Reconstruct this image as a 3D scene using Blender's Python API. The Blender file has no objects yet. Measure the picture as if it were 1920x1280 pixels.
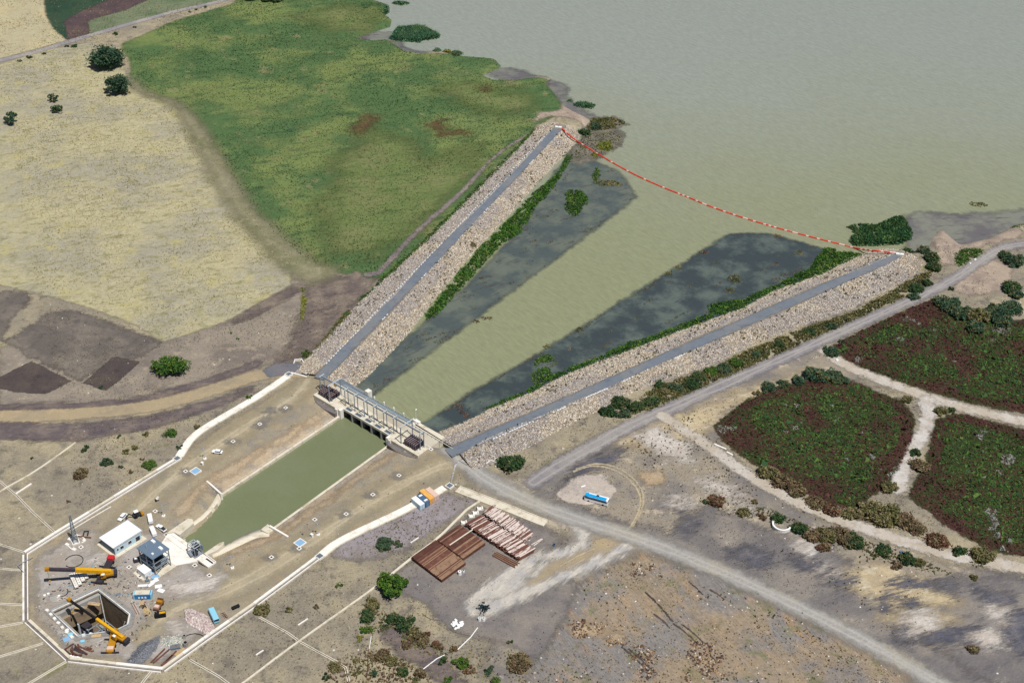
import bpy, bmesh, math, random
import numpy as np
from mathutils import Vector, Matrix
random.seed(7)
RNG = np.random.default_rng(7)
S = bpy.context.scene
COL = S.collection

# ------------------------------------------------------------------ camera, sky, sun, exposure
FPX, PITCH, ROLL, CAMH = 2600.0, math.radians(34.85), math.radians(1.0), 385.0
_U = np.array([0, math.sin(PITCH), math.cos(PITCH)]); _F = np.array([0, math.cos(PITCH), -math.sin(PITCH)])
_X = np.array([1.0, 0, 0])
_XC = math.cos(ROLL) * _X + math.sin(ROLL) * _U
_YC = -math.sin(ROLL) * _X + math.cos(ROLL) * _U
cam = bpy.data.cameras.new("camera"); co = bpy.data.objects.new("camera", cam); COL.objects.link(co)
cam.sensor_width = 36.0; cam.lens = 36.0 * FPX / 1920.0
cam.clip_start = 1.0; cam.clip_end = 20000.0
m = Matrix.Identity(4)
for i in range(3):
    m[i][0] = _XC[i]; m[i][1] = _YC[i]; m[i][2] = -_F[i]
m[2][3] = CAMH
co.matrix_world = m
S.camera = co
SUN = Vector((0.28, -0.34, 0.90)).normalized()
w = bpy.data.worlds.new("World"); S.world = w; w.use_nodes = True
nt = w.node_tree; nt.nodes.clear()
sky = nt.nodes.new("ShaderNodeTexSky"); sky.sky_type = 'NISHITA'; sky.sun_disc = False
sky.sun_elevation = math.asin(SUN.z); sky.sun_rotation = math.atan2(SUN.x, SUN.y)
sky.altitude = 1800; sky.air_density = 1.0; sky.dust_density = 1.5
bg = nt.nodes.new("ShaderNodeBackground"); bg.inputs[1].default_value = 0.058
wo = nt.nodes.new("ShaderNodeOutputWorld")
nt.links.new(sky.outputs[0], bg.inputs[0]); nt.links.new(bg.outputs[0], wo.inputs[0])
sl = bpy.data.lights.new("sun", 'SUN'); sl.energy = 5.0; sl.angle = math.radians(0.5); sl.color = (1.0, 0.98, 0.955)
so = bpy.data.objects.new("sun", sl); COL.objects.link(so); so.rotation_euler = SUN.to_track_quat('Z', 'Y').to_euler()
S.render.engine = 'CYCLES'; S.cycles.transparent_max_bounces = 48
S.view_settings.view_transform = 'Standard'; S.view_settings.look = 'None'
S.view_settings.exposure = 0.06; S.view_settings.gamma = 1.0; S.view_settings.use_curve_mapping = False

# ------------------------------------------------------------------ survey helpers
def at(px, py, z=0.0):
    """surveyed picture point -> place on the level z"""
    d = (px - 960) * _XC + (640 - py) * _YC + FPX * _F
    t = (z - CAMH) / d[2]
    return np.array([d[0] * t, d[1] * t, z])
GO = np.array([-86.7238, 507.868]); GG = np.array([.76771, -.6408]); GU = np.array([.6408, .76771])
GA = math.atan2(GG[1], GG[0])
def gw(x, y, z=0.0):
    """site grid (x along the gate, y upstream) -> world"""
    p = GO + x * GG + y * GU
    return np.array([p[0], p[1], z])
def ats(pts, z=0.0): return np.array([at(x, y, z)[:2] for x, y in pts])
def gws(pts): return np.array([gw(x, y)[:2] for x, y in pts])

# ------------------------------------------------------------------ numeric helpers
_LAT = np.random.default_rng(99).random((64, 256, 256)).astype(np.float32)
def vnoise(x, y, s, seed=0):
    L = _LAT[seed % 64]
    u = np.asarray(x) / s + 1000.37 + seed * 3.1; v = np.asarray(y) / s + 1000.71 + seed * 1.7
    iu = np.floor(u).astype(int); iv = np.floor(v).astype(int); fu = u - iu; fv = v - iv
    fu = fu * fu * (3 - 2 * fu); fv = fv * fv * (3 - 2 * fv)
    a = L[iu % 256, iv % 256]; b = L[(iu + 1) % 256, iv % 256]; c = L[iu % 256, (iv + 1) % 256]; d = L[(iu + 1) % 256, (iv + 1) % 256]
    return (a * (1 - fu) + b * fu) * (1 - fv) + (c * (1 - fu) + d * fu) * fv
def fnoise(x, y, s, seed=0, n=4):
    t = 0; a = 1; tot = 0
    for k in range(n):
        t = t + a * vnoise(x, y, s / 2 ** k, seed + k); tot += a; a *= .55
    return t / tot
def seg_dist(x, y, a, b):
    d = b - a; l2 = max((d * d).sum(), 1e-9)
    t = np.clip(((x - a[0]) * d[0] + (y - a[1]) * d[1]) / l2, 0, 1)
    return np.hypot(x - a[0] - t * d[0], y - a[1] - t * d[1])
def sdf_poly(x, y, poly):
    """positive inside"""
    x = np.asarray(x, float); y = np.asarray(y, float)
    dist = np.full(x.shape, 1e9); ins = np.zeros(x.shape, bool); n = len(poly)
    for i in range(n):
        a = poly[i]; b = poly[(i + 1) % n]
        dist = np.minimum(dist, seg_dist(x, y, a, b))
        if a[1] != b[1]:
            c = ((a[1] > y) != (b[1] > y)) & (x < (b[0] - a[0]) * (y - a[1]) / (b[1] - a[1]) + a[0])
            ins ^= c
    return np.where(ins, dist, -dist)
def sdf_line(x, y, pts, wd):
    """wd: half width (a number or one per point); positive inside"""
    x = np.asarray(x, float); out = np.full(x.shape, -1e9)
    for i in range(len(pts) - 1):
        h = wd if np.isscalar(wd) else (wd[i] + wd[i + 1]) / 2
        out = np.maximum(out, h - seg_dist(x, y, pts[i], pts[i + 1]))
    return out
def smooth(pts, n=2):
    p = np.asarray(pts, float)
    for _ in range(n):
        q = [p[0]]
        for i in range(len(p) - 1):
            q += [p[i] * .75 + p[i + 1] * .25, p[i] * .25 + p[i + 1] * .75]
        q.append(p[-1]); p = np.array(q)
    return p
def resample(pts, step):
    p = np.asarray(pts, float); d = np.r_[0, np.cumsum(np.linalg.norm(np.diff(p, axis=0), axis=1))]
    n = max(2, int(d[-1] / step) + 1); t = np.linspace(0, d[-1], n)
    return np.stack([np.interp(t, d, p[:, k]) for k in range(p.shape[1])], 1)

# ------------------------------------------------------------------ object helpers
def tag(o, label=None, cat=None, group=None, kind=None):
    if label: o["label"] = label
    if cat: o["category"] = cat
    if group: o["group"] = group
    if kind: o["kind"] = kind
    return o
def thing(name, label, cat, loc=(0, 0, 0), rz=0.0, group=None):
    o = bpy.data.objects.new(name, None); COL.objects.link(o)
    o.location = Vector([float(v) for v in loc]); o.rotation_euler = (0, 0, rz); o.empty_display_size = 1
    return tag(o, label, cat, group)
def link(name, me, parent=None, loc=None, rz=None):
    o = bpy.data.objects.new(name, me); COL.objects.link(o)
    if parent is not None: o.parent = parent
    if loc is not None: o.location = Vector([float(v) for v in loc])
    if rz is not None: o.rotation_euler = (0, 0, rz)
    return o
def fast_mesh(name, V, Fc, mat, col=None, attrs=None, smooth_sh=False):
    """V (n,3), Fc (m,k) equal sized faces"""
    V = np.asarray(V, np.float32); Fc = np.asarray(Fc, np.int32); k = Fc.shape[1]
    me = bpy.data.meshes.new(name)
    me.vertices.add(len(V)); me.vertices.foreach_set("co", V.ravel())
    me.loops.add(Fc.size); me.loops.foreach_set("vertex_index", Fc.ravel())
    me.polygons.add(len(Fc)); me.polygons.foreach_set("loop_start", np.arange(0, Fc.size, k, dtype=np.int32))
    try: me.polygons.foreach_set("loop_total", np.full(len(Fc), k, np.int32))
    except Exception: pass
    if smooth_sh: me.polygons.foreach_set("use_smooth", np.ones(len(Fc), bool))
    me.update(calc_edges=True)
    if col is not None:
        a = me.attributes.new("col", 'FLOAT_COLOR', 'POINT')
        c = np.ones((len(V), 4), np.float32); c[:, :3] = col; a.data.foreach_set("color", c.ravel())
    for kk, vv in (attrs or {}).items():
        a = me.attributes.new(kk, 'FLOAT', 'POINT'); a.data.foreach_set("value", np.asarray(vv, np.float32).ravel())
    me.materials.append(mat)
    return me
class MB:
    """collects boxes, beams, tubes and prisms; build() links them as ONE mesh object"""
    def __init__(s): s.v = []; s.f = []
    def add(s, vs, fs):
        b = len(s.v); s.v += [tuple(float(c) for c in v) for v in vs]; s.f += [[b + i for i in f] for f in fs]; return s
    def box(s, c, d, rz=0.0, taper=1.0):
        hx, hy, hz = d[0] / 2, d[1] / 2, d[2] / 2; vs = []
        for k, (sx, sy, sz) in enumerate([(-1, -1, -1), (1, -1, -1), (1, 1, -1), (-1, 1, -1), (-1, -1, 1), (1, -1, 1), (1, 1, 1), (-1, 1, 1)]):
            t = taper if sz > 0 else 1
            x, y = sx * hx * t, sy * hy * t
            vs.append((c[0] + x * math.cos(rz) - y * math.sin(rz), c[1] + x * math.sin(rz) + y * math.cos(rz), c[2] + sz * hz))
        return s.add(vs, [(0, 3, 2, 1), (4, 5, 6, 7), (0, 1, 5, 4), (1, 2, 6, 5), (2, 3, 7, 6), (3, 0, 4, 7)])
    def beam(s, a, b, wd, h=None):
        h = h or wd; a = Vector([float(q) for q in a]); b = Vector([float(q) for q in b]); d = (b - a).normalized()
        r = d.cross(Vector((0, 0, 1)));
        if r.length < 1e-4: r = Vector((1, 0, 0))
        r.normalize(); up = r.cross(d); vs = []
        for p in (a, b):
            for (i, j) in ((-1, -1), (1, -1), (1, 1), (-1, 1)): vs.append(p + r * (i * wd / 2) + up * (j * h / 2))
        return s.add(vs, [(0, 1, 2, 3), (7, 6, 5, 4), (0, 4, 5, 1), (1, 5, 6, 2), (2, 6, 7, 3), (3, 7, 4, 0)])
    def tube(s, a, b, r0, r1=None, n=8):
        r1 = r0 if r1 is None else r1; a = Vector([float(q) for q in a]); b = Vector([float(q) for q in b]); d = (b - a).normalized()
        x = d.orthogonal().normalized(); y = d.cross(x); vs = []
        for p, r in ((a, r0), (b, r1)):
            for i in range(n): t = 2 * math.pi * i / n; vs.append(p + x * (r * math.cos(t)) + y * (r * math.sin(t)))
        return s.add(vs, [(i, (i + 1) % n, n + (i + 1) % n, n + i) for i in range(n)] + [tuple(reversed(range(n))), tuple(range(n, 2 * n))])
    def path(s, pts, r, n=6):
        for i in range(len(pts) - 1): s.tube(pts[i], pts[i + 1], r, n=n)
        return s
    def prism(s, poly, z0, z1):
        n = len(poly); ar = sum(poly[i][0] * poly[(i + 1) % n][1] - poly[(i + 1) % n][0] * poly[i][1] for i in range(n))
        p = list(poly) if ar > 0 else list(reversed(poly))
        vs = [(q[0], q[1], z0) for q in p] + [(q[0], q[1], z1) for q in p]
        return s.add(vs, [tuple(reversed(range(n))), tuple(range(n, 2 * n))] + [(i, (i + 1) % n, n + (i + 1) % n, n + i) for i in range(n)])
    def ribbon(s, pts, o0, o1, z0, z1, closed=False):
        """a wall along pts between the lateral offsets o0..o1 from z0 up to z1"""
        p = np.asarray(pts, float)[:, :2]; n = len(p); nr = []
        for i in range(n):
            a = p[i - 1] if (i or closed) else p[i]; b = p[(i + 1) % n] if (i < n - 1 or closed) else p[i]
            d1 = p[i] - a; d2 = b - p[i]
            l1 = np.linalg.norm(d1); l2 = np.linalg.norm(d2)
            d1 = d1 / l1 if l1 > 1e-9 else d2 / l2; d2 = d2 / l2 if l2 > 1e-9 else d1
            t = d1 + d2; t /= np.linalg.norm(t); q = np.array([-t[1], t[0]]); c = max(.5, float(q @ np.array([-d1[1], d1[0]]))); nr.append(q / c)
        vs = []
        for i in range(n):
            A = p[i] + nr[i] * o0; B = p[i] + nr[i] * o1
            za = z0 if np.isscalar(z0) else z0[i]; zb = z1 if np.isscalar(z1) else z1[i]
            vs += [(A[0], A[1], za), (B[0], B[1], za), (B[0], B[1], zb), (A[0], A[1], zb)]
        fs = []
        for i in range(n if closed else n - 1):
            j = (i + 1) % n
            for k in range(4): fs.append((4 * i + k, 4 * i + (k + 1) % 4, 4 * j + (k + 1) % 4, 4 * j + k))
        if not closed: fs += [(0, 3, 2, 1), (4 * (n - 1), 4 * (n - 1) + 1, 4 * (n - 1) + 2, 4 * (n - 1) + 3)]
        return s.add(vs, fs)
    def mesh(s, name, mat, sm=False, bevel=0.0):
        me = bpy.data.meshes.new(name); me.from_pydata(s.v, [], s.f)
        bm = bmesh.new(); bm.from_mesh(me); bmesh.ops.recalc_face_normals(bm, faces=bm.faces)
        if bevel: bmesh.ops.bevel(bm, geom=bm.edges[:], offset=bevel, segments=1, affect='EDGES', clamp_overlap=True)
        bm.to_mesh(me); bm.free()
        if sm: me.polygons.foreach_set("use_smooth", np.ones(len(me.polygons), bool))
        me.materials.append(mat); return me
    def build(s, name, mat, parent=None, loc=None, rz=None, sm=False, bevel=0.0):
        return link(name, s.mesh(name, mat, sm, bevel), parent, loc, rz)
def kids(o): return [c for c in o.children]
def copy_tree(o, parent=None):
    c = o.copy(); COL.objects.link(c)
    if parent is not None: c.parent = parent
    for ch in kids(o): copy_tree(ch, c)
    return c

# ------------------------------------------------------------------ materials
ALB = 1.0 / 1.42
def C(r, g, b, k=ALB):
    f = lambda v: ((v / 255 + 0.055) / 1.055) ** 2.4 if v / 255 > 0.04045 else v / 255 / 12.92
    c = [f(r) * k, f(g) * k, f(b) * k]; l = .3 * c[0] + .6 * c[1] + .1 * c[2]
    return tuple(min(.9, max(.004, l + (v - l) * 1.14)) for v in c)
class NT:
    def __init__(s, name):
        s.m = bpy.data.materials.new(name); s.m.use_nodes = True; s.t = s.m.node_tree; s.t.nodes.clear()
        s.out = s.n("ShaderNodeOutputMaterial"); s.b = s.n("ShaderNodeBsdfPrincipled"); s.l(s.b.outputs[0], s.out.inputs[0])
    def n(s, ty, **kw):
        q = s.t.nodes.new(ty)
        for k, v in kw.items(): setattr(q, k, v)
        return q
    def l(s, a, b): s.t.links.new(a, b)
    def put(s, inp, v):
        if isinstance(v, bpy.types.NodeSocket): s.l(v, inp)
        elif isinstance(v, (tuple, list)) and len(v) == 3 and inp.type == 'RGBA': inp.default_value = (*v, 1)
        else: inp.default_value = v
    def math(s, op, a, b=0.0, c=0.0, clamp=False):
        q = s.n("ShaderNodeMath", operation=op, use_clamp=clamp)
        s.put(q.inputs[0], a); s.put(q.inputs[1], b); s.put(q.inputs[2], c); return q.outputs[0]
    def noise(s, vec, scale, detail=4, rough=.55, dist=0.0):
        q = s.n("ShaderNodeTexNoise"); q.inputs["Scale"].default_value = scale; q.inputs["Detail"].default_value = detail
        q.inputs["Roughness"].default_value = rough; q.inputs["Distortion"].default_value = dist
        s.put(q.inputs["Vector"], vec); return q.outputs[0]
    def ramp(s, v, lo, hi):
        q = s.n("ShaderNodeMapRange", interpolation_type='SMOOTHSTEP'); s.put(q.inputs[0], v)
        s.put(q.inputs[1], lo); s.put(q.inputs[2], hi); return q.outputs[0]
    def mix(s, f, a, b, mode='MIX'):
        q = s.n("ShaderNodeMix", data_type='RGBA', blend_type=mode)
        s.put(q.inputs[0], f); s.put(q.inputs[6], a); s.put(q.inputs[7], b); return q.outputs[2]
    def attr(s, name):
        q = s.n("ShaderNodeAttribute"); q.attribute_name = name; return q
    def pos(s, ang=0.0, sx=1.0, sy=1.0, off=0.0):
        g = s.n("ShaderNodeNewGeometry"); mp = s.n("ShaderNodeMapping")
        s.l(g.outputs["Position"], mp.inputs[0]); mp.vector_type = 'TEXTURE'; mp.inputs["Rotation"].default_value = (0, 0, ang); mp.inputs["Scale"].default_value = (1 / sx, 1 / sy, 1)
        mp.inputs["Location"].default_value = (off, off * .7, 0); return mp.outputs[0]
    def bump(s, h, st, dist=1.0):
        q = s.n("ShaderNodeBump"); s.put(q.inputs["Height"], h); q.inputs["Strength"].default_value = st; q.inputs["Distance"].default_value = dist
        s.l(q.outputs[0], s.b.inputs["Normal"])
    def rough(s, v, spec=.3):
        s.b.inputs["Roughness"].default_value = v; s.b.inputs["Specular IOR Level"].default_value = spec
    def color(s, v): s.put(s.b.inputs["Base Color"], v)
    def alpha(s, a):
        tr = s.n("ShaderNodeBsdfTransparent"); mx = s.n("ShaderNodeMixShader")
        s.put(mx.inputs[0], a); s.l(tr.outputs[0], mx.inputs[1]); s.l(s.b.outputs[0], mx.inputs[2]); s.l(mx.outputs[0], s.out.inputs[0])
_goff = [0]
def ground_mat(name, base, v1=None, v2=None, s1=30.0, s2=6.0, a1=.9, a2=.8, fine=.35, fs=1.4, specks=None, bump=.5, edge=(1.0, 3.0, 6.0), alpha=True,
               rows=None, tracks=None, aniso=None, t1=(.42, .62), t2=(.5, .68), green=None):
    _goff[0] += 37; T = NT(name)
    ang, sx, sy = aniso or (0.0, 1.0, 1.0)
    P0 = T.pos(off=_goff[0]); P = T.pos(ang, sx, sy, _goff[0] * 1.3)
    n1 = T.noise(P0, 1 / s1, 5, .6); n2 = T.noise(P, 1 / s2, 6, .68); n3 = T.noise(P, fs, 3, .7)
    c = base
    if v1: c = T.mix(T.math('MULTIPLY', T.ramp(n1, *t1), a1), c, v1)
    if v2: c = T.mix(T.math('MULTIPLY', T.ramp(n2, *t2), a2), c, v2)
    if green: c = T.mix(T.math('MULTIPLY', T.ramp(T.noise(P0, 1 / green[1], 6, .7), green[2], green[2] + .1), .8), c, green[0])
    n4 = T.noise(P0, 1 / 2.6, 5, .75)
    v = T.math('ADD', T.math('MULTIPLY', T.math('SUBTRACT', n3, .5), fine * 2.2), T.math('MULTIPLY', T.math('SUBTRACT', n4, .5), fine * 1.6))
    n5 = T.noise(P, 1 / 11.0, 8, .78, .4)
    v = T.math('ADD', v, T.math('MULTIPLY', T.math('SUBTRACT', n5, .5), fine * 1.5)); v = T.math('ADD', v, 1.0)
    if rows:
        wv = T.n("ShaderNodeTexWave", wave_type='BANDS', bands_direction='X'); T.l(T.pos(rows[0]), wv.inputs[0])
        wv.inputs["Scale"].default_value = rows[1]; wv.inputs["Distortion"].default_value = 1.5; wv.inputs["Detail"].default_value = 2
        v = T.math('MULTIPLY', v, T.math('ADD', 1 - rows[2] / 2, T.math('MULTIPLY', wv.outputs[1], rows[2])))
    sd = None
    if alpha or tracks: sd = T.attr("sdf").outputs["Fac"]
    if tracks:
        # worn wheel lines: pairs of paler bands beside the centre line
        dd = T.math('ADD', T.math('SUBTRACT', tracks[0], sd), T.math('MULTIPLY', T.math('SUBTRACT', T.noise(P0, .05, 2), .5), 3.0))
        for off in tracks[1]:
            k = T.ramp(T.math('ABSOLUTE', T.math('SUBTRACT', dd, off)), .75, .15)
            c = T.mix(T.math('MULTIPLY', k, .8), c, tracks[2])
    cc = T.n("ShaderNodeVectorMath", operation='SCALE'); T.put(cc.inputs[0], c); T.put(cc.inputs["Scale"], v); c = cc.outputs[0]
    if specks:
        vo = T.n("ShaderNodeTexVoronoi"); T.l(P0, vo.inputs["Vector"]); vo.inputs["Scale"].default_value = specks[1]
        k = T.math('LESS_THAN', vo.outputs["Distance"], specks[2]); sp = T.n("ShaderNodeSeparateColor"); T.l(vo.outputs["Color"], sp.inputs[0])
        k = T.math('MULTIPLY', k, T.math('GREATER_THAN', sp.outputs[0], specks[3])); c = T.mix(k, c, specks[0])
    T.color(c); T.rough(.95, .15)
    T.bump(T.math('ADD', T.math('MULTIPLY', n3, .5), n4), bump, 1.0)
    if alpha:
        e = T.math('ADD', sd, T.math('MULTIPLY', T.math('SUBTRACT', T.noise(P, 1 / edge[2], 8, .72), .5), edge[1] * 2.4))
        e = T.math('ADD', e, T.math('MULTIPLY', T.math('SUBTRACT', T.noise(P, .55, 3, .8), .5), edge[1] * 1.5))
        T.alpha(T.ramp(e, -edge[0] * .8, edge[0] * .8))
    return T.m
def plain(name, col, rough=.6, spec=.3, var=.12, scale=.8, metal=0.0, stain=None, bump=.0):
    T = NT(name); P = T.pos(off=11)
    n = T.noise(P, scale, 5, .65); c = col
    if stain: c = T.mix(T.ramp(T.noise(P, scale * .45, 5, .7), .48, .7), c, stain)
    k = T.math('ADD', 1 - var, T.math('MULTIPLY', n, var * 2)); q = T.n("ShaderNodeVectorMath", operation='SCALE'); T.put(q.inputs[0], c); T.put(q.inputs["Scale"], k)
    T.color(q.outputs[0]); T.rough(rough, spec); T.b.inputs["Metallic"].default_value = metal
    if bump: T.bump(n, bump, .3)
    return T.m
def col_mat(name, rough=.8, trans=0.0, spec=.2):
    T = NT(name); a = T.attr("col"); T.color(a.outputs["Color"]); T.rough(rough, spec)
    if trans:
        t = T.n("ShaderNodeBsdfTranslucent"); T.l(a.outputs["Color"], t.inputs[0]); mx = T.n("ShaderNodeMixShader"); mx.inputs[0].default_value = trans
        T.l(T.b.outputs[0], mx.inputs[1]); T.l(t.outputs[0], mx.inputs[2]); T.l(mx.outputs[0], T.out.inputs[0])
    return T.m
def water_mat(name, col, col2, s=60.0, rough=.12, bump=.25, edge=None, wav=.35, t=(.35, .7), spec=.5, var=.22, streak=None, far=None):
    T = NT(name); P = T.pos(off=3); Pw = T.pos(-.85, .45, 1.7)
    f = T.ramp(T.noise(P, 1 / s, 6, .65), *t)
    if far:      # far sky reflection put into the base colour: greyer out along the lake
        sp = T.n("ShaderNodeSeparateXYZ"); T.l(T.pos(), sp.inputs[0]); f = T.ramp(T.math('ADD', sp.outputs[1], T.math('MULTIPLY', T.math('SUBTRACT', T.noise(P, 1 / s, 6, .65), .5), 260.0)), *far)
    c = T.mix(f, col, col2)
    if streak: c = T.mix(T.math('MULTIPLY', T.ramp(T.noise(T.pos(streak[1], .06, .35, 9), 1.0, 6, .7), .54, .68), .75), c, streak[0])
    rip = T.noise(Pw, wav, 4, .72)
    g = T.math('ADD', 1 - var / 2, T.math('MULTIPLY', rip, var)); q = T.n("ShaderNodeVectorMath", operation='SCALE'); T.put(q.inputs[0], c); T.put(q.inputs["Scale"], g)  # light and dark of the ripples also scaled into the base colour
    T.color(q.outputs[0]); T.rough(rough, spec); T.b.inputs["IOR"].default_value = 1.33
    T.bump(T.math('ADD', rip, T.math('MULTIPLY', T.noise(Pw, wav * .25, 3), .8)), bump, .8)
    if edge:
        sd = T.attr("sdf").outputs["Fac"]; e = T.math('ADD', sd, T.math('MULTIPLY', T.math('SUBTRACT', T.noise(P, 1 / edge[2], 7, .7), .5), edge[1] * 2))
        T.alpha(T.ramp(e, -edge[0], edge[0]))
    return T.m
M = {}
M['leaf'] = col_mat("leaf", .7, .22); M['blade'] = col_mat("grass_blade", .85, .15, .1); M['stone'] = col_mat("stone", .9, 0, .15)
M['white_conc'] = plain("white_concrete", C(244, 238, 228, .76), .85, .2, .10, .5, stain=C(222, 214, 198))
M['cream_conc'] = plain("cream_concrete", C(228, 219, 200), .9, .2, .12, .5, stain=C(188, 176, 150))
M['grey_conc'] = plain("grey_concrete", C(175, 172, 165), .9, .2, .14, .5, stain=C(140, 138, 132))
M['dark_conc'] = plain("dark_masonry", C(128, 122, 118), .95, .15, .2, 1.0, stain=C(100, 95, 95))
M['pit_conc'] = plain("pit_concrete", C(160, 142, 120), .95, .15, .2, .6, stain=C(120, 100, 82))
M['steel'] = plain("grey_steel", C(150, 158, 165), .5, .4, .1, 2.0)
M['pale_steel'] = plain("galvanised_steel", C(205, 212, 215), .45, .5, .08, 2.0)
M['dark_steel'] = plain("dark_steel", C(58, 55, 60), .6, .3, .2, 1.0)
M['gate_steel'] = plain("stoplog_paint", C(66, 60, 70), .6, .3, .2, 1.0, stain=C(95, 72, 62))
M['gate_edge'] = plain("pale_gate_paint", C(150, 138, 140), .6, .3, .2, 1.0, stain=C(120, 92, 82))  # paler than the panels, for their top and end edges
M['pit_rim'] = plain("stained_concrete", C(150, 146, 140), .95, .15, .22, 1.0, stain=C(118, 112, 106))
M['black'] = plain("black_rubber", C(28, 28, 30), .8, .2, .1)
M['white'] = plain("white_paint", C(245, 245, 242, .78), .35, .5, .04)
M['pale_blue'] = plain("pale_blue_paint", C(206, 228, 238), .6, .3, .06)
M['glass'] = plain("dark_glass", (.015, .02, .025), .1, .6, .05)
M['blue'] = plain("blue_paint", C(52, 120, 178), .45, .4, .12, stain=C(110, 160, 195))
M['bus_blue'] = plain("bright_blue_paint", C(28, 170, 226), .35, .5, .05)
M['slate'] = plain("slate_roof", C(112, 128, 144), .6, .3, .1, .6)
M['yellow'] = plain("yellow_paint", C(228, 176, 44), .45, .4, .1, 1.5, stain=C(214, 150, 40))
M['ochre'] = plain("ochre_paint", C(190, 140, 60), .6, .3, .18, 1.5, stain=C(140, 100, 50))
M['orange'] = plain("orange_paint", C(236, 178, 108), .6, .3, .12, .8, stain=C(240, 208, 150))
M['pink'] = plain("faded_pink_paint", C(228, 200, 186), .6, .3, .1, .8, stain=C(238, 200, 156))
M['navy'] = plain("grey_blue_paint", C(84, 110, 138), .5, .3, .15, .8, stain=C(120, 145, 165))
M['red'] = plain("red_paint", C(200, 62, 66), .5, .4, .1)
M['boom_red'] = plain("red_float", C(216, 72, 60), .6, .3, .1, 1.0, stain=C(226, 120, 104))
M['boom_white'] = plain("pale_float", C(240, 200, 190), .6, .3, .1)
M['rust'] = plain("rusty_iron", C(110, 76, 66), .85, .2, .2, .9, stain=C(140, 100, 84))
M['rust_dark'] = plain("dark_rusty_iron", C(92, 62, 54), .85, .2, .2, .9, stain=C(112, 80, 68))
M['rust_tan'] = plain("tan_rusty_iron", C(158, 130, 108), .85, .2, .2, .9, stain=C(122, 92, 78))
def peel(name):
    T = NT(name); oi = T.n("ShaderNodeObjectInfo"); tc = T.n("ShaderNodeTexCoord"); mp = T.n("ShaderNodeMapping"); T.l(tc.outputs["Object"], mp.inputs[0]); mp.inputs["Scale"].default_value = (.35, 2.2, 2.2)
    cb = T.n("ShaderNodeCombineXYZ"); T.put(cb.inputs[0], T.math('MULTIPLY', oi.outputs["Random"], 90.0)); T.l(cb.outputs[0], mp.inputs["Location"])
    k = T.math('ADD', T.noise(mp.outputs[0], 1.0, 4, .7), T.math('MULTIPLY', T.math('SUBTRACT', oi.outputs["Random"], .5), .34)); k = T.ramp(k, .42, .52)
    T.color(T.mix(k, C(118, 82, 72), C(232, 218, 208))); T.rough(.85, .2); return T.m
M['peel'] = peel("peeling_white_coat")
M['wood'] = plain("raw_timber", C(206, 180, 140), .85, .2, .15, 1.0, stain=C(170, 140, 104))
M['sky_blue'] = plain("faded_light_blue_paint", C(160, 214, 232), .5, .3, .08)
M['lid_blue'] = plain("blue_steel_lid", C(150, 186, 214), .55, .3, .1, .5)
M['grate'] = plain("grey_blue_grating", C(132, 144, 152), .6, .3, .15, 3.0)
M['bark'] = plain("bark", C(96, 80, 66), .95, .1, .2, 1.0)
# ------------------------------------------------------------------ terrain: one height field, region sheets lie on it
GS = 1.5
gx = np.arange(-480, 480.1, GS); gy = np.arange(318, 1064.1, GS)
X, Y = np.meshgrid(gx, gy, indexing='ij')
NX, NY = X.shape
LX = (X - GO[0]) * GG[0] + (Y - GO[1]) * GG[1]; LY = (X - GO[0]) * GU[0] + (Y - GO[1]) * GU[1]
ZL, ZC, ZD = -2.0, -3.0, 2.0        # lake level, canal level, gate deck level
shore = [(690, -60), (703, 0), (735, 10), (725, 28), (738, 38), (735, 52), (700, 62), (672, 72), (700, 76), (733, 74), (750, 88), (765, 97), (790, 100), (812, 94), (835, 98), (870, 105),
         (930, 110), (944, 125), (935, 131), (908, 141), (930, 150), (960, 150), (985, 146), (1008, 142), (1040, 147), (1026, 156), (1038, 170), (1052, 187), (1056, 196), (1075, 207),
         (1095, 216), (1110, 226), (1100, 240), (1080, 244), (1062, 250), (980, 335), (900, 415), (805, 515), (715, 615), (628, 700), (640, 730), (700, 775), (820, 840), (862, 840), (910, 815), (1000, 775), (1115, 727), (1230, 677), (1320, 640), (1440, 590), (1570, 532), (1670, 485), (1712, 470), (1712, 455), (1738, 458), (1752, 433), (1770, 427), (1789, 446), (1801, 456), (1845, 446), (1882, 430), (1898, 421), (1920, 415), (2040, 390)]
lake_poly = np.vstack([ats(shore, ZL), [[900, 900], [900, 1600], [-200, 1600]]])
s_lake = sdf_poly(X, Y, lake_poly)
can_poly = gws([(16.6, 16), (16.6, -4), (18, -73.8), (19.1, -76.4), (21.8, -80.7), (24.5, -87.1), (25.8, -92.3), (26.2, -103), (42.6, -103), (43.7, -93.3), (43.7, -89.2), (44.9, -81.9), (47.8, -77.3), (49.0, -73.3), (46.8, -6.0), (46.8, 16)])
s_can = sdf_poly(X, Y, can_poly)
def sstep(a, b, v):
    t = np.clip((v - a) / (b - a), 0, 1); return t * t * (3 - 2 * t)
H = .25 * (fnoise(X, Y, 34, 3, 3) - .5) * sstep(0, 60, np.abs(LX - 32) + np.abs(LY + 60) * .3)
rectd = np.hypot(np.maximum(np.maximum(-5 - LX, LX - 70), 0), np.maximum(np.maximum(2 - LY, LY - 12), 0))
ramp_ok = ~((LY < -4.0) & (LX > -1) & (LX < 65.5) & (LY > -40))
H = np.where(ramp_ok, np.maximum(H, 1.95 * (1 - sstep(0, 15, rectd))), H)
H = np.where(s_lake > -6, H + (-3.4 - H) * sstep(-6, 2, s_lake), H)
cs = np.clip(-s_can, 0, 99)
Hc = -1.95 + 1.95 * sstep(.6, 9, cs)
H = np.where((s_can > -9) & (LY < -3), np.minimum(H, Hc), H)
H = np.where(s_can > 0.2, -6.0, H)
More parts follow.
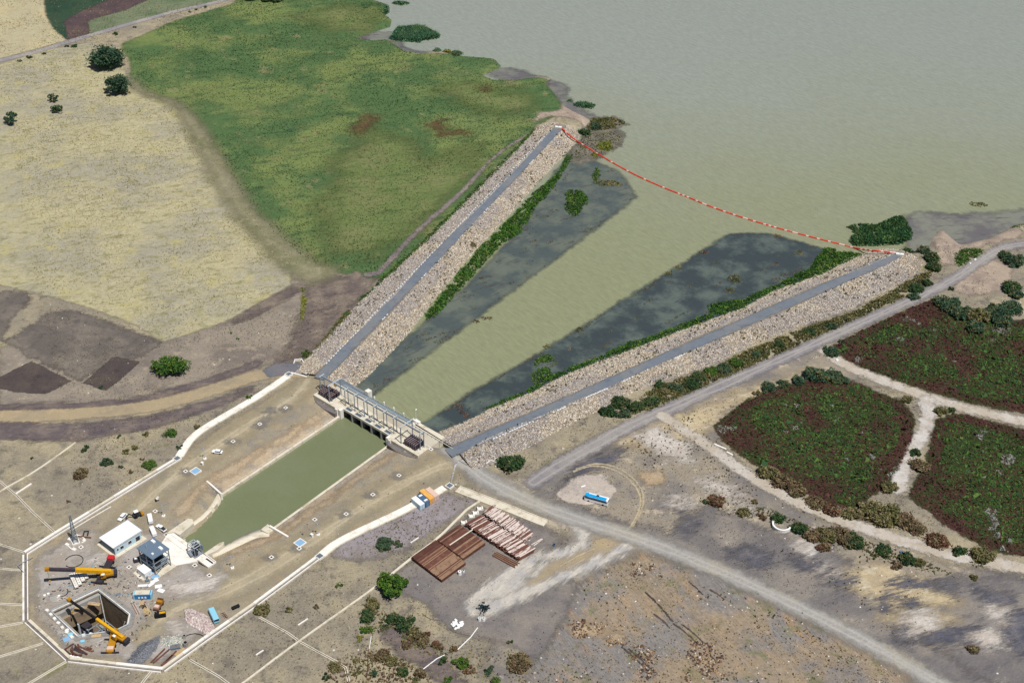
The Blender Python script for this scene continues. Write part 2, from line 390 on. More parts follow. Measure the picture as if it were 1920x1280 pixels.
yard_pit = gws([(24.2, -160.6), (27.6, -143), (46.5, -143), (50, -146.5), (49, -151), (41.5, -161.4)])
s_pit = sdf_poly(X, Y, yard_pit)
def hz(x, y):
    """terrain level under world points"""
    u = np.clip((np.asarray(x, float) - gx[0]) / GS, 0, NX - 1.001); v = np.clip((np.asarray(y, float) - gy[0]) / GS, 0, NY - 1.001)
    i = u.astype(int); j = v.astype(int); fu = u - i; fv = v - j
    return (H[i, j] * (1 - fu) + H[i + 1, j] * fu) * (1 - fv) + (H[i, j + 1] * (1 - fu) + H[i + 1, j + 1] * fu) * fv
def gz(x, y): return float(hz(x, y))
IN_VIEW = np.abs(X) < .392 * Y + 66
PENDING = []; TOP = np.zeros((NX - 1, NY - 1), int)
def sheet(name, sdf, mat, off, margin=0.0, kind='structure', flat=None):
    """a piece of the ground: the cells of the height field where the region reaches; laid by lay_sheets() in order of off"""
    PENDING.append((off, len(PENDING), name, sdf, mat, margin, kind, flat))
def lay_sheets():
    for off, _, name, sdf, mat, margin, kind, flat in sorted(PENDING, key=lambda q: q[:2]):
        ok = (sdf > -margin) & IN_VIEW
        cell = ok[:-1, :-1] | ok[1:, :-1] | ok[:-1, 1:] | ok[1:, 1:]
        cell &= ~((s_pit[:-1, :-1] > 0) | (s_pit[1:, 1:] > 0) | (s_pit[1:, :-1] > 0) | (s_pit[:-1, 1:] > 0))
        I, J = np.nonzero(cell)
        if len(I) == 0: continue
        lay = 0
        if flat is None: lay = TOP[I, J].max() + 1; TOP[I, J] = lay
        q = np.stack([I * NY + J, (I + 1) * NY + J, (I + 1) * NY + J + 1, I * NY + J + 1], 1)
        used, inv = np.unique(q.ravel(), return_inverse=True)
        Z = H.ravel()[used] + (lay - 1) * .018 if flat is None else np.full(len(used), flat)
        V = np.stack([X.ravel()[used], Y.ravel()[used], Z], 1)
        o = link(name, fast_mesh(name, V, inv.reshape(-1, 4), mat, attrs={"sdf": sdf.ravel()[used]}, smooth_sh=True)); o["kind"] = kind
    PENDING.clear()
def region(name, px, mat, off, margin=5.0, z=0.0, world=None, **kw):
    p = ats(px, z) if world is None else world
    lo = p.min(0) - margin - 3; hi = p.max(0) + margin + 3
    bb = (X > lo[0]) & (X < hi[0]) & (Y > lo[1]) & (Y < hi[1])
    s = np.full(X.shape, -99.0); s[bb] = sdf_poly(X[bb], Y[bb], p)
    return sheet(name, s, mat, off, margin, **kw), s
def road(name, px, wd, mat, off, margin=4.0, z=0.0, world=None, **kw):
    p = smooth(ats(px, z) if world is None else world, 2)
    if not np.isscalar(wd): wd = list(np.interp(np.linspace(0, 1, len(p)), np.linspace(0, 1, len(wd)), wd))
    mw = np.max(wd); lo = p.min(0) - mw - margin - 3; hi = p.max(0) + mw + margin + 3
    bb = (X > lo[0]) & (X < hi[0]) & (Y > lo[1]) & (Y < hi[1])
    s = np.full(X.shape, -99.0); s[bb] = sdf_line(X[bb], Y[bb], p, wd)
    return sheet(name, s, mat, off, margin, **kw), s

G = {}
G['base'] = ground_mat("dry_slope", C(150, 141, 126), C(174, 163, 138), C(106, 100, 96), 36, 7, fine=.46, alpha=False, bump=.6, green=(C(128, 126, 86), 16, .6), specks=(C(225, 220, 210), .22, .1, .86))
G['straw'] = ground_mat("straw", C(190, 181, 149), C(168, 162, 146), C(146, 142, 104), 46, 4.5, .8, .75, fine=.42, bump=.7, green=(C(186, 177, 134), 13, .54), edge=(1.5, 2, 5), aniso=(.35, .6, 1.3), t2=(.5, .64))
G['straw2'] = ground_mat("pale_straw", C(190, 181, 151), C(202, 189, 152), C(168, 152, 124), 40, 7, .8, .6, fine=.34, bump=.6, edge=(1.5, 2, 5))
G['green'] = ground_mat("meadow", C(90, 113, 75), C(136, 145, 94), C(66, 90, 62), 50, 9, .7, .8, fine=.46, bump=.8, green=(C(142, 138, 102), 18, .57), edge=(2.5, 4, 9), aniso=(.35, .45, 1.3), t1=(.45, .6))
G['meadow_fade'] = ground_mat("worn_meadow_edge", C(148, 143, 118), C(128, 128, 98), C(166, 157, 132), 20, 5, fine=.25, edge=(9, 5, 14))
G['olive'] = ground_mat("olive_meadow", C(114, 126, 82), C(128, 132, 92), C(88, 108, 68), 25, 6, .9, .8, fine=.4, bump=.7, edge=(16, 20, 18), aniso=(.35, .5, 1.3))
G['darkgreen'] = ground_mat("dark_crop", C(52, 74, 58), C(64, 82, 64), C(44, 60, 50), 30, 6, fine=.2, edge=(1, 2, 8))
G['brownfield'] = ground_mat("ploughed_brown", C(88, 74, 76), C(104, 88, 84), C(76, 66, 70), 25, 5, fine=.2, edge=(1.2, 2, 8), rows=(1.1, .25, .2))
G['palegreen'] = ground_mat("pale_crop", C(122, 130, 104), C(96, 112, 84), C(140, 140, 116), 30, 6, fine=.22, edge=(1.2, 2, 8))
G['grey_soil'] = ground_mat("grey_soil", C(152, 142, 129), C(128, 118, 110), C(176, 164, 144), 24, 6, fine=.3, edge=(2, 3, 8), specks=(C(220, 215, 210), .3, .12, .9))
G['plough'] = ground_mat("ploughed_soil", C(110, 103, 97), C(136, 128, 117), C(92, 85, 82), 20, 5, .8, .7, fine=.4, edge=(2.5, 4, 7), rows=(-.62, .3, .25))
G['plot'] = ground_mat("dark_plot", C(84, 76, 74), C(96, 86, 80), C(70, 63, 63), 14, 4, fine=.3, edge=(.6, 1.2, 6), rows=(-.62, .42, .5))
G['burnt'] = ground_mat("burnt_soil", C(112, 101, 96), C(144, 132, 118), C(90, 80, 82), 14, 5, fine=.38, edge=(4, 6, 9), aniso=(.6, .5, 1.2))
G['darksoil'] = ground_mat("dark_soil", C(108, 98, 98), C(134, 122, 114), C(90, 82, 86), 14, 4, fine=.36, edge=(2.5, 4, 6), aniso=(.25, .35, 1.2))
G['dirt'] = ground_mat("dirt_road", C(174, 158, 132), C(158, 146, 126), C(188, 168, 136), 22, 5, fine=.18, edge=(1, 1.6, 5), bump=.3)
G['farm_road'] = ground_mat("farm_road", C(150, 146, 146), C(172, 165, 158), None, 16, 5, fine=.16, edge=(.8, 1.2, 5), bump=.3)
G['compound'] = ground_mat("beaten_earth", C(168, 156, 134), C(150, 142, 130), C(178, 160, 128), 24, 7, .8, .6, fine=.26, edge=(2, 3, 8), bump=.45, specks=(C(120, 108, 100), .55, .12, .8), green=(C(142, 138, 130), 12, .56))
G['yard'] = ground_mat("yard_gravel", C(168, 158, 145), C(184, 178, 172), C(150, 144, 140), 15, 4, .8, .8, fine=.24, edge=(3, 4, 9), bump=.4, specks=(C(215, 212, 210), .4, .14, .8))
G['track'] = ground_mat("compound_track", C(182, 169, 143), C(172, 163, 142), C(192, 180, 152), 20, 5, .8, .7, fine=.2, edge=(7, 5, 9), bump=.3, tracks=(5.0, (1.1, -1.1), C(196, 184, 160)))
G['orange_soil'] = ground_mat("eroded_orange_soil", C(182, 162, 136), C(190, 174, 150), C(164, 150, 130), 14, 3.5, fine=.3, edge=(2.5, 4, 7), bump=.4)
G['pale_soil'] = ground_mat("canal_bank_soil", C(186, 168, 144), C(162, 154, 142), C(200, 184, 160), 12, 3, fine=.22, edge=(.8, 2, 6), bump=.4)
G['waste'] = ground_mat("waste_ground", C(158, 148, 133), C(126, 121, 118), C(198, 185, 163), 40, 9, .9, .85, fine=.3, edge=(4, 6, 14), bump=.5, specks=(C(226, 222, 216), .28, .1, .84), t1=(.45, .58), t2=(.54, .66), green=(C(208, 202, 194), 14, .6))
G['purple'] = ground_mat("purple_grey_gravel", C(122, 117, 115), C(150, 142, 133), C(100, 97, 100), 26, 7, .9, .7, fine=.24, edge=(4, 8, 14), bump=.4, specks=(C(226, 222, 216), .25, .1, .88), aniso=(.5, .4, 1.2), green=(C(182, 172, 156), 13, .6))
G['tanbare'] = ground_mat("bare_tan_soil", C(196, 180, 150), C(180, 164, 138), C(212, 202, 184), 20, 5, fine=.3, edge=(6, 8, 9), bump=.4, aniso=(.3, .5, 1.2), specks=(C(110, 104, 84), .3, .2, .7))
G['scrub'] = ground_mat("orange_scrub_soil", C(160, 145, 126), C(140, 135, 131), C(176, 150, 122), 26, 6, .95, .8, fine=.5, edge=(4, 6, 12), bump=.7, specks=(C(228, 224, 220), .33, .12, .84), aniso=(-1.0, .3, 1.4), green=(C(128, 126, 98), 12, .54), t1=(.42, .56))
G['pipeyard'] = ground_mat("pipe_yard_soil", C(128, 122, 119), C(148, 140, 130), C(114, 109, 111), 22, 6, .8, .7, fine=.24, edge=(3, 5, 9), bump=.4, specks=(C(215, 210, 205), .3, .1, .88))
G['clay'] = ground_mat("pale_clay", C(202, 195, 184), C(180, 176, 172), C(214, 206, 192), 8, 3, fine=.24, edge=(2.5, 4, 6), bump=.3, aniso=(.9, .3, 1.2))
G['gravel_road'] = ground_mat("gravel_road", C(166, 162, 156), C(176, 168, 152), C(154, 152, 150), 26, 4, .7, .6, fine=.22, edge=(3, 2.6, 6), bump=.25, tracks=(4.6, (1.6, -1.6), C(182, 178, 170)))
G['dike_road'] = ground_mat("grey_track", C(146, 141, 141), C(164, 158, 152), C(128, 124, 128), 30, 6, .8, .6, fine=.22, edge=(1.6, 2.6, 5), bump=.25, tracks=(3.6, (1.3, -1.3), C(172, 166, 160)))
G['asphalt'] = ground_mat("worn_asphalt", C(118, 125, 133), C(130, 132, 134), C(106, 112, 120), 18, 4, fine=.16, edge=(.9, 1.5, 3), bump=.2)
G['asphalt_patch'] = ground_mat("asphalt_patch", C(112, 114, 120), C(124, 120, 122), None, 10, 4, fine=.12, edge=(1.2, 1.5, 5), bump=.2)
G['crop'] = ground_mat("crop_soil", C(64, 64, 42), C(82, 58, 50), C(56, 80, 44), 26, 4, .9, .8, fine=.4, edge=(1.2, 3, 6), bump=.8)
G['path'] = ground_mat("pale_path", C(192, 181, 166), C(206, 198, 188), C(172, 160, 144), 12, 4, fine=.2, edge=(1.4, 2.6, 5), bump=.4, specks=(C(120, 108, 90), .35, .16, .75))
G['stony'] = ground_mat("white_stony_path", C(206, 200, 192), C(188, 178, 166), C(218, 214, 208), 8, 3, fine=.26, edge=(1.2, 2.6, 5), bump=.5)
G['beach'] = ground_mat("beach", C(176, 160, 144), C(150, 136, 126), C(192, 178, 160), 12, 4, fine=.24, edge=(2, 3, 6), bump=.5)
G['wet'] = ground_mat("wet_mud", C(112, 107, 98), C(132, 126, 114), C(86, 84, 72), 9, 3, fine=.3, edge=(3, 6, 7), bump=.3)
G['mudpath'] = ground_mat("mud_path", C(128, 118, 116), C(150, 140, 132), C(106, 98, 98), 20, 4, fine=.2, edge=(1, 2, 5), bump=.3)
G['redgrass'] = ground_mat("rusty_grass", C(100, 82, 62), C(108, 98, 68), C(92, 68, 56), 7, 2.5, fine=.4, edge=(7, 9, 6), bump=.5)
G['slab'] = ground_mat("old_slab", C(196, 184, 172), C(176, 166, 158), C(208, 198, 184), 10, 3, fine=.18, edge=(.8, 1.6, 6), bump=.3)
G['greygravel'] = ground_mat("dark_gravel", C(134, 134, 138), C(122, 122, 128), None, 8, 3, fine=.24, edge=(1, 2, 6), bump=.5)
G['rubble_soil'] = ground_mat("rock_fill", C(146, 136, 124), C(162, 150, 134), C(120, 112, 106), 12, 2, fine=.4, alpha=False, bump=.8)
G['gate_deck'] = ground_mat("dusty_concrete", C(206, 198, 180), C(188, 178, 158), None, 9, 3, fine=.16, edge=(.4, .6, 4), bump=.2)
G['oily'] = ground_mat("oily_ground", C(138, 132, 126), C(150, 144, 136), None, 8, 3, fine=.24, edge=(3, 3, 4), bump=.4)
G['blackgrit'] = ground_mat("dark_grit", C(96, 96, 104), C(120, 116, 118), C(84, 84, 92), 9, 3, fine=.4, edge=(5, 9, 9), bump=.5, aniso=(.35, .3, 1.3), specks=(C(220, 216, 212), .3, .12, .86))
G['whitewash'] = ground_mat("pale_rubble_soil", C(206, 198, 188), C(188, 176, 164), C(218, 212, 206), 9, 3, fine=.36, edge=(5, 8, 8), bump=.5, aniso=(.4, .4, 1.3), specks=(C(130, 120, 108), .4, .16, .7))
G['purple_veg'] = ground_mat("lavender_scrub_soil", C(160, 152, 154), C(142, 134, 128), C(122, 112, 92), 16, 3, .8, .8, fine=.36, edge=(2, 4, 6), bump=.6, green=(C(104, 104, 66), 9, .58))

everywhere = np.full(X.shape, 50.0)
sheet("ground", np.where((s_lake > 9) | (s_can > 4), -5.0, everywhere), G['base'], 0.0)
K = .035
region("grey_soil_field", [(540, 470), (545, 535), (490, 560), (418, 602), (310, 640), (180, 660), (0, 650), (0, 770), (250, 757), (330, 738), (480, 688), (560, 680), (572, 674), (640, 600), (700, 520), (690, 490), (620, 480)], G['grey_soil'], K)
_, s_straw = region("dry_field", [(-140, 150), (0, 121), (90, 92), (170, 80), (228, 88), (232, 125), (246, 165), (275, 180), (318, 192), (343, 215), (380, 280), (415, 350), (452, 405), (500, 452), (548, 505), (545, 535), (490, 565), (420, 604), (308, 641), (250, 607), (180, 581), (95, 556), (30, 541), (-140, 500)], G['straw'], K * 3)
region("dry_field", [(-160, 60), (-160, -80), (70, -80), (82, 0), (86, 30), (100, 55), (124, 76), (60, 94), (0, 110), (-120, 140)], G['straw2'], K * 2)
region("crop_field", [(70, -80), (82, 0), (86, 30), (100, 55), (126, 74), (172, 62), (160, 40), (260, 0), (300, -80)], G['darkgreen'], K)
region("ploughed_field", [(120, 40), (145, 25), (205, 0), (230, -30), (300, -40), (277, 0), (232, 21), (180, 34), (165, 42), (168, 64), (128, 74)], G['brownfield'], K * 2)
region("crop_field", [(160, 45), (182, 34), (277, 0), (300, -40), (520, -40), (430, 0), (330, 20), (250, 42), (166, 68)], G['palegreen'], K)
_, s_green = region("green_field", [(226, 84), (330, 38), (435, 8), (560, -60), (720, -60), (705, 0), (735, 10), (740, 40), (735, 50), (690, 66), (733, 76), (750, 88), (790, 100), (850, 101), (930, 110), (946, 126), (905, 142), (985, 147), (1040, 147), (1030, 158), (1055, 195), (1045, 215), (1004, 236), (985, 260), (950, 290), (905, 340), (840, 410), (780, 466), (722, 520), (690, 520), (668, 507), (650, 515), (600, 503), (578, 496), (545, 468), (500, 430), (450, 365), (410, 290), (380, 240), (345, 203), (322, 186), (262, 170), (245, 150), (244, 118)], G['green'], K * 4)
road("worn_strip", [(246, 150), (262, 174), (322, 190), (350, 214), (385, 275), (418, 338), (455, 396), (505, 447), (560, 497), (590, 510)], [2, 2, 3, 5, 6, 6, 8, 10], G['meadow_fade'], K * 5, margin=9)
region("olive_patch", [(600, 400), (640, 300), (700, 250), (760, 260), (800, 300), (900, 270), (880, 330), (780, 430), (700, 480), (620, 470)], G['olive'], K * 5, margin=24)
region("olive_patch", [(560, 30), (640, 10), (700, 20), (690, 60), (620, 55)], G['olive'], K * 5, margin=24)
region("olive_patch", [(830, 165), (900, 160), (980, 175), (1000, 200), (930, 215), (860, 195)], G['olive'], K * 5, margin=24)
for q in ([(655, 245), (690, 215), (712, 222), (690, 240), (668, 252)], [(800, 232), (830, 226), (830, 246), (870, 245), (880, 250), (830, 255)], [(900, 168), (915, 165), (912, 172)]):
    region("bare_patch", q, G['redgrass'], K * 6, margin=16)
region("burnt_ground", [(590, 512), (640, 520), (690, 508), (712, 520), (660, 580), (622, 620), (560, 675), (520, 680), (545, 640), (560, 600), (575, 545)], G['burnt'], K * 2, margin=9)
region("burnt_ground", [(440, 585), (545, 535), (560, 545), (520, 575), (470, 600), (440, 605)], G['burnt'], K * 2, margin=9)
region("ploughed_field", [(10, 640), (93, 588), (140, 582), (180, 596), (307, 642), (262, 668), (200, 690), (150, 712), (100, 690), (62, 672)], G['plough'], K * 2)
region("ploughed_plot", [(-60, 740), (0, 706), (60, 677), (90, 692), (134, 714), (110, 727), (82, 739), (30, 735), (-60, 715)], G['plot'], K * 3)
region("ploughed_plot", [(156, 718), (213, 668), (263, 678), (236, 703), (200, 732)], G['plot'], K * 3)
region("ploughed_plot", [(-80, 600), (0, 548), (40, 545), (60, 560), (20, 600), (0, 640), (-80, 650)], G['plough'], K * 2)
road("dark_verge", [(-120, 768), (0, 765), (150, 760), (250, 754), (330, 733), (400, 712), (480, 682)], 2.2, G['darksoil'], K * 4)
road("dark_verge", [(-120, 812), (0, 806), (120, 812), (220, 800), (300, 790), (400, 757), (470, 728)], [7, 6, 6, 5, 3, 2], G['darksoil'], K * 2)
road("dirt_road", [(-140, 782), (0, 781), (120, 778), (250, 767), (330, 752), (420, 724), (480, 703), (550, 696), (600, 705)], 4.2, G['dirt'], K * 5)
road("farm_road", [(-160, 152), (0, 114), (60, 100), (125, 80), (165, 68), (250, 43), (330, 21), (430, 0), (520, -30)], 2.6, G['farm_road'], K * 6)
region("asphalt_apron", [(492, 696), (515, 681), (555, 680), (585, 686), (606, 692), (612, 712), (588, 708), (552, 700), (505, 707)], G['asphalt_patch'], K * 6)
road("mud_path", [(1010, 240), (945, 280), (912, 308), (863, 365), (800, 417), (752, 465), (713, 512), (690, 515)], [.8, 1.1, 1.5, 1.6, 2.4], G['mudpath'], K * 5)

# the compound round the canal and the shaft
comp = gws([(-17, 2), (-14.5, -64), (-12, -75), (-10.2, -149.3), (20.8, -169.2), (48.6, -170.4), (77.5, -151.6), (77.5, -60), (83, -30), (88, -9), (80, 6), (66, 10), (-10, 10)])
region("compound_ground", None, G['compound'], K, world=comp, margin=6)
region("yard_gravel", None, G['yard'], K * 2, world=gws([(-6, -128), (20, -105), (60, -112), (74, -125), (74, -150), (48, -167), (22, -166), (-5, -148)]), margin=9)
road("compound_track", None, [4.5, 4.5, 5, 5, 4, 3], G['track'], K * 4, world=gws([(-16, 8), (-8, -4), (-8, -30), (-7, -60), (-4, -85), (2, -108), (14, -132), (18, -140)]))
road("compound_track", None, [5, 5, 5, 6, 5, 3], G['track'], K * 4, world=gws([(82, 8), (74, -8), (69, -35), (69, -65), (68, -90), (64, -112), (56, -132), (60, -146)]))
for sgn, a in ((-1, 17.2), (1, 47.5)):
    ex = lambda d: a + sgn * d
    region("eroded_bank", None, G['pale_soil'], K * 3, world=gws([(ex(0), -4), (ex(6 + sgn), -5), (ex(7), -22), (ex(4.6), -30), (ex(8), -44), (ex(6), -56), (ex(9), -70), (ex(7), -80), (ex(0), -76)]), margin=4)
    road("eroded_bank", None, [1.2, 1.8, 1.2, 2.4, 1.8, 3], G['orange_soil'], K * 4, world=gws([(ex(6.5), -8), (ex(7), -24), (ex(6), -34), (ex(8.5), -46), (ex(6.6), -58), (ex(8.5), -72), (ex(6), -84), (ex(2), -93)]), margin=4)
for q in [(437, 828), (350, 884), (405, 916), (488, 796), (536, 765), (649, 963), (699, 927), (748, 892), (509, 1046), (560, 1029), (498, 786), (508, 770)]:
    region("oily_patch", [(q[0] - 13, q[1] + 2), (q[0] - 4, q[1] - 4), (q[0] + 5, q[1] - 4), (q[0] + 8, q[1] + 1), (q[0] - 2, q[1] + 6)], G['oily'], K * 6, margin=4)
region("lavender_scrub", [(615, 1040), (640, 1018), (700, 990), (770, 958), (840, 925), (895, 940), (870, 958), (800, 1000), (740, 1040), (700, 1045), (650, 1050)], G['purple_veg'], K * 2, margin=6)
region("gravel_spill", [(238, 1240), (262, 1208), (298, 1193), (300, 1206), (280, 1232), (258, 1248)], G['greygravel'], K * 5)
region("stain_pale", [(150, 1050), (180, 1035), (205, 1042), (200, 1060), (168, 1062)], G['clay'], K * 5, margin=4)

# waste ground beside the dike and the roads
region("waste_ground", [(860, 880), (1000, 900), (1060, 850), (1150, 805), (1300, 745), (1500, 655), (1560, 640), (1640, 700), (1340, 830), (1500, 960), (1780, 1060), (2100, 1100), (2100, 1400), (1000, 1400), (900, 1250), (960, 1130), (1060, 1000), (900, 930)], G['waste'], K * 2, margin=9)
region("purple_gravel", [(1000, 905), (1050, 862), (1160, 808), (1200, 800), (1180, 830), (1120, 850), (1090, 880), (1040, 930), (1100, 960), (1250, 1000), (1330, 950), (1450, 1000), (1560, 1030), (1640, 1080), (1750, 1200), (1900, 1290), (2050, 1350), (1760, 1280), (1600, 1180), (1400, 1090), (1250, 1030), (1000, 940)], G['purple'], K * 3, margin=16)
region("purple_gravel", [(1640, 1120), (1760, 1085), (1940, 1080), (2060, 1160), (2060, 1330), (1880, 1290), (1740, 1210)], G['purple'], K * 3, margin=16)
region("tan_bare_ground", [(1150, 830), (1300, 770), (1400, 730), (1490, 700), (1530, 690), (1480, 720), (1380, 760), (1330, 800), (1300, 830), (1240, 850)], G['tanbare'], K * 4, margin=9)
region("tan_bare_ground", [(1560, 1080), (1640, 1050), (1720, 1080), (1800, 1130), (1700, 1150), (1640, 1130)], G['tanbare'], K * 4, margin=9)
region("tan_bare_ground", [(1650, 1160), (1730, 1140), (1790, 1160), (1740, 1200), (1690, 1190)], G['tanbare'], K * 4, margin=9)
region("orange_scrub_ground", [(1080, 1100), (1140, 1060), (1220, 1040), (1330, 1075), (1440, 1130), (1560, 1190), (1680, 1250), (1760, 1340), (980, 1340), (1000, 1230), (1050, 1160)], G['scrub'], K * 3, margin=14)
region("pipe_yard", [(740, 1075), (790, 1040), (900, 950), (1010, 990), (1060, 1010), (1010, 1045), (980, 1110), (1080, 1090), (1060, 1160), (1000, 1240), (940, 1200), (860, 1190), (790, 1130), (745, 1110)], G['pipeyard'], K * 3, margin=9)
road("clay_streak", [(1045, 965), (1085, 985), (1100, 1015), (1072, 1034), (1012, 1044), (990, 1060), (960, 1090), (925, 1120), (902, 1138)], [2.2, 3, 3, 2, 2.4, 3.5, 6, 8, 5], G['clay'], K * 6)
road("clay_streak", [(1180, 1022), (1110, 1060), (1050, 1084), (1000, 1106), (950, 1128), (915, 1140)], [2, 3, 2.6, 3, 4], G['clay'], K * 6)
road("clay_streak", [(1018, 1048), (1012, 1070), (985, 1085)], 1.2, G['clay'], K * 6)
road("gravel_road", [(800, 822), (850, 850), (915, 903), (1000, 945), (1085, 975), (1180, 1005), (1260, 1033), (1400, 1093), (1500, 1140), (1620, 1200), (1760, 1280), (1900, 1370)], [4.6, 4.6, 4.4, 4.2, 4, 4], G['gravel_road'], K * 8)
road("branch_track", [(1190, 1008), (1130, 1022), (1080, 1050), (1020, 1075), (990, 1100)], [3.5, 5, 4], G['dirt'], K * 5)
region("old_slab", [(1040, 928), (1085, 893), (1128, 890), (1158, 920), (1140, 940), (1100, 948), (1060, 940)], G['slab'], K * 7, margin=3)
road("dike_road", [(2050, 440), (1920, 458), (1880, 464), (1835, 492), (1780, 530), (1700, 568), (1600, 612), (1500, 658), (1400, 702), (1300, 747), (1180, 798), (1110, 838), (1050, 872), (1000, 905)], [3.4, 3.4, 3.4, 3.6, 3.8, 4], G['dike_road'], K * 7)
region("bare_shelf", [(1785, 545), (1800, 510), (1850, 485), (1900, 500), (1890, 540), (1830, 555)], G['beach'], K * 4, margin=6)
_, sf1 = region("red_crop_field", [(1553, 657), (1600, 627), (1690, 585), (1760, 556), (1840, 590), (1900, 600), (2060, 590), (2060, 810), (1920, 775), (1820, 757), (1720, 727), (1630, 697)], G['crop'], K * 6)
_, sf2 = region("red_crop_field", [(1338, 800), (1382, 760), (1432, 735), (1530, 706), (1590, 712), (1690, 752), (1716, 782), (1711, 830), (1682, 890), (1645, 925), (1600, 955), (1535, 940), (1462, 900), (1412, 870), (1352, 825)], G['crop'], K * 6)
_, sf3 = region("red_crop_field", [(1755, 785), (1800, 775), (1920, 805), (2060, 830), (2060, 1080), (1920, 1045), (1850, 1030), (1772, 985), (1702, 930), (1738, 860), (1748, 810)], G['crop'], K * 6)
road("pale_path", [(1545, 660), (1590, 690), (1640, 708), (1720, 740), (1800, 764), (1920, 792), (2050, 815)], [3, 3, 3.2, 3.2, 3.4], G['path'], K * 7)
road("stony_path", [(1738, 750), (1742, 785), (1722, 830), (1697, 878), (1682, 915)], [3.6, 3, 2.4, 3.6], G['stony'], K * 7)
road("tan_track", [(1240, 780), (1300, 818), (1384, 878), (1457, 925), (1539, 962), (1637, 997), (1722, 1024), (1800, 1045), (1920, 1066), (2050, 1090)], [3, 3, 3.4, 3.4], G['path'], K * 7)
road("dark_track", [(735, 1188), (760, 1212), (800, 1232), (838, 1266), (870, 1310)], [3.6, 4.4, 4, 3.6], G['darksoil'], K * 5)
region("lakeshore_beach", [(1745, 438), (1770, 428), (1792, 446), (1850, 446), (1900, 424), (1960, 420), (1900, 450), (1850, 462), (1800, 475), (1790, 500), (1762, 500), (1755, 470)], G['beach'], K * 4, z=-1, margin=5)
region("lakeshore_beach", [(1056, 195), (1100, 214), (1125, 222), (1110, 240), (1070, 225), (1035, 220), (1000, 232), (1010, 215), (1050, 210)], G['beach'], K * 6, z=-1, margin=5)
for q in ([(1664, 1096), (1700, 1084), (1790, 1100), (1786, 1108), (1700, 1102)], [(1632, 1136), (1668, 1108), (1680, 1116), (1660, 1140)], [(1832, 1104), (1900, 1112), (1912, 1140), (1850, 1130)], [(1712, 1200), (1760, 1180), (1832, 1178), (1820, 1200), (1750, 1212)], [(1370, 1036), (1400, 1026), (1440, 1046), (1430, 1062), (1390, 1052)], [(1276, 958), (1290, 954), (1300, 984), (1286, 996)], [(1690, 1120), (1720, 1126), (1716, 1140), (1690, 1136)], [(1880, 1150), (1930, 1150), (1940, 1230), (1890, 1210)], [(1480, 1040), (1530, 1052), (1600, 1090), (1560, 1096), (1500, 1064)], [(1700, 1165), (1680, 1180), (1690, 1200), (1720, 1190)], [(1060, 900), (1110, 860), (1160, 850), (1150, 866), (1100, 884)]): region("dark_grit_patch", q, G['blackgrit'], K * 5, margin=14)
for q in ([(1255, 940), (1290, 932), (1296, 950), (1262, 956)], [(1690, 1150), (1750, 1148), (1752, 1180), (1704, 1188)], [(1816, 1186), (1860, 1180), (1884, 1212), (1840, 1216)], [(1500, 1026), (1520, 1018), (1536, 1040), (1512, 1046)], [(1190, 816), (1230, 800), (1290, 830), (1300, 870), (1230, 850)], [(1300, 900), (1340, 890), (1400, 930), (1360, 940)], [(1545, 1070), (1575, 1074), (1570, 1084), (1546, 1082)], [(1850, 1140), (1890, 1144), (1886, 1168), (1856, 1164)], [(1480, 1012), (1498, 1006), (1500, 1020)], [(1380, 940), (1410, 950), (1400, 966)]): region("pale_rubble_patch", q, G['whitewash'], K * 5, margin=14)
for q in ([(1200, 888), (1238, 880), (1246, 906), (1210, 912)], [(1066, 1168), (1126, 1172), (1130, 1196), (1076, 1190)], [(1136, 1186), (1168, 1184), (1170, 1204), (1140, 1206)]): region("rusty_soil_patch", q, G['orange_soil'], K * 5, margin=14)
for q in ([(150, 1052), (185, 1036), (206, 1046), (180, 1066)], [(300, 1100), (340, 1085), (420, 1080), (400, 1110), (320, 1120)], [(320, 1165), (348, 1160), (345, 1190), (318, 1196)], [(100, 1110), (125, 1105), (128, 1128), (100, 1130)], [(170, 1200), (215, 1200), (220, 1216), (180, 1218)]): region("dusty_patch", q, G['whitewash'], K * 5, margin=14)
MUD = []
for q in ([(700, 62), (672, 70), (690, 78), (735, 78), (752, 92), (720, 90), (665, 80), (668, 66)], [(930, 128), (908, 141), (880, 150), (830, 166), (818, 168), (860, 148), (905, 134)], [(1030, 150), (1022, 160), (1045, 185), (1056, 198), (1040, 190), (1020, 168)], [(1060, 292), (1095, 255), (1150, 240), (1172, 250), (1165, 268), (1120, 300), (1085, 310)]):
    MUD.append(q)

# ------------------------------------------------------------------ water
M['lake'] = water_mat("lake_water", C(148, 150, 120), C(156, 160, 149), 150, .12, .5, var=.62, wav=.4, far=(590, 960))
M['canal'] = water_mat("canal_water", C(122, 128, 98), C(128, 133, 106), 30, .07, .12, wav=.8, var=.16)
M['shallow'] = water_mat("shallow_water", C(86, 94, 92), C(112, 117, 106), 18, .12, .2, edge=(2.2, 3.0, 5), t=(.4, .62), streak=(C(80, 76, 78), .6))
M['shallow_dark'] = water_mat("dark_shallow_water", C(68, 76, 77), C(102, 111, 104), 17, .12, .2, edge=(2.2, 3.0, 5), t=(.42, .64), streak=(C(76, 76, 80), .75))
M['shallow_mud'] = water_mat("muddy_shallow_water", C(112, 108, 108), C(136, 136, 124), 22, .14, .16, edge=(3, 7, 9), t=(.4, .6), streak=(C(86, 78, 80), .2))
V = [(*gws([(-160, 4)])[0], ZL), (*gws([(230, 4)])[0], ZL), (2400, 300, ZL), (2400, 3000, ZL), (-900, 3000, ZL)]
lk = link("lake", fast_mesh("lake", V, [[0, 1, 2, 3, 4]], M['lake'])); lk["kind"] = 'structure'
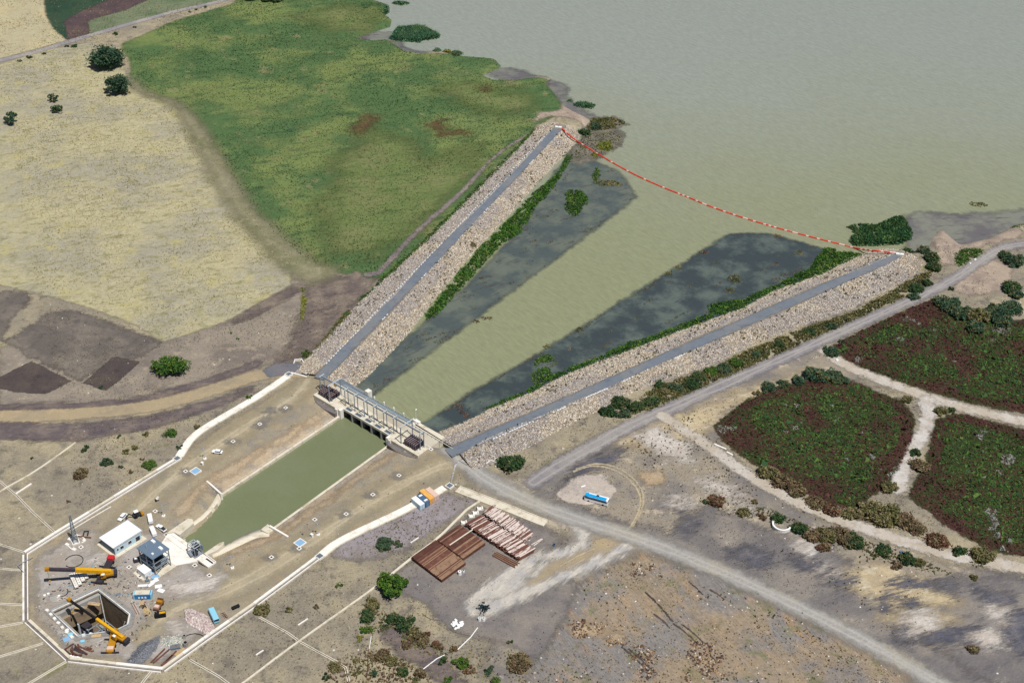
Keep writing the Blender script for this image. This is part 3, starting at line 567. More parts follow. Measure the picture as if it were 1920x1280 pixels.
# keep the flat lake sheet out of the lowered canal: canal water lies in its own walls
cw = link("canal_water", MB().prism([tuple(p) for p in gws([(16.4, -2.0), (17.6, -73.8), (18.7, -76.4), (21.4, -80.7), (24.1, -87.1), (25.4, -92.3), (25.8, -103), (43.0, -103), (44.1, -93.3), (44.1, -89.2), (45.3, -81.9), (48.2, -77.3), (49.4, -73.3), (47.0, -2.0)])], -5.0, ZC).mesh("canal_water", M['canal'])); cw["kind"] = 'structure'
def wregion(name, px, mat, off, margin=4.0):
    p = ats(px, ZL); lo = p.min(0) - 6 - margin; hi = p.max(0) + 6 + margin
    bb = (X > lo[0]) & (X < hi[0]) & (Y > lo[1]) & (Y < hi[1])
    s = np.full(X.shape, -99.0); s[bb] = sdf_poly(X[bb], Y[bb], p)
    return sheet(name, s, mat, 0, margin, flat=ZL + off)
wregion("shallow_water", [(1192, 369), (1172, 334), (1157, 319), (1130, 309), (1112, 300), (1080, 285), (1040, 320), (985, 420), (880, 530), (800, 600), (760, 635), (690, 700), (650, 745), (690, 745), (697, 743), (1120, 427), (1175, 385)], M['shallow'], .02)
wregion("shallow_water", [(772, 805), (799, 789), (858, 752), (909, 720), (978, 681.5), (1102, 606), (1197, 544), (1282, 493), (1355, 445), (1367, 439), (1400, 437), (1439, 438), (1507, 455), (1530, 463), (1560, 470), (1500, 540), (1300, 620), (1040, 730), (860, 820), (800, 850)], M['shallow_dark'], .02)
wregion("shallow_water", [(1690, 410), (1720, 398), (1800, 402), (1900, 395), (1960, 390), (1960, 440), (1700, 480)], M['shallow_mud'], .02, 12)
wregion("shallow_water", [(660, 60), (735, 60), (765, 92), (800, 98), (850, 98), (800, 112), (700, 90)], M['shallow_mud'], .02, 10)
wregion("shallow_water", [(900, 130), (960, 128), (1000, 140), (1060, 158), (1064, 185), (1110, 215), (1130, 225), (1040, 220), (960, 160)], M['shallow_mud'], .02, 10)

for q in MUD: wregion("wet_mud", q, G['wet'], .05, 6)
wregion("wet_mud", [(1098, 238), (1112, 222), (1150, 219), (1176, 233), (1150, 246), (1172, 256), (1160, 270), (1120, 296), (1080, 300), (1068, 288), (1096, 256)], G['wet'], .06, 6)
lay_sheets()
# ------------------------------------------------------------------ stones, blades and leaves as real geometry
_CUBE = np.array([(-1, -1, -1), (1, -1, -1), (1, 1, -1), (-1, 1, -1), (-1, -1, 1), (1, -1, 1), (1, 1, 1), (-1, 1, 1)], float)
_CF = np.array([(0, 3, 2, 1), (4, 5, 6, 7), (0, 1, 5, 4), (1, 2, 6, 5), (2, 3, 7, 6), (3, 0, 4, 7)])
def stones(pts, size, cols, name, kind='stuff', mat=None, parent=None, flat=.7):
    pts = np.asarray(pts, float); n = len(pts); r = size * np.exp(RNG.normal(-.04, .24, (n, 1, 1))) * RNG.uniform(.7, 1.3, (n, 1, 3))
    v = _CUBE[None] * .5; v = np.repeat(v, n, 0) * RNG.uniform(.6, 1.1, (n, 8, 3)) * r
    a = RNG.uniform(0, 6.28, n); b = RNG.uniform(-.7, .7, n); ca, sa, cb, sb = np.cos(a), np.sin(a), np.cos(b), np.sin(b)
    x = v[:, :, 0] * cb[:, None] + v[:, :, 2] * sb[:, None]; z = -v[:, :, 0] * sb[:, None] + v[:, :, 2] * cb[:, None]; y = v[:, :, 1]
    V = np.stack([x * ca[:, None] - y * sa[:, None], x * sa[:, None] + y * ca[:, None], z * flat], 2) + pts[:, None]
    Fc = (_CF[None] + 8 * np.arange(n)[:, None, None]).reshape(-1, 4)
    cols = np.asarray(cols); c = cols[RNG.integers(0, len(cols), n)] * RNG.uniform(.74, 1.1, (n, 1))
    o = link(name, fast_mesh(name, V.reshape(-1, 3), Fc, mat or M['stone'], np.repeat(c, 8, 0)), parent)
    if kind: o["kind"] = kind
    return o
def blades(pts, hgt, wid, col, name, k=3, kind='stuff', parent=None, lean=.6):
    """k little leaf triangles per tuft; hgt, wid, col may be per tuft"""
    pts = np.asarray(pts, float); n = len(pts)
    hgt = np.broadcast_to(hgt, n)[:, None] * RNG.uniform(.6, 1.3, (n, k)); wid = np.broadcast_to(wid, n)[:, None] * RNG.uniform(.6, 1.3, (n, k))
    a = RNG.uniform(0, 6.28, (n, k)); l = RNG.uniform(.2, 1, (n, k)) * lean
    d = np.stack([np.cos(a), np.sin(a)], -1); s = np.stack([-np.sin(a), np.cos(a)], -1)
    base = pts[:, None, :2] + RNG.normal(0, .25, (n, k, 2)) * wid[..., None]
    V = np.zeros((n, k, 3, 3)); zz = pts[:, None, 2]
    V[:, :, 0, :2] = base - s * wid[..., None] / 2; V[:, :, 1, :2] = base + s * wid[..., None] / 2
    V[:, :, 2, :2] = base + d * (hgt * l)[..., None]; V[:, :, 0, 2] = zz - .03; V[:, :, 1, 2] = zz - .03; V[:, :, 2, 2] = zz + hgt
    Fc = np.arange(n * k * 3).reshape(-1, 3)
    c = np.asarray(col, float); c = np.broadcast_to(c, (n, 3))[:, None, None] * RNG.uniform(.8, 1.2, (n, k, 1, 1)); c = np.broadcast_to(c, (n, k, 3, 3)).reshape(-1, 3)
    o = link(name, fast_mesh(name, V.reshape(-1, 3), Fc, M['blade'], c), parent)
    if kind: o["kind"] = kind
    return o
def pick(sdf_fn, box, n):
    """n random world points of a box where the test holds"""
    p = np.stack([RNG.uniform(box[0], box[2], n), RNG.uniform(box[1], box[3], n)], 1)
    return p[sdf_fn(p[:, 0], p[:, 1])]
def view_pts(n, margin=10):
    y = np.sqrt(RNG.uniform(322 ** 2, 1040 ** 2, n)); x = RNG.uniform(-1, 1, n) * (.392 * y + margin); return np.stack([x, y], 1)
def inpoly(p, poly): return sdf_poly(p[:, 0], p[:, 1], poly) > 0
def sample_grid(A, p):
    i = np.clip(np.round((p[:, 0] - gx[0]) / GS).astype(int), 0, NX - 1); j = np.clip(np.round((p[:, 1] - gy[0]) / GS).astype(int), 0, NY - 1); return A[i, j]
def with_z(p, lift=0.0, lo=None):
    z = hz(p[:, 0], p[:, 1]) + lift
    if lo is not None: z = np.maximum(z, lo)
    return np.c_[p, z]
def poly_pts(poly, n, dens=None):
    lo = poly.min(0); hi = poly.max(0)
    if dens: n = int(min(900000, dens * (hi[0] - lo[0]) * (hi[1] - lo[1])))
    return pick(lambda x, y: sdf_poly(x, y, poly) > 0, (lo[0], lo[1], hi[0], hi[1]), n)
def mixcol(p, cols, s, seed, jit=.15):
    """colours that follow a patchy pattern"""
    t = fnoise(p[:, 0], p[:, 1], s, seed, 3); t = np.clip((t - .3) / .4, 0, .999) + RNG.normal(0, jit, len(p)); k = np.clip((t * len(cols)).astype(int), 0, len(cols) - 1)
    return np.asarray(cols)[k]

# ------------------------------------------------------------------ the two stone-faced embankments
ZK = 2.3
def embankment(axis_px, toe_a, toe_b, crest_a, crest_b, za, zb, tip_len, tip_r):
    """section lines a (left of the way out) and b; returns stations of (toe, crest, crest, toe) in world"""
    A, B = at(*axis_px[0], ZK)[:2], at(*axis_px[1], ZK)[:2]; u = (B - A) / np.linalg.norm(B - A); n = np.array([-u[1], u[0]]); Ln = np.linalg.norm(B - A)
    def fn(px, z):
        q = ats(px, z) - A; s = q @ u; v = q @ n; o = np.argsort(s); return s[o], v[o]
    L = [fn(toe_a, za), fn(crest_a, ZK), fn(crest_b, ZK), fn(toe_b, zb)]
    S_ = np.arange(-4, Ln + .1, 3.0); st = []
    for s in S_:
        row = []
        for (ss, vv), z in zip(L, (za, ZK, ZK, zb)): row.append((*(A + u * s + n * np.interp(s, ss, vv)), z))
        st.append(row)
    c = A + u * Ln; va = np.interp(Ln, *L[0]); vb = np.interp(Ln, *L[3]); ca = np.interp(Ln, *L[1]); cb = np.interp(Ln, *L[2]); mid = (ca + cb) / 2; cc = c + n * mid
    for t in np.linspace(0, math.pi, 15)[1:-1]:
        dr = n * math.cos(t) + u * math.sin(t); r0 = (va - mid) * (1 + math.cos(t)) / 2 + (mid - vb) * (1 - math.cos(t)) / 2
        k = math.sin(t); rt = r0 * (1 - k) + tip_r * k; rc = (ca - cb) / 2 * (1 - k) + tip_len * k; zt = za * (1 + math.cos(t)) / 2 + zb * (1 - math.cos(t)) / 2
        st.append([(*(cc + dr * rt), zt), (*(cc + dr * rc), ZK), None, None])
    return st, A, u, n, Ln
def build_embankment(nm, label_water, st, boxes):
    V, Fc = [], []
    def quad(a, b, c, d): k = len(V); V.extend([a, b, c, d]); Fc.append([k, k + 1, k + 2, k + 3])
    main = [r for r in st if r[2] is not None]; tip = [r for r in st if r[2] is None]; slopes = []
    for a, b in zip(main[:-1], main[1:]):
        quad(a[1], a[0], b[0], b[1]); quad(a[2], a[1], b[1], b[2]); quad(a[3], a[2], b[2], b[3]); slopes += [(a[1], a[0], b[0], b[1]), (a[2], a[3], b[3], b[2])]
    e = main[-1]; ring = [(e[0], e[1])] + [(r[0], r[1]) for r in tip] + [(e[3], e[2])]; ctr = tuple((np.array(e[1]) + np.array(e[2])) / 2)
    for (t0, c0), (t1, c1) in zip(ring[:-1], ring[1:]):
        quad(c0, t0, t1, c1); slopes.append((c0, t0, t1, c1)); quad(ctr, c0, c1, ctr)
    # the embankment body goes down to the bed so that no edge floats
    o = link("embankment", fast_mesh("embankment", V, Fc, G['rubble_soil'])); o["kind"] = 'structure'
    P = []
    for (c0, t0, t1, c1) in slopes:
        c0, t0, t1, c1 = map(np.array, (c0, t0, t1, c1)); ar = np.linalg.norm(np.cross(c1 - c0, t0 - c0)); k = RNG.poisson(ar / .15)
        u = RNG.uniform(0, 1, (k, 1)); v = RNG.uniform(-.01, 1.0, (k, 1)); P.append((c0 * (1 - u) + c1 * u) * (1 - v) + (t0 * (1 - u) + t1 * u) * v)
    P = np.vstack(P); t = fnoise(P[:, 0], P[:, 1], 26, 21, 3); low = (P[:, 2] < -.2)
    warm = [C(226, 212, 188), C(214, 196, 170), C(232, 222, 204), C(202, 182, 156), C(238, 231, 217), C(184, 168, 150)]; grey = [C(192, 186, 180), C(174, 168, 166), C(208, 198, 188), C(154, 148, 148), C(202, 184, 166), C(218, 210, 203)]
    wm = low | (t > .52); wm ^= RNG.random(len(P)) < .2
    pos = P.copy(); pos[:, 2] += .08
    for nm2, sel, cols in (("riprap", wm, warm), ("riprap", ~wm, grey)): stones(pos[sel], .42, cols, nm2)
    sel = RNG.random(len(P)) < .02 * (fnoise(P[:, 0], P[:, 1], 9, 44) > .5); blades(P[sel] + [0, 0, .1], .7, .8, np.array([C(96, 100, 70), C(112, 100, 78), C(78, 86, 58)])[RNG.integers(0, 3, int(sel.sum()))], "slope_weeds", 5)
    return P
L_toe = [(560, 690), (570, 675), (623, 620), (680, 560), (720, 520), (780, 467), (830, 417), (910, 335), (957, 287), (990, 257), (1004, 238)]
L_ca = [(590, 700), (600, 690), (660, 633), (743, 550), (813, 470), (887, 400), (960, 325), (1017, 263), (1040, 238)]
L_cb = [(610, 712), (623, 700), (713, 610), (800, 513), (893, 413), (977, 327), (1053, 244)]
L_wt = [(655, 735), (670, 723), (693, 706), (773, 620), (820, 556), (892, 470), (960, 400), (996, 358), (1030, 322), (1066, 285), (1088, 258)]
st1, A1, u1, n1, Ln1 = embankment([(611, 697), (1046, 241)], L_toe, L_wt, L_ca, L_cb, -.2, -2.3, 7.0, 14.0)
build_embankment("embankment", "", st1, None)
R_wt = [(800, 822), (819, 810), (850, 799), (894, 779), (929, 760), (999, 733), (1057, 702), (1169, 660), (1282, 617), (1394, 577), (1451, 544), (1539, 515), (1620, 475), (1660, 462)]
R_ca = [(840, 837), (856, 830), (895, 811), (948, 790), (999, 768), (1102, 724), (1223, 670), (1310, 629), (1394, 595), (1526, 536), (1632, 496), (1670, 478)]
R_cb = [(868, 850), (882, 840), (909, 824), (957, 803), (1040, 769), (1127, 732), (1234, 684), (1320, 648), (1445, 596), (1570, 538), (1664, 496), (1694, 480)]
R_lt = [(905, 880), (934, 868), (961, 851), (985, 842), (1040, 812), (1124, 769), (1226, 720), (1324, 690), (1394, 655), (1482, 619), (1592, 582), (1673, 540), (1722, 510)]
st2, A2, u2, n2, Ln2 = embankment([(869, 837), (1684, 478)], R_wt, R_lt, R_ca, R_cb, -2.3, -.2, 5.0, 12.0)
build_embankment("embankment", "", st2, None)
def strip(name, pts, hw, z, mat, ext=.8):
    p = resample(smooth(pts, 1), 3.0); d = np.gradient(p, axis=0); d /= np.linalg.norm(d, axis=1)[:, None]; nn = np.stack([-d[:, 1], d[:, 0]], 1); V = []; sd = []; Fc = []
    offs = [-hw - ext, -hw * .5, 0, hw * .5, hw + ext]
    for i in range(len(p)):
        for o_ in offs: V.append((*(p[i] + nn[i] * o_), z)); sd.append(hw - abs(o_))
    for i in range(len(p) - 1):
        for k in range(4): a = i * 5 + k; Fc.append([a, a + 1, a + 6, a + 5][::-1])
    o = link(name, fast_mesh(name, V, Fc, mat, attrs={"sdf": sd})); o["kind"] = 'structure'; return o, p, nn
cr1, p1, nn1 = strip("crest_road", [A1 + u1 * s + n1 * v for s, v in ((-6, 0), (40, .2), (120, -.2), (200, 0), (Ln1 - 1, 0))], 3.0, ZK + .06, G['asphalt'])
cr2, p2, nn2 = strip("crest_road", [A2 + u2 * s + n2 * v for s, v in ((-8, 0), (60, -.3), (140, .2), (220, 0), (Ln2 - 1, 0))], 2.9, ZK + .06, G['asphalt'])
# white kerb stones, each a part of its road
kerb_me = MB().box((0, 0, .11), (1.15, .42, .30), taper=.85).mesh("kerb_stone", M['white'])
def kerbs(parent, A, u, n, off, spans, gap=1.75):
    for s0, s1 in spans:
        s = s0
        while s < s1:
            q = A + u * s + n * (off + random.uniform(-.12, .12))
            link("kerb_stone", kerb_me, parent, (q[0], q[1], ZK + .06), math.atan2(u[1], u[0]) + random.uniform(-.06, .06)); s += gap + random.choice([0, 0, 0, .5, 1.2])
kerbs(cr1, A1, u1, n1, 3.15, [(6, 36), (44, 128), (136, 206), (218, 270)], 2.2)
kerbs(cr1, A1, u1, n1, -3.15, [(50, 56), (92, 97), (168, 174), (232, 238)], 1.6)
kerbs(cr2, A2, u2, n2, -3.2, [(14, 34), (47, 54), (66, 78), (88, 94), (120, 126)], 1.3)

G['tyre'] = ground_mat("tyre_line", C(190, 176, 150), C(176, 166, 148), None, 8, 3, fine=.2, edge=(.5, .8, 4), bump=.2); G['rut'] = ground_mat("dark_rut", C(74, 64, 60), C(96, 84, 76), None, 6, 2, fine=.3, edge=(.3, .8, 3), bump=.3)
arc = [(1080, 880), (1120, 866), (1170, 880), (1206, 915), (1207, 950), (1185, 988)]
for k, d in enumerate((0, 7)): strip("tyre_track", smooth(ats([(x - d * .8, y + d * .6) for x, y in arc]), 2), .5, .16 + .012 * k, G['tyre'], .5)
for k, (a, b_, c_) in enumerate((((1190, 1012), (1120, 1035), (1062, 1066)), ((1200, 1018), (1130, 1040), (1072, 1070)), ((1180, 1008), (1105, 1030), (1050, 1062)))): strip("tyre_track", smooth(ats([a, b_, c_]), 2), .5, .2 + .012 * k, G['tyre'], .5)
for k, (a, b_) in enumerate((((1278, 1170), (1322, 1208)), ((1262, 1168), (1306, 1205)), ((1165, 1212), (1215, 1258)), ((1225, 1150), (1256, 1178)), ((1290, 1090), (1318, 1115)), ((1330, 1105), (1358, 1124)), ((1178, 1216), (1228, 1262)), ((1210, 1110), (1262, 1166)))): strip("rut", ats([a, ((a[0] + b_[0]) / 2 + 2, (a[1] + b_[1]) / 2 - 1), b_]), .28, .2 + .012 * k, G['rut'], .5)
# ------------------------------------------------------------------ the intake gate (site grid: x along it, y upstream)
gate = thing("intake_gate", "long concrete gate bridge with grey steel hoist frames across the canal head", "dam gate", (*GO, 0), GA)
for x0, x1 in ((-.8, 15.9), (47.2, 65.2)):
    a = MB().box(((x0 + x1) / 2, 3.9, -2.0), (x1 - x0, 17.2, 7.98)).build("abutment", M['cream_conc'], gate)
MB().prism([(-.4, -4.75), (15.2, -4.75), (15.4, -6.6), (9, -7.4), (2.5, -6.4)], -5, .35).build("wing_wall", M['dark_conc'], gate)
MB().prism([(48.4, -4.75), (64.6, -4.75), (60, -6.6), (54, -7.4), (48.2, -6.6)], -5, .35).build("wing_wall", M['dark_conc'], gate)
PX = [22.35, 28.5, 34.65, 40.8]
for x in PX:
    MB().prism([(x - .42, -3.0), (x + .42, -3.0), (x + .42, 11.0), (x, 11.9), (x - .42, 11.0)], -6.5, 1.1).build("pier", M['grey_conc'], gate)
for x in (16.2, 46.7):
    MB().box((x + (.3 if x < 30 else -.3), -3.9, -2.3), (1.3, 1.9, 8.5)).build("end_pier", M['white_conc'], gate)
    MB().box((x + (-1.6 if x < 30 else 1.4), -4.6, -2.0), (1.5, 1.4, 7.7)).build("end_pier", M['white_conc'], gate)
dk = MB().box((31.55, 4.0, 1.52), (31.3, 13.9, 1.0)).build("deck", M['cream_conc'], gate)
MB().box((31.55, -2.75, 2.1), (31.3, .35, .16)).build("kerb", M['white_conc'], gate)
for i in range(5):
    x = 19.4 + 6.13 * i
    b = MB()
    for k in range(9): b.box((x - 1.6 + k * .4, -1.55, 2.06), (.16, 1.5, .07))
    b.box((x, -.8, 2.07), (3.6, .18, .1)); b.box((x, -2.3, 2.07), (3.6, .18, .1))
    g_ = MB().box((x, -1.55, 2.03), (3.5, 1.5, .03)).build("gate_slot", M['glass'], gate)
    b.build("slot_grating", M['grate'], g_)
    q = MB().box((x, -1.0, -.2), (5.2, .25, 2.4)).build("lift_gate", M['dark_steel'], gate)
ZT = 10.8
def portal(x, ya, yb, ext=.5, w_=.3, z=ZT):
    p = MB().beam((x, ya - ext, z - .16), (x, yb + ext, z - .16), .34, .32).build("portal_beam", M['pale_steel'], gate)
    for y in (ya, yb):
        l = MB().box((x, y, (2.02 + z - .33) / 2), (w_, w_, z - .33 - 2.02)).build("portal_leg", M['steel'], p)
        MB().box((x, y, 2.09), (.7, .7, .14)).build("foot_plate", M['steel'], p)
    return p
for x in (16.1, 22.2, 28.3, 34.4, 40.5, 46.6): portal(x, -.55, 1.35, .3)
for x in (8.6, 53.7): portal(x, -3.3, 3.9, .6, .36, ZT + .2)
for x in (.3, 62.9): portal(x, -.9, 1.5, .3)
MB().beam((-.3, .4, ZT - .62), (63.5, .4, ZT - .62), .22, .5).beam((-.3, .4, ZT - .4), (63.5, .4, ZT - .4), .5, .08).beam((-.3, .4, ZT - .9), (63.5, .4, ZT - .9), .5, .08).build("monorail", M['steel'], gate)
h = MB().box((8.9, .4, ZT - 1.35), (1.3, .8, .9), taper=.8).tube((8.3, .4, ZT - 1.9), (9.5, .4, ZT - 1.9), .3).build("hoist", M['yellow'], gate)
MB().tube((8.9, .4, ZT - 4.2), (8.9, .4, ZT - 2), .04, n=5).box((8.9, .4, ZT - 4.4), (.3, .2, .4)).build("hook", M['dark_steel'], h)
def railing(x0, x1, y, z, nm="railing", step=2.05, hgt=1.1):
    b = MB()
    for k in range(3): b.beam((x0, y, z + hgt - k * .45), (x1, y, z + hgt - k * .45), .11 if k == 0 else .07)
    n = int((x1 - x0) / step)
    for i in range(n + 1): x = x0 + (x1 - x0) * i / n; b.box((x, y, z + hgt / 2), (.09, .09, hgt))
    return b.build(nm, M['pale_steel'], gate)
railing(5, 47.5, 8.75, 2.02); railing(9, 47.0, 10.75, 2.02); railing(1.5, 16, 3.2, 2.02, hgt=.9)
MB().box((26, 9.75, 2.1), (43, 1.7, .12)).build("walkway", M['grate'], gate)
gr = MB().beam((48.5, 8.9, 2.62), (73.5, 8.4, 2.45), .16, .42).build("guard_rail", M['white_conc'], gate)
for k in range(11): MB().box((48.6 + k * 2.45, 8.85 - .045 * k, 2.2), (.2, .2, .75)).build("guard_rail_post", M['dark_steel'], gr)
MB().tube((49.5, 10.2, 2.3), (66, 9.7, 2.0), .22).build("cable_pipe", M['black'], gate)
for x in PX + [16.6, 46.9]: MB().tube((x, 11.6, 1.0), (x, 11.6, 3.3), .42, .36, 10).build("pier_nose", M['white_conc'], gate)
MB().prism([(16.4, 11.3), (18.4, 11.3), (18.8, 13.6), (16.4, 13.6)], -4, 3.9).build("upstream_wing", M['white_conc'], gate)
MB().prism([(47.2, 11.2), (50.4, 11.2), (50.4, 12.6), (47.2, 12.9)], -4, 2.9).build("upstream_wing", M['white_conc'], gate)
MB().box((48.3, 11.3, 2.7), (1.6, .9, 1.3), taper=.8).build("control_cabinet", M['white'], gate)
t = thing("lamp_post", "slender white lamp post at the lake side of the gate bridge's end", "lamp post", gw(47.9, 12.2, 2.0), GA)
MB().tube((0, 0, 0), (0, 0, 6.4), .09, .06).build("pole", M['white'], t); MB().box((0, .25, 6.5), (.5, .9, .22), taper=.7).build("lamp_head", M['white'], t)
# asphalt across the gate, and its ramps
def flat_sheet(name, pts, z, mat, sd=9.0):
    V = [(p[0], p[1], z) for p in pts]; o = link(name, fast_mesh(name, V, [list(range(len(V)))], mat, attrs={"sdf": [sd] * len(V)})); o["kind"] = 'structure'; return o
flat_sheet("gate_road", gws([(-.9, 3.6), (65.2, 3.6), (65.2, 8.4), (-.9, 8.4)]), ZD + .035, G['gate_deck'])
flat_sheet("gate_road", gws([(-.9, 8.42), (16.0, 9.6), (16.0, 12.4), (-.9, 12.4)]), ZD + .03, G['asphalt'])
# stoplog stacks standing on the pads
def stoplog_stack(x0, n, pitch, y0, y1, hgt, label, top=None, rust=False):
    s = thing("stoplog_stack", label, "gate panels", gw(x0 + n * pitch / 2, (y0 + y1) / 2, ZD), GA, None)
    L_ = y1 - y0
    b = MB()
    for y in (-L_ * .36, L_ * .36): b.box((0, y, .16), (n * pitch + .5, .3, .28))
    b.build("rack", M['steel'], s)
    b = MB().box((0, 0, hgt / 2), (.07, L_, hgt))
    for z in (.04, hgt * .33, hgt * .66, hgt - .06): b.box((.22, 0, z), (.42, L_, .09))
    for k in range(5): b.box((.2, -L_ / 2 + .1 + k * (L_ - .2) / 4, hgt / 2), (.4, .1, hgt - .1))
    me = b.mesh("stoplog_panel", M['gate_steel']); tf = MB().box((.16, 0, hgt + .02), (.36, L_ + .04, .1)).box((.3, -L_ / 2 - .03, hgt / 2), (.3, .08, hgt)).mesh("edge_flange", M['gate_edge'])
    for i in range(n): link("edge_flange", tf, link("stoplog_panel", me, s, ((i - (n - 1) / 2) * pitch - .15, random.uniform(-.12, .12), .31 + random.uniform(0, .05))))
    return s
sR = stoplog_stack(54.9, 7, 1.07, -3.1, 2.5, 2.5, "tall stack of dark gate panels on the gate's pad nearest the gravel road")
sL = stoplog_stack(.6, 8, 1.06, -2.9, 2.9, 2.0, "low stack of dark gate panels under the hoist frame nearest the dry field")
b = MB()
for k in range(4): b.beam((-4.2, -2 + k * 1.3, 2.45), (4.2, -2 + k * 1.3, 2.45), .16, .2)
b.build("tie_bar", M['rust'], sL)
MB().box((-5.4, .6, 1.7), (2.6, .5, .5)).box((-5.4, 1.7, 1.7), (2.6, .3, .4)).build("lifting_beam", M['dark_steel'], sL)
for x, y in ((4.4, -2.5), (3.6, 1.9)): MB().box((x, y, .9), (.3, .3, 1.6)).build("stand_leg", M['steel'], sL)
# ------------------------------------------------------------------ trees, shrubs and reeds
def leaf_mesh(name, cen, size, cols, colk=None, up=.5, var=0.0):
    """one leaf-clump card (two triangles) at every centre, tilted at random with a lift towards the light"""
    n = len(cen); d = RNG.normal(0, 1, (n, 3)); d[:, 2] = np.abs(d[:, 2]) + up; d /= np.linalg.norm(d, axis=1)[:, None]
    t = np.cross(d, RNG.normal(0, 1, (n, 3))); t /= np.linalg.norm(t, axis=1)[:, None]; b = np.cross(d, t); s = size * RNG.uniform(.55, 1.35, (n, 1)) * np.exp(RNG.normal(0, var, (n, 1)))
    V = np.stack([cen - t * s - b * s * .55, cen + t * s * .9 - b * s * .3, cen + t * s + b * s * .6, cen - t * s * .8 + b * s * .45], 1).reshape(-1, 3)
    cols = np.asarray(cols); k = RNG.integers(0, len(cols), n) if colk is None else colk; c = cols[k] * RNG.uniform(.75, 1.3, (n, 1))
    return fast_mesh(name, V, np.arange(n * 4).reshape(-1, 4), M['leaf'], np.repeat(c, 4, 0))
PAL = {'dark': [C(54, 78, 52), C(66, 92, 56), C(76, 102, 60), C(46, 66, 48)], 'blue': [C(64, 90, 68), C(78, 104, 78), C(54, 78, 60), C(88, 108, 84)], 'green': [C(72, 104, 50), C(90, 124, 58), C(60, 88, 46), C(104, 128, 64)], 'olive': [C(116, 114, 76), C(98, 102, 64), C(134, 126, 86), C(84, 90, 60)],
       'brown': [C(124, 102, 82), C(104, 86, 72), C(138, 116, 90), C(92, 90, 64)], 'red': [C(120, 84, 72), C(104, 72, 64), C(132, 100, 80), C(98, 84, 62)], 'bright': [C(78, 112, 46), C(94, 128, 54), C(66, 96, 44), C(104, 124, 64)], 'yellow': [C(156, 156, 78), C(138, 146, 70), C(118, 128, 64)], 'reed': [C(84, 122, 94), C(98, 136, 100), C(72, 106, 84), C(112, 140, 98)], 'lush': [C(70, 108, 50), C(90, 128, 58), C(58, 90, 46), C(108, 134, 66), C(80, 114, 66)],
       'marsh': [C(62, 98, 64), C(78, 114, 72), C(52, 84, 58), C(94, 122, 74), C(70, 92, 56)]}
def crown(rx, ry, rz, z0, nc, per, leaf, pal, ragged=.5):
    out = []; kk = []; lob = [(RNG.uniform(0, 6.28), RNG.uniform(.7, 1.25)) for _ in range(5)]
    for i in range(nc):
        d = RNG.normal(0, 1, 3); d /= np.linalg.norm(d); d[2] = d[2] * .8 + .1; f = RNG.uniform(.35, 1.0) ** .6
        az = math.atan2(d[1], d[0]); g = 1 + .22 * sum(math.cos((az - a_) * (2 + q_ % 3)) * (w_ - .95) for q_, (a_, w_) in enumerate(lob)) * 2
        c = np.array([d[0] * rx * f * g, d[1] * ry * f * g, z0 + rz + d[2] * rz * f * RNG.uniform(.7, 1.15)]); r = RNG.uniform(.22, .42) * min(rx, ry) * (1 + ragged * RNG.normal(0, .35))
        q = RNG.normal(0, 1, (per, 3)); q /= np.linalg.norm(q, axis=1)[:, None]; q *= RNG.uniform(.35, 1, (per, 1)) ** .5 * abs(r); q[:, 2] *= .8
        out.append(c + q); k = RNG.integers(0, len(pal)); kk.append(np.where(RNG.random(per) < .7, k, RNG.integers(0, len(pal), per)))
    P_ = np.vstack(out); kk = np.concatenate(kk); ok = P_[:, 2] > .12; return P_[ok], kk[ok]
def tree(px, py, w_, h, pal, label, name="tree", nc=26, per=70, leaf=.5, trunk=True, cat="tree", aspect=1.0, group=None, rz=0):
    q = at(px, py, h * .5); z = gz(q[0], q[1]); t = thing(name, label, cat, (q[0], q[1], max(z, ZL - .1)), rz, group)
    z0 = h * .12 if trunk else -h * .12
    dry = [] if trunk else ([C(138, 126, 96), C(150, 138, 106)] if pal in ('olive', 'brown', 'red', 'yellow') else [C(112, 112, 78)]); cs_ = PAL[pal] + dry
    P_, k = crown(w_ / 2, w_ / 2 * aspect, (h - z0) / 2, z0, nc, per, leaf, cs_, .5 if trunk else .9)
    link("crown", leaf_mesh("crown", P_, leaf, cs_, k, .5, .15), t)
    if trunk:
        MB().tube((0, 0, -.2), (.1, .05, h * .5), w_ * .035 + .08, w_ * .02 + .04, 8).build("trunk", M['bark'], t)
        for a in range(3): aa = a * 2.1 + random.random(); MB().tube((.05, 0, h * .3), (math.cos(aa) * w_ * .3, math.sin(aa) * w_ * .3, h * .66), w_ * .018 + .05, .04, 6).build("limb", M['bark'], t)
    return t
def shrub(px, py, r_px, pal, label, name="shrub", hf=.62, group=None, asp=1.0, dens=1.0):
    q0 = at(px, py, .4); sc = FPX / np.linalg.norm(q0 - np.array([0, 0, CAMH])); w_ = 2 * r_px / sc; n = int(np.clip(w_ * w_ * 40 * dens, 60, 2600)); nc = max(6, int(n / 42))
    t = tree(px, py, w_, w_ * .5 * hf + .35, pal, label, name, nc, max(8, n // nc), .15 + .03 * w_, False, "bush", asp, group)
    MB().tube((0, 0, -.2), (.1, 0, w_ * .25), .1, .05, 6).build("stem", M['bark'], t); return t
tree(200, 109, 23, 13, 'blue', "largest dark tree at the corner between straw field and meadow", nc=80, per=70, leaf=.6, aspect=.85)
tree(220, 159, 15, 12, 'blue', "dark round tree just below the largest one at the meadow's edge", nc=55, per=65, leaf=.55, aspect=.9)
tree(101, 184, 6.4, 5.4, 'blue', "small dark tree standing upper in the pair in the straw field", nc=11, per=45, leaf=.4); tree(106, 205, 7.4, 4.6, 'dark', "low dark tree touching the small one in the straw field", nc=12, per=45, leaf=.4)
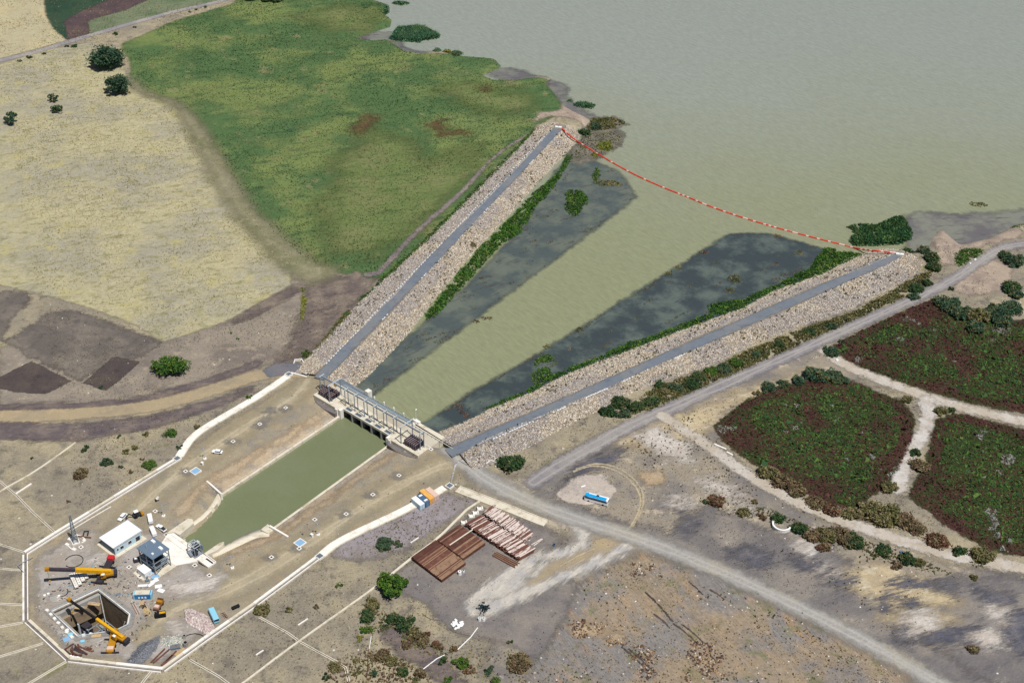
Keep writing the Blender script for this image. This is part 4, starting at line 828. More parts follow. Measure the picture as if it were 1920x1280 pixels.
tree(22, 222, 9.6, 6.5, 'blue', "lone dark tree in the straw field at its outer side", nc=16, per=55, leaf=.45)
tree(320, 685, 15, 7, 'green', "broad green tree between the dark ploughed plot and the dirt road", nc=34, per=80, leaf=.45, aspect=.8)
tree(737, 1096, 11.2, 5.6, 'bright', "big round bright green bush beside the lowest pipe stack", nc=34, per=85, leaf=.42, aspect=.9)
shrub(958, 868, 23, 'dark', "big dark green bush at the dike's foot by the white culvert mouth", asp=.8)
SH = [(320, 812, 9, 'green', "bright green bush just uphill of the white chute"), (151, 887, 10, 'brown', "dark brown thorny bush alone on the upper slope"), (160, 840, 7, 'dark', "dark bush by the cream ditch wall's upper end"), (235, 847, 7, 'olive', "olive bush in the middle of the upper slope, nearest the dirt road"), (252, 839, 6, 'olive', "olive bush close to the lone white stones of the upper slope"), (200, 866, 9, 'blue', "grey green bush beside the upper slope's middle"), (226, 874, 5, 'dark', "small dark bush below the olive bushes of the upper slope"), (280, 871, 9, 'green', "green bush close above the long white drain"), (267, 860, 4, 'red', "small reddish bush above the green one by the white drain"), (246, 883, 5, 'brown', "small brown bush a little uphill of the white drain"), (127, 940, 4, 'red', "tiny reddish bush in the dry grass above the lattice mast"), (222, 817, 5, 'blue', "small bush at the edge of the dark verge, beside pale stones"), (60, 857, 4, 'dark', "tiny dark bush at the slope's outer edge by the cream ditch wall"), (273, 814, 6, 'olive', "pale olive bush beside the bright green one uphill of the chute"), (338, 838, 6, 'blue', "small dark bush at the bend of the white chute"), (467, 743, 6, 'bright', "green weed bush on the uphill edge of the white chute"), (370, 800, 6, 'olive', "olive weed bush above the chute's bend"), (189, 726, 5, 'blue', "small bush at the lower corner of the ploughed dark plot"),
      (721, 1020, 12, 'blue', "blue green round bush between the chute and the pipe stacks, the larger of two"), (748, 1019, 8, 'blue', "blue green round bush between the chute and the pipe stacks, the smaller of two"), (491, 1143, 15, 'olive', "dark olive bush below the long drain where the grey drain starts"), (542, 1142, 7, 'olive', "olive bush in the dry strip below the long drain"), (592, 1135, 6, 'brown', "brown bush in the dry strip uphill of the cream ditch"), (635, 1097, 6, 'green', "low green bush in the dry strip nearest the round bush"), (699, 1135, 14, 'olive', "olive bush just downhill of the big round bush"), (688, 1155, 13, 'dark', "dark green bush below the olive one by the dark gully"), (687, 1180, 10, 'bright', "bright green bush beside the thin reddish pipe"), (675, 1197, 7, 'yellow', "small yellow green bush left of the reddish pipe's top"),
      (737, 1158, 13, 'dark', "dark bush at the top of the dark track's thicket"), (757, 1168, 16, 'dark', "largest dark bush of the dark track's thicket"), (776, 1186, 13, 'olive', "olive bush at the thicket's lower end"), (765, 1205, 11, 'brown', "brown bush at the thicket's edge over the dark track"), (722, 1176, 8, 'dark', "dark low bush on the gully side of the thicket"), (790, 1200, 12, 'brown', "brown bush between the thicket and the water pipe"), (801, 1189, 8, 'red', "reddish bush behind the thicket near the water pipe"), (820, 1207, 11, 'red', "reddish brown bush at the water pipe's hidden stretch"), (850, 1217, 8, 'red', "reddish bush right by the white water pipe"), (866, 1242, 14, 'bright', "bright green bush below the water pipe"), (830, 1237, 9, 'dark', "dark bush over the water pipe beside the dark track"), (882, 1256, 10, 'red', "reddish bush beside the bright green one below the pipe"), (917, 1257, 9, 'blue', "grey green bush in the yellow grass below the clearing"), (972, 1241, 19, 'brown', "large dark brown bush in the yellow grass below the clearing"), (957, 1203, 6, 'dark', "small dark bush at the clearing's lower edge"), (788, 1262, 12, 'brown', "brown bush at the water pipe's lower end"), (756, 1258, 11, 'dark', "dark bush beside the lower end of the water pipe"), (735, 1238, 12, 'olive', "olive brown bush in the lower thicket"), (718, 1228, 12, 'brown', "brown bush topmost in the lower thicket"), (703, 1232, 10, 'brown', "brown bush nearest the reddish pipe in the lower thicket"), (668, 1235, 8, 'olive', "olive bush between the grey drain and the reddish pipe"), (628, 1250, 11, 'olive', "olive bush beside the grey drain near the lower edge"), (612, 1268, 7, 'dark', "dark low bush downhill of the grey drain"), (670, 1262, 7, 'olive', "small olive bush at the foot of the reddish pipe"), (700, 1262, 8, 'blue', "grey green bush at the lower edge beside the reddish pipe"), (780, 1276, 8, 'olive', "olive bush at the lower edge by the dark track"), (840, 1275, 8, 'green', "green bush at the lower edge below the dark track"), (930, 1275, 9, 'green', "green bush at the lower edge below the big brown bush"),
      (1342, 938, 13, 'red', "round rusty brown bush on the pale waste ground"), (1322, 940, 7, 'blue', "grey bush beside the round rusty one"), (1394, 960, 10, 'olive', "olive bush in the hedge nearest the rusty round bush"), (1500, 990, 13, 'dark', "dark bush right behind the white ring segment"), (1525, 1004, 14, 'brown', "brown bush next to the dark one by the ring segment"), (1552, 1002, 15, 'olive', "olive bush third from the ring segment along the hedge"), (1580, 1004, 14, 'brown', "brown bush fourth from the ring segment along the hedge"), (1603, 1013, 13, 'dark', "dark bush fifth from the ring segment along the hedge"), (1546, 1024, 10, 'red', "reddish bush below the hedge by the ring segment"), (1656, 1030, 11, 'dark', "dark bush at the tan track's lower side mid way"), (1701, 1047, 11, 'dark', "dark bush at the tan track's lower side, further on"), (1725, 1054, 9, 'olive', "olive bush at the tan track's lower side after the dark ones"), (1681, 1060, 9, 'brown', "brown bush on the bare tan ground below the track"), (1640, 1042, 6, 'olive', "small olive bush below the tan track by the hedge's end"), (1826, 1082, 8, 'olive', "olive bush at the far end of the waste ground"), (1825, 1216, 10, 'brown', "brown bush alone on the dark gravel ground"), (1458, 972, 10, 'dark', "dark bush uphill of the ring segment"), (1430, 968, 8, 'red', "reddish bush between the ring segment and the track"), (1416, 940, 7, 'brown', "brown bush on the tan track's lower shoulder"),
      (1440, 884, 16, 'olive', "olive bush first of the hedge along the crop field's lower edge"), (1467, 902, 16, 'brown', "brown bush second of the hedge along the crop field's lower edge"), (1494, 918, 13, 'brown', "brown bush third of the hedge along the crop field's lower edge"), (1530, 942, 12, 'brown', "brown bush fourth of the hedge along the crop field's lower edge"), (1562, 956, 13, 'red', "reddish bush fifth of the hedge along the crop field's lower edge"), (1598, 962, 14, 'olive', "olive bush sixth of the hedge along the crop field's lower edge"), (1636, 958, 18, 'olive', "biggest olive bush of the hedge where the stony path ends"), (1666, 964, 20, 'olive', "broad olive bush beside the biggest, under the stony path"), (1696, 974, 15, 'brown', "brown bush of the hedge under the stony path's foot"), (1718, 988, 12, 'brown', "brown bush at the hedge's end toward the far field"), (1757, 1014, 15, 'red', "reddish bush at the far crop field's lower corner"), (1799, 1034, 10, 'dark', "dark bush at the far crop field's lower edge"), (1843, 1040, 17, 'olive', "wide olive bush at the far crop field's lower edge"), (1726, 872, 13, 'brown', "brown bush beside the stony path's lower half"), (1667, 912, 12, 'olive', "olive bush on the stony path's inner side"), (1716, 848, 9, 'dark', "dark bush at the narrow part of the stony path"), (1765, 770, 9, 'olive', "olive bush where the stony path meets the pale path"), (1785, 770, 7, 'dark', "dark bush by the pale path's junction"), (1700, 748, 9, 'olive', "olive bush by the pale path at the field's far corner"),
      (1531, 702, 19, 'blue', "largest blue green bush at the crop field's upper corner"), (1561, 705, 13, 'blue', "blue green bush beside the largest at the field's upper corner"), (1577, 712, 11, 'blue', "blue green bush closest to the pale path's start"), (1497, 712, 11, 'blue', "blue green bush in the row along the field's upper edge, middle"), (1469, 719, 9, 'blue', "small blue green bush in the row along the field's upper edge"), (1443, 726, 11, 'blue', "dark blue green bush starting the row along the field's upper edge"), (1418, 736, 8, 'olive', "olive bush before the row along the field's upper edge"), (1559, 659, 11, 'blue', "blue green bush at the upper field's near corner"), (1578, 640, 6, 'dark', "small dark bush on the upper field's edge by the grey track"),
      (1772, 568, 15, 'blue', "grey green bush leading the group on the upper field's far side"), (1806, 586, 16, 'blue', "grey green bush second in the upper field's group"), (1838, 590, 19, 'olive', "biggest olive bush of the upper field's group"), (1872, 585, 18, 'blue', "wide blue green bush of the upper field's group"), (1880, 603, 14, 'blue', "blue green bush lowest in the upper field's group"), (1829, 614, 14, 'blue', "blue green bush standing apart below the upper field's group"), (1899, 575, 13, 'blue', "blue green bush at the bare shelf's corner"), (1896, 538, 14, 'dark', "dark bush at the bare shelf's outer side"), (1905, 552, 10, 'blue', "dark bush below the one at the bare shelf's outer side"), (1903, 488, 14, 'blue', "blue green bush above the bare shelf by the grey track"), (1884, 478, 9, 'dark', "dark bush at the bend of the grey track"), (1790, 566, 9, 'blue', "small blue green bush inside the upper field's group"), (1784, 541, 6, 'dark', "small dark bush beside a hole on the bare shelf")]
for px, py, r, pal, lab in SH: shrub(px, py, r * (1.0 if py > 1080 else 1.18 if r >= 9 else 1.0), pal, lab, dens=1.2, asp=random.uniform(.75, 1.25))
ORD = "first second third fourth fifth sixth seventh eighth ninth tenth eleventh twelfth thirteenth fourteenth fifteenth sixteenth seventeenth eighteenth".split()
for k, (px, py, r, pal) in enumerate([(1141, 770, 14, 'dark'), (1164, 754, 15, 'dark'), (1170, 775, 12, 'blue'), (1192, 762, 14, 'dark'), (1222, 752, 13, 'dark'), (1238, 720, 10, 'dark'), (1246, 734, 9, 'olive'), (1268, 727, 11, 'blue'), (1299, 719, 14, 'dark'), (1311, 705, 13, 'dark'), (1333, 694, 11, 'green'), (1356, 691, 12, 'blue'), (1381, 680, 12, 'green'), (1420, 664, 9, 'blue'), (1462, 645, 8, 'dark'), (1520, 622, 9, 'dark'), (1562, 612, 9, 'blue'), (1572, 600, 8, 'olive')]):
    shrub(px, py, r, pal, "%s bush of the row at the rock dike's outer foot, %s from the gate" % ({'dark': 'dark green', 'blue': 'blue green', 'olive': 'olive', 'green': 'green'}[pal], ORD[k]), group="bushes along the dike's outer foot", dens=1.3)
for k, (px, py, r, pal) in enumerate([(1718, 540, 12, 'dark'), (1738, 530, 10, 'dark'), (1752, 500, 12, 'dark'), (1748, 482, 13, 'dark'), (1732, 468, 10, 'blue'), (1712, 555, 10, 'blue')]):
    shrub(px, py, r, pal, "dark bush round the end of the beach side dike, %s counting from the track" % ORD[k], group="bushes round the dike's end", dens=1.3)
for k, (px, py, r) in enumerate([(36, 114, 4), (55, 107, 5), (82, 100, 4), (126, 87, 4), (139, 86, 5), (216, 63, 5), (253, 51, 3), (356, 22, 3), (367, 18, 3), (385, 13, 3)]):
    shrub(px, py, r, 'dark', "%s tiny dark bush along the farm road counting uphill from the lone dark tree" % ORD[k], group="tiny bushes along the farm road")
for px, py, r, pal, lab in [(434, 623, 3, 'green', "tiny green bush on grey soil, upper of two"), (446, 635, 3, 'green', "tiny green bush on grey soil, lower of two"), (573, 663, 8, 'green', "green bush at the lower end of the dike's outer foot by the apron"), (652, 634, 5, 'dark', "dark bush beside the crest road near its white kerb"), (930, 365, 6, 'olive', "olive bush on the dike slope beside the meadow"), (905, 420, 7, 'olive', "grey bush on the dike's water side slope"), (884, 452, 9, 'olive', "pair of grey bushes low on the dike's water side slope"), (1600, 515, 8, 'brown', "dark brown bush on the beach side dike's outer slope"), (1642, 520, 8, 'dark', "dark bush beside the brown one on the dike's outer slope"), (1706, 465, 9, 'dark', "dark bush on the rounded end of the beach side dike"), (1098, 243, 9, 'dark', "dark bush at the waterside of the meadow dike's rounded end"), (1118, 230, 10, 'blue', "dark round bush on the spit beyond the meadow dike"), (1092, 240, 7, 'dark', "small dark bush between the spit and the meadow dike"), (820, 92, 7, 'reed', "bushy palm like plant first of three on the meadow's shore"), (838, 92, 8, 'yellow', "yellowish plant second of three on the meadow's shore"), (856, 99, 9, 'reed', "green plant third of three on the meadow's shore")]:
    shrub(px, py, r, pal, lab, dens=1.2)
for k, (px, py) in enumerate([(500, 2), (470, 0), (520, 3), (452, -2)]): shrub(px, py - 3, 9, 'dark', "dark bush at the head of the meadow beyond the farm road, %s" % ["third from the road", "second from the road", "nearest the lake", "nearest the road"][k], group="dark bushes at the head of the meadow")
# reed beds: each bed is one thing of standing stems
def reed_bed(label, poly, z, pal, hgt, n, name="reed_bed", leafy=.5, cat="reed bed", wid=.5):
    p = ats(poly, z); ar = abs(sum(p[i - 1][0] * p[i][1] - p[i][0] * p[i - 1][1] for i in range(len(p)))) / 2; P_ = poly_pts(p, 0, .9 if n == 1 else 3.2); P_ = P_[fnoise(P_[:, 0], P_[:, 1], 5, 17, 3) + np.clip(sdf_poly(P_[:, 0], P_[:, 1], p), 0, 2) * .10 > .45]; P3 = np.c_[P_, np.full(len(P_), z)]; cols = np.asarray(PAL[pal]); e = np.clip(sdf_poly(P_[:, 0], P_[:, 1], p) / 2.0, .3, 1)
    t = thing(name, label, cat); o = blades(P3, hgt * e, wid, mixcol(P_, cols, 7, 31), "stems", 3, 'stuff', t, .7)
    q = P3[RNG.random(len(P3)) < leafy].copy(); ee = e[:len(q)]; q[:, 2] += RNG.uniform(.2, 1, len(q)) * hgt * np.clip(sdf_poly(q[:, 0], q[:, 1], p) / 2.0, .3, 1)
    o = link("leaves", leaf_mesh("leaves", q, .46, PAL[pal], np.clip((fnoise(q[:, 0], q[:, 1], 6, 12) * len(cols) * 1.6 - .3 * len(cols)).astype(int), 0, len(cols) - 1)), t); o["kind"] = "stuff"; return t
def ell(cx, cy, rx, ry, rot=0, n=14, jit=.18): return [(cx + (rx * math.cos(a) * math.cos(rot) - ry * math.sin(a) * math.sin(rot)) * (1 + random.uniform(-jit, jit)), cy + (rx * math.cos(a) * math.sin(rot) + ry * math.sin(a) * math.cos(rot)) * (1 + random.uniform(-jit, jit))) for a in np.linspace(0, 2 * math.pi, n, endpoint=False)]
reed_bed("large dense reed island off the meadow's shore", ell(776, 66, 46, 16), ZL, 'reed', 3.0, 5200)
reed_bed("reed clump on the small headland at the lake's far end, nearer the meadow", ell(687, 15, 17, 9), ZL, 'reed', 2.6, 1300); reed_bed("reed clump on the small headland at the lake's far end, nearer open water", ell(717, 20, 15, 9), ZL, 'reed', 2.4, 1100); reed_bed("thin flat reed islet at the lake's far end", ell(750, 7, 17, 4), ZL, 'reed', 1.8, 600)
reed_bed("long thin reed islet off the spit beyond the meadow dike", ell(1096, 198, 22, 6, .12), ZL, 'reed', 2.2, 1200); reed_bed("tiny reed tuft beside the long thin islet", ell(1068, 190, 6, 3), ZL, 'reed', 1.6, 200)
reed_bed("green weed island in the dark shallows beside the meadow dike", ell(1078, 378, 25, 25, .3, jit=.22), ZL, 'green', 1.0, 3000, "weed_island", .8, "weed island"); reed_bed("flat weed streak above the green island in the shallows", ell(1142, 344, 30, 6, .05), ZL, 'olive', .5, 1000, "weed_island", .8, "weed island"); reed_bed("upright weed patch between the boom and the green island", ell(1118, 328, 9, 14), ZL, 'green', .7, 900, "weed_island", .8, "weed island")
reed_bed("yellow green weed patch under the boom by the meadow dike, larger", ell(1134, 274, 17, 11), ZL + .1, 'yellow', .7, 1500, "weed_island", .8, "weed island"); reed_bed("yellow green weed patch under the boom, smaller", ell(1112, 292, 10, 5), ZL + .1, 'yellow', .6, 500, "weed_island", .8, "weed island")
reed_bed("grassy spit tip beyond the meadow dike", [(1110, 222), (1150, 219), (1168, 226), (1176, 233), (1160, 240), (1135, 243), (1108, 246), (1098, 240)], ZL + .3, 'olive', .7, 2400, "weed_bank", .8, "weed bank")
reed_bed("low olive and brown weeds over the mud under the boom's end", [(1098, 250), (1150, 246), (1170, 256), (1160, 270), (1120, 294), (1082, 298), (1070, 288), (1090, 262)], ZL + .1, 'olive', .4, 1, "weed_bank", .5, "weed bank")
reed_bed("oval weed island on the dark shelf's edge, farther from the gate", ell(1085, 617, 11, 5), ZL, 'olive', .5, 420, "weed_island", .8, "weed island"); reed_bed("oval weed island on the dark shelf's edge, nearer the gate", ell(1027, 650, 11, 5), ZL, 'olive', .5, 420, "weed_island", .8, "weed island")
reed_bed("green weed hump curving from the shelf's edge", [(1000, 678), (1010, 668), (1025, 663), (1043, 668), (1040, 677), (1018, 682), (1004, 690)], ZL, 'green', .9, 900, "weed_island", .8, "weed island"); reed_bed("bright green weed patch joining the bank of the beach side dike", [(996, 700), (1010, 690), (1030, 688), (1036, 700), (1046, 706), (1030, 722), (1000, 720)], ZL, 'green', .9, 1400, "weed_island", .8, "weed island")
for px, py, rx, ry, lab in [(1380, 523, 17, 8, "brownish weed island in the widest dark shallows, upper one"), (1368, 545, 10, 6, "brownish weed island below the upper one in the dark shallows"), (1320, 473, 8, 4, "small weed tuft on the straight edge of the dark shelf, far one"), (1272, 502, 8, 5, "small weed tuft on the straight edge of the dark shelf, middle one"), (1254, 513, 8, 5, "small dark weed tuft on the straight edge of the dark shelf, near the middle"), (1458, 443, 8, 4, "small weed tuft at the dark shelf's top edge under the boom"), (1501, 474, 6, 5, "small weed tuft beside the green bank under the boom"), (1455, 495, 5, 3, "tiny weed tuft in the widest dark shallows"), (1066, 655, 6, 4, "tiny brown weed tuft inside the shelf near the oval island"), (1835, 383, 20, 5, "flat weed drift out on the lake beyond the beach"), (912, 597, 12, 4, "thin weed streak in the shallows along the deep channel"), (893, 603, 8, 4, "small weed streak next to the thin one in the shallows"), (725, 711, 9, 3, "thin weed streak in the shallows nearest the gate")]:
    reed_bed(lab, ell(px, py, rx, ry), ZL, 'olive' if ry > 4 else 'brown', .4, int(rx * ry * 5), "weed_island", .8, "weed island")
reed_bed("rusty brown weed mat in the dark shallows by the gate", [(852, 760), (862, 753), (869, 757), (867, 770), (878, 776), (884, 780), (874, 783), (858, 772)], ZL, 'red', .3, 700, "weed_mat", .9, "weed mat")
for px, py, rx in [(868, 548, 7), (960, 530, 8), (1000, 450, 6), (985, 467, 8), (1020, 452, 7), (1035, 460, 5), (1050, 445, 6), (1110, 430, 7), (905, 520, 7), (935, 510, 6)]: pass
wk = [(868, 548, 7), (960, 530, 8), (1000, 452, 7), (985, 467, 8), (1030, 455, 8), (905, 520, 7), (1100, 432, 8), (988, 520, 6)]
for k, (px, py, rx) in enumerate(wk): reed_bed("thin brown weed streak in the shallows beside the meadow dike, %s from the gate" % ORD[[0, 3, 4, 5, 6, 1, 7, 2][k]], ell(px, py, rx, 1.6, -.35), ZL, 'brown', .3, int(rx * 12), "weed_streak", .9, "weed streak", .4)
# long banks of rank weeds at the dikes' feet
reed_bed("long bank of rank green weeds at the meadow dike's water side foot", [(1062, 292), (1048, 318), (1030, 338), (998, 362), (962, 402), (892, 470), (822, 556), (797, 590), (800, 600), (815, 596), (835, 574), (873, 533), (913, 488), (945, 455), (977, 438), (1000, 398), (1040, 352), (1058, 320), (1085, 282)], -1.9, 'lush', 1.15, 9000, "weed_bank", .9, "weed bank")
reed_bed("long bank of green weeds at the beach side dike's water side foot", [(902, 768), (940, 760), (1000, 735), (1058, 704), (1170, 661), (1283, 618), (1394, 578), (1452, 545), (1540, 516), (1618, 476), (1585, 470), (1546, 463), (1530, 482), (1520, 498), (1480, 520), (1436, 540), (1394, 560), (1345, 566), (1326, 572), (1330, 585), (1226, 628), (1180, 640), (1110, 674), (1060, 690), (1000, 722), (958, 742)], -1.9, 'lush', 1.0, 12000, "weed_bank", .9, "weed bank")
reed_bed("thick green scrub in the lake beyond the beach side dike's end", [(1585, 424), (1610, 420), (1640, 422), (1675, 407), (1692, 405), (1704, 418), (1713, 440), (1706, 455), (1680, 460), (1640, 462), (1600, 462), (1586, 448), (1600, 438)], ZL, 'marsh', 1.9, 7000, "reed_bed", .95)
reed_bed("long strip of yellow olive grass at the beach side dike's outer foot", [(1195, 752), (1225, 722), (1324, 694), (1394, 658), (1482, 622), (1592, 585), (1672, 544), (1724, 512), (1752, 505), (1740, 530), (1690, 562), (1600, 604), (1500, 650), (1400, 694), (1300, 738), (1215, 775)], .05, 'olive', 1.0, 11000, "weed_bank", .8, "weed bank")
reed_bed("green weeds between the beach and the grey track", [(1790, 478), (1800, 466), (1835, 466), (1850, 470), (1830, 488), (1803, 500), (1790, 500)], .0, 'green', .9, 1500, "weed_bank", .8, "weed bank"); reed_bed("green reeds at the shore where the grey track leaves the scene", [(1896, 425), (1925, 418), (1960, 416), (1960, 440), (1910, 440)], -1.0, 'green', 1.2, 900, "weed_bank", .8, "weed bank")
reed_bed("strip of green weeds at the meadow dike's outer foot", [(1000, 240), (958, 284), (910, 332), (830, 412), (780, 462), (720, 514), (690, 548), (676, 556), (640, 592), (652, 590), (700, 545), (742, 512), (800, 458), (870, 388), (930, 330), (985, 270), (1006, 244)], .1, 'green', .9, 5000, "weed_bank", .8, "weed bank")
reed_bed("strip of olive weeds at the meadow dike's outer foot near the gate", [(640, 592), (600, 640), (565, 672), (578, 672), (625, 625), (665, 580)], .1, 'olive', .9, 1300, "weed_bank", .8, "weed bank")
reed_bed("yellow green grass strip in the grey soil", [(562, 540), (573, 538), (576, 565), (570, 600), (562, 600), (564, 570)], .1, 'yellow', .7, 700, "weed_bank", .6, "weed bank")
reed_bed("dense brown undergrowth along the crop field's lower hedge", [(1410, 868), (1440, 876), (1470, 896), (1530, 936), (1600, 952), (1640, 946), (1680, 952), (1720, 978), (1770, 1008), (1800, 1030), (1850, 1042), (1830, 1052), (1760, 1030), (1700, 996), (1600, 976), (1530, 956), (1460, 918)], .05, 'brown', 1.1, 1, "undergrowth", .8, "undergrowth")
reed_bed("olive undergrowth along the hedge by the ring segment", [(1400, 940), (1440, 950), (1480, 968), (1530, 990), (1600, 1002), (1660, 1024), (1740, 1050), (1800, 1076), (1790, 1086), (1700, 1064), (1620, 1040), (1540, 1030), (1500, 1012), (1470, 980), (1410, 966)], .05, 'olive', .9, 1, "undergrowth", .6, "undergrowth")
reed_bed("brown and olive undergrowth of the thicket over the dark track", [(680, 1130), (710, 1140), (745, 1150), (780, 1172), (800, 1200), (830, 1212), (860, 1230), (800, 1232), (760, 1206), (720, 1186), (690, 1200), (676, 1160)], .05, 'olive', .8, 1, "undergrowth", .6, "undergrowth")
reed_bed("brown undergrowth of the lower thicket by the reddish pipe", [(640, 1230), (700, 1214), (760, 1232), (800, 1256), (820, 1290), (600, 1290), (610, 1250)], .05, 'brown', .8, 1, "undergrowth", .6, "undergrowth")
# crops: low leafy plants in red and green patches
for poly, lab in (([(1553, 657), (1600, 627), (1690, 585), (1760, 558), (1840, 592), (1900, 602), (1990, 592), (1990, 790), (1920, 772), (1820, 754), (1720, 724), (1630, 694)], 1), ([(1342, 800), (1384, 762), (1432, 738), (1530, 709), (1590, 714), (1688, 754), (1712, 784), (1708, 830), (1680, 888), (1645, 922), (1600, 952), (1535, 937), (1462, 898), (1414, 868), (1354, 824)], 2), ([(1757, 788), (1800, 779), (1920, 808), (1990, 820), (1990, 1060), (1920, 1042), (1850, 1027), (1774, 982), (1706, 928), (1741, 862), (1751, 812)], 3)):
    p = ats(poly); P_ = poly_pts(p, 42000); n_ = len(P_); x, y = P_[:, 0], P_[:, 1]
    t = fnoise(x, y, 16, 40 + lab, 4) + (.06 if lab == 3 else 0) - (.04 if lab == 1 else 0); gr = t + RNG.normal(0, .08, n_) > .425; e = sdf_poly(x, y, p); gr &= ~((e < 5) & (fnoise(x, y, 20, 7) > .42))
    G_ = np.array([C(66, 94, 52), C(82, 112, 58), C(54, 80, 50), C(94, 116, 64)]); R_ = np.array([C(88, 52, 56), C(76, 46, 50), C(100, 62, 60), C(80, 60, 48)])
    keep = RNG.random(n_) < np.where(gr, .85, .6) * np.clip(.5 + fnoise(x, y, 4, 9), .3, 1); c = np.where(gr[:, None], G_[RNG.integers(0, 4, n_)], R_[RNG.integers(0, 4, n_)]); pale = (fnoise(x, y, 9, 33, 3) > .74); c[pale] = C(150, 150, 142)
    P3 = with_z(P_, .12); P3[:, 2] += RNG.uniform(0, .5, n_); me = None
    k = keep.nonzero()[0]; cc = c[k]; o = link("crop_plants", leaf_mesh("crop_plants", P3[k], .36, cc, np.arange(len(k)), .5, .45), None); o["kind"] = "stuff"
# tufts of grass, standing on the open fields and slopes
def tufts(name, n, sd, cols, hgt, wid, s, seed, k=3, lo=.35, margin=1.5):
    p = view_pts(n); keep = sample_grid(sd, p) > margin; p = p[keep]; d = fnoise(p[:, 0], p[:, 1], s * 1.7, seed + 5, 3); p = p[d + RNG.normal(0, .08, len(p)) > lo]
    return blades(with_z(p, .1), hgt, wid, mixcol(p, cols, s, seed), name, k)
tufts("dry_grass", 150000, s_straw, [C(162, 154, 116), C(188, 179, 144), C(204, 194, 158), C(174, 166, 144), C(142, 136, 102)], .42, .5, 14, 3, lo=.40)
tufts("meadow_grass", 170000, s_green, [C(58, 78, 54), C(76, 98, 64), C(98, 118, 76), C(130, 140, 94), C(68, 90, 68), C(142, 140, 104)], .45, .6, 22, 11, lo=.34)
# the dry slopes: everything that is not a field, road, yard or water
comp_s = sdf_poly(X, Y, comp); occ = np.maximum.reduce([s_straw, s_green, comp_s, s_lake + 6, sf1, sf2, sf3, sdf_line(X, Y, smooth(ats([(800, 822), (850, 850), (915, 903), (1000, 945), (1085, 975), (1180, 1005), (1260, 1033), (1400, 1093), (1500, 1140), (1620, 1200), (1760, 1280), (1900, 1370)])), 6), sdf_line(X, Y, smooth(ats([(-140, 782), (0, 781), (120, 778), (250, 767), (330, 752), (420, 724), (480, 703), (600, 705)])), 6), sdf_line(X, Y, smooth(ats([(1920, 458), (1780, 530), (1500, 658), (1300, 747), (1050, 872), (1000, 905)])), 5)])
tufts("slope_grass", 150000, -occ, [C(142, 133, 108), C(168, 157, 128), C(122, 114, 96), C(108, 106, 80), C(180, 168, 134)], .38, .42, 15, 17, lo=.47, margin=1.0)
scr = sdf_poly(X, Y, ats([(985, 1150), (1080, 1100), (1140, 1062), (1220, 1045), (1330, 1080), (1440, 1135), (1560, 1195), (1680, 1255), (1760, 1340), (980, 1340)])); ylw = sdf_poly(X, Y, ats([(660, 1190), (740, 1185), (820, 1190), (900, 1215), (960, 1200), (1010, 1250), (1010, 1330), (640, 1330)])); lav = sdf_poly(X, Y, ats([(615, 1040), (640, 1018), (700, 990), (770, 958), (840, 925), (895, 940), (870, 958), (800, 1000), (740, 1040), (700, 1045)]))
tufts("scrub_grass", 120000, scr, [C(148, 118, 84), C(120, 104, 80), C(124, 124, 80), C(176, 144, 104), C(96, 88, 70)], .5, .45, 9, 23, lo=.42)
tufts("yellow_grass", 160000, ylw, [C(176, 172, 116), C(150, 150, 94), C(196, 184, 138), C(128, 122, 84), C(112, 92, 74)], .6, .5, 7, 29, lo=.36)
tufts("lavender_scrub", 120000, lav, [C(150, 142, 146), C(128, 108, 88), C(96, 100, 62), C(112, 84, 72), C(164, 156, 156)], .6, .45, 5, 31, lo=.44)
# little dark bushes and white stones strewn over the waste ground
wst = sdf_poly(X, Y, ats([(1150, 830), (1300, 770), (1340, 800), (1400, 870), (1560, 970), (1800, 1050), (1990, 1090), (1990, 1250), (1700, 1200), (1500, 1060), (1330, 960), (1230, 900)]))
tufts("low_scrub", 90000, wst, [C(84, 84, 60), C(104, 96, 74), C(70, 74, 54), C(120, 100, 80)], .7, .6, 10, 37, k=4, lo=.62)
tufts("low_scrub", 60000, np.minimum(scr + 6, 20), [C(84, 92, 58), C(104, 104, 66), C(80, 70, 54)], .7, .6, 8, 41, k=4, lo=.64)
p = view_pts(60000); sel = (sample_grid(np.maximum(scr, wst), p) > 0) & (RNG.random(len(p)) < .14); stones(with_z(p[sel], .05), .55, [C(232, 228, 224), C(214, 206, 198), C(200, 190, 180)], "strewn_stones")
p = view_pts(60000); sel = (sample_grid(-occ, p) > 0) & (RNG.random(len(p)) < .02); stones(with_z(p[sel], .05), .45, [C(224, 218, 210), C(200, 192, 182), C(120, 112, 106)], "strewn_stones")
pc = view_pts(40000); sel = (sample_grid(comp_s, pc) > 3) & (sample_grid(s_can, pc) < -1.5) & (sample_grid(s_pit, pc) < -4) & (RNG.random(len(pc)) < .16); stones(with_z(pc[sel], .08), .4, [C(120, 108, 100), C(214, 206, 198), C(150, 138, 124), C(96, 88, 84)], "yard_debris")

lay_sheets()

pl = gws([(16, -164), (12, -134), (24, -124), (40, -129), (52, -134), (60, -150), (52, -160), (46, -168), (26, -166)]); P_ = poly_pts(pl, 0, .75); P_ = P_[(sdf_poly(P_[:, 0], P_[:, 1], yard_pit) < -3.2)]
sx = RNG.uniform(.2, 1, (len(P_), 1)); stones(with_z(P_, .12), RNG.uniform(.2, .8, (len(P_), 1, 1)) * np.array([1.6, .6, .45]), [C(226, 222, 216), C(196, 190, 182), C(150, 146, 140), C(136, 128, 120), C(90, 84, 84), C(160, 152, 146), C(180, 156, 120), C(110, 84, 76), C(200, 196, 190), C(130, 170, 190), C(74, 70, 72), C(190, 186, 180)], "scrap_litter")

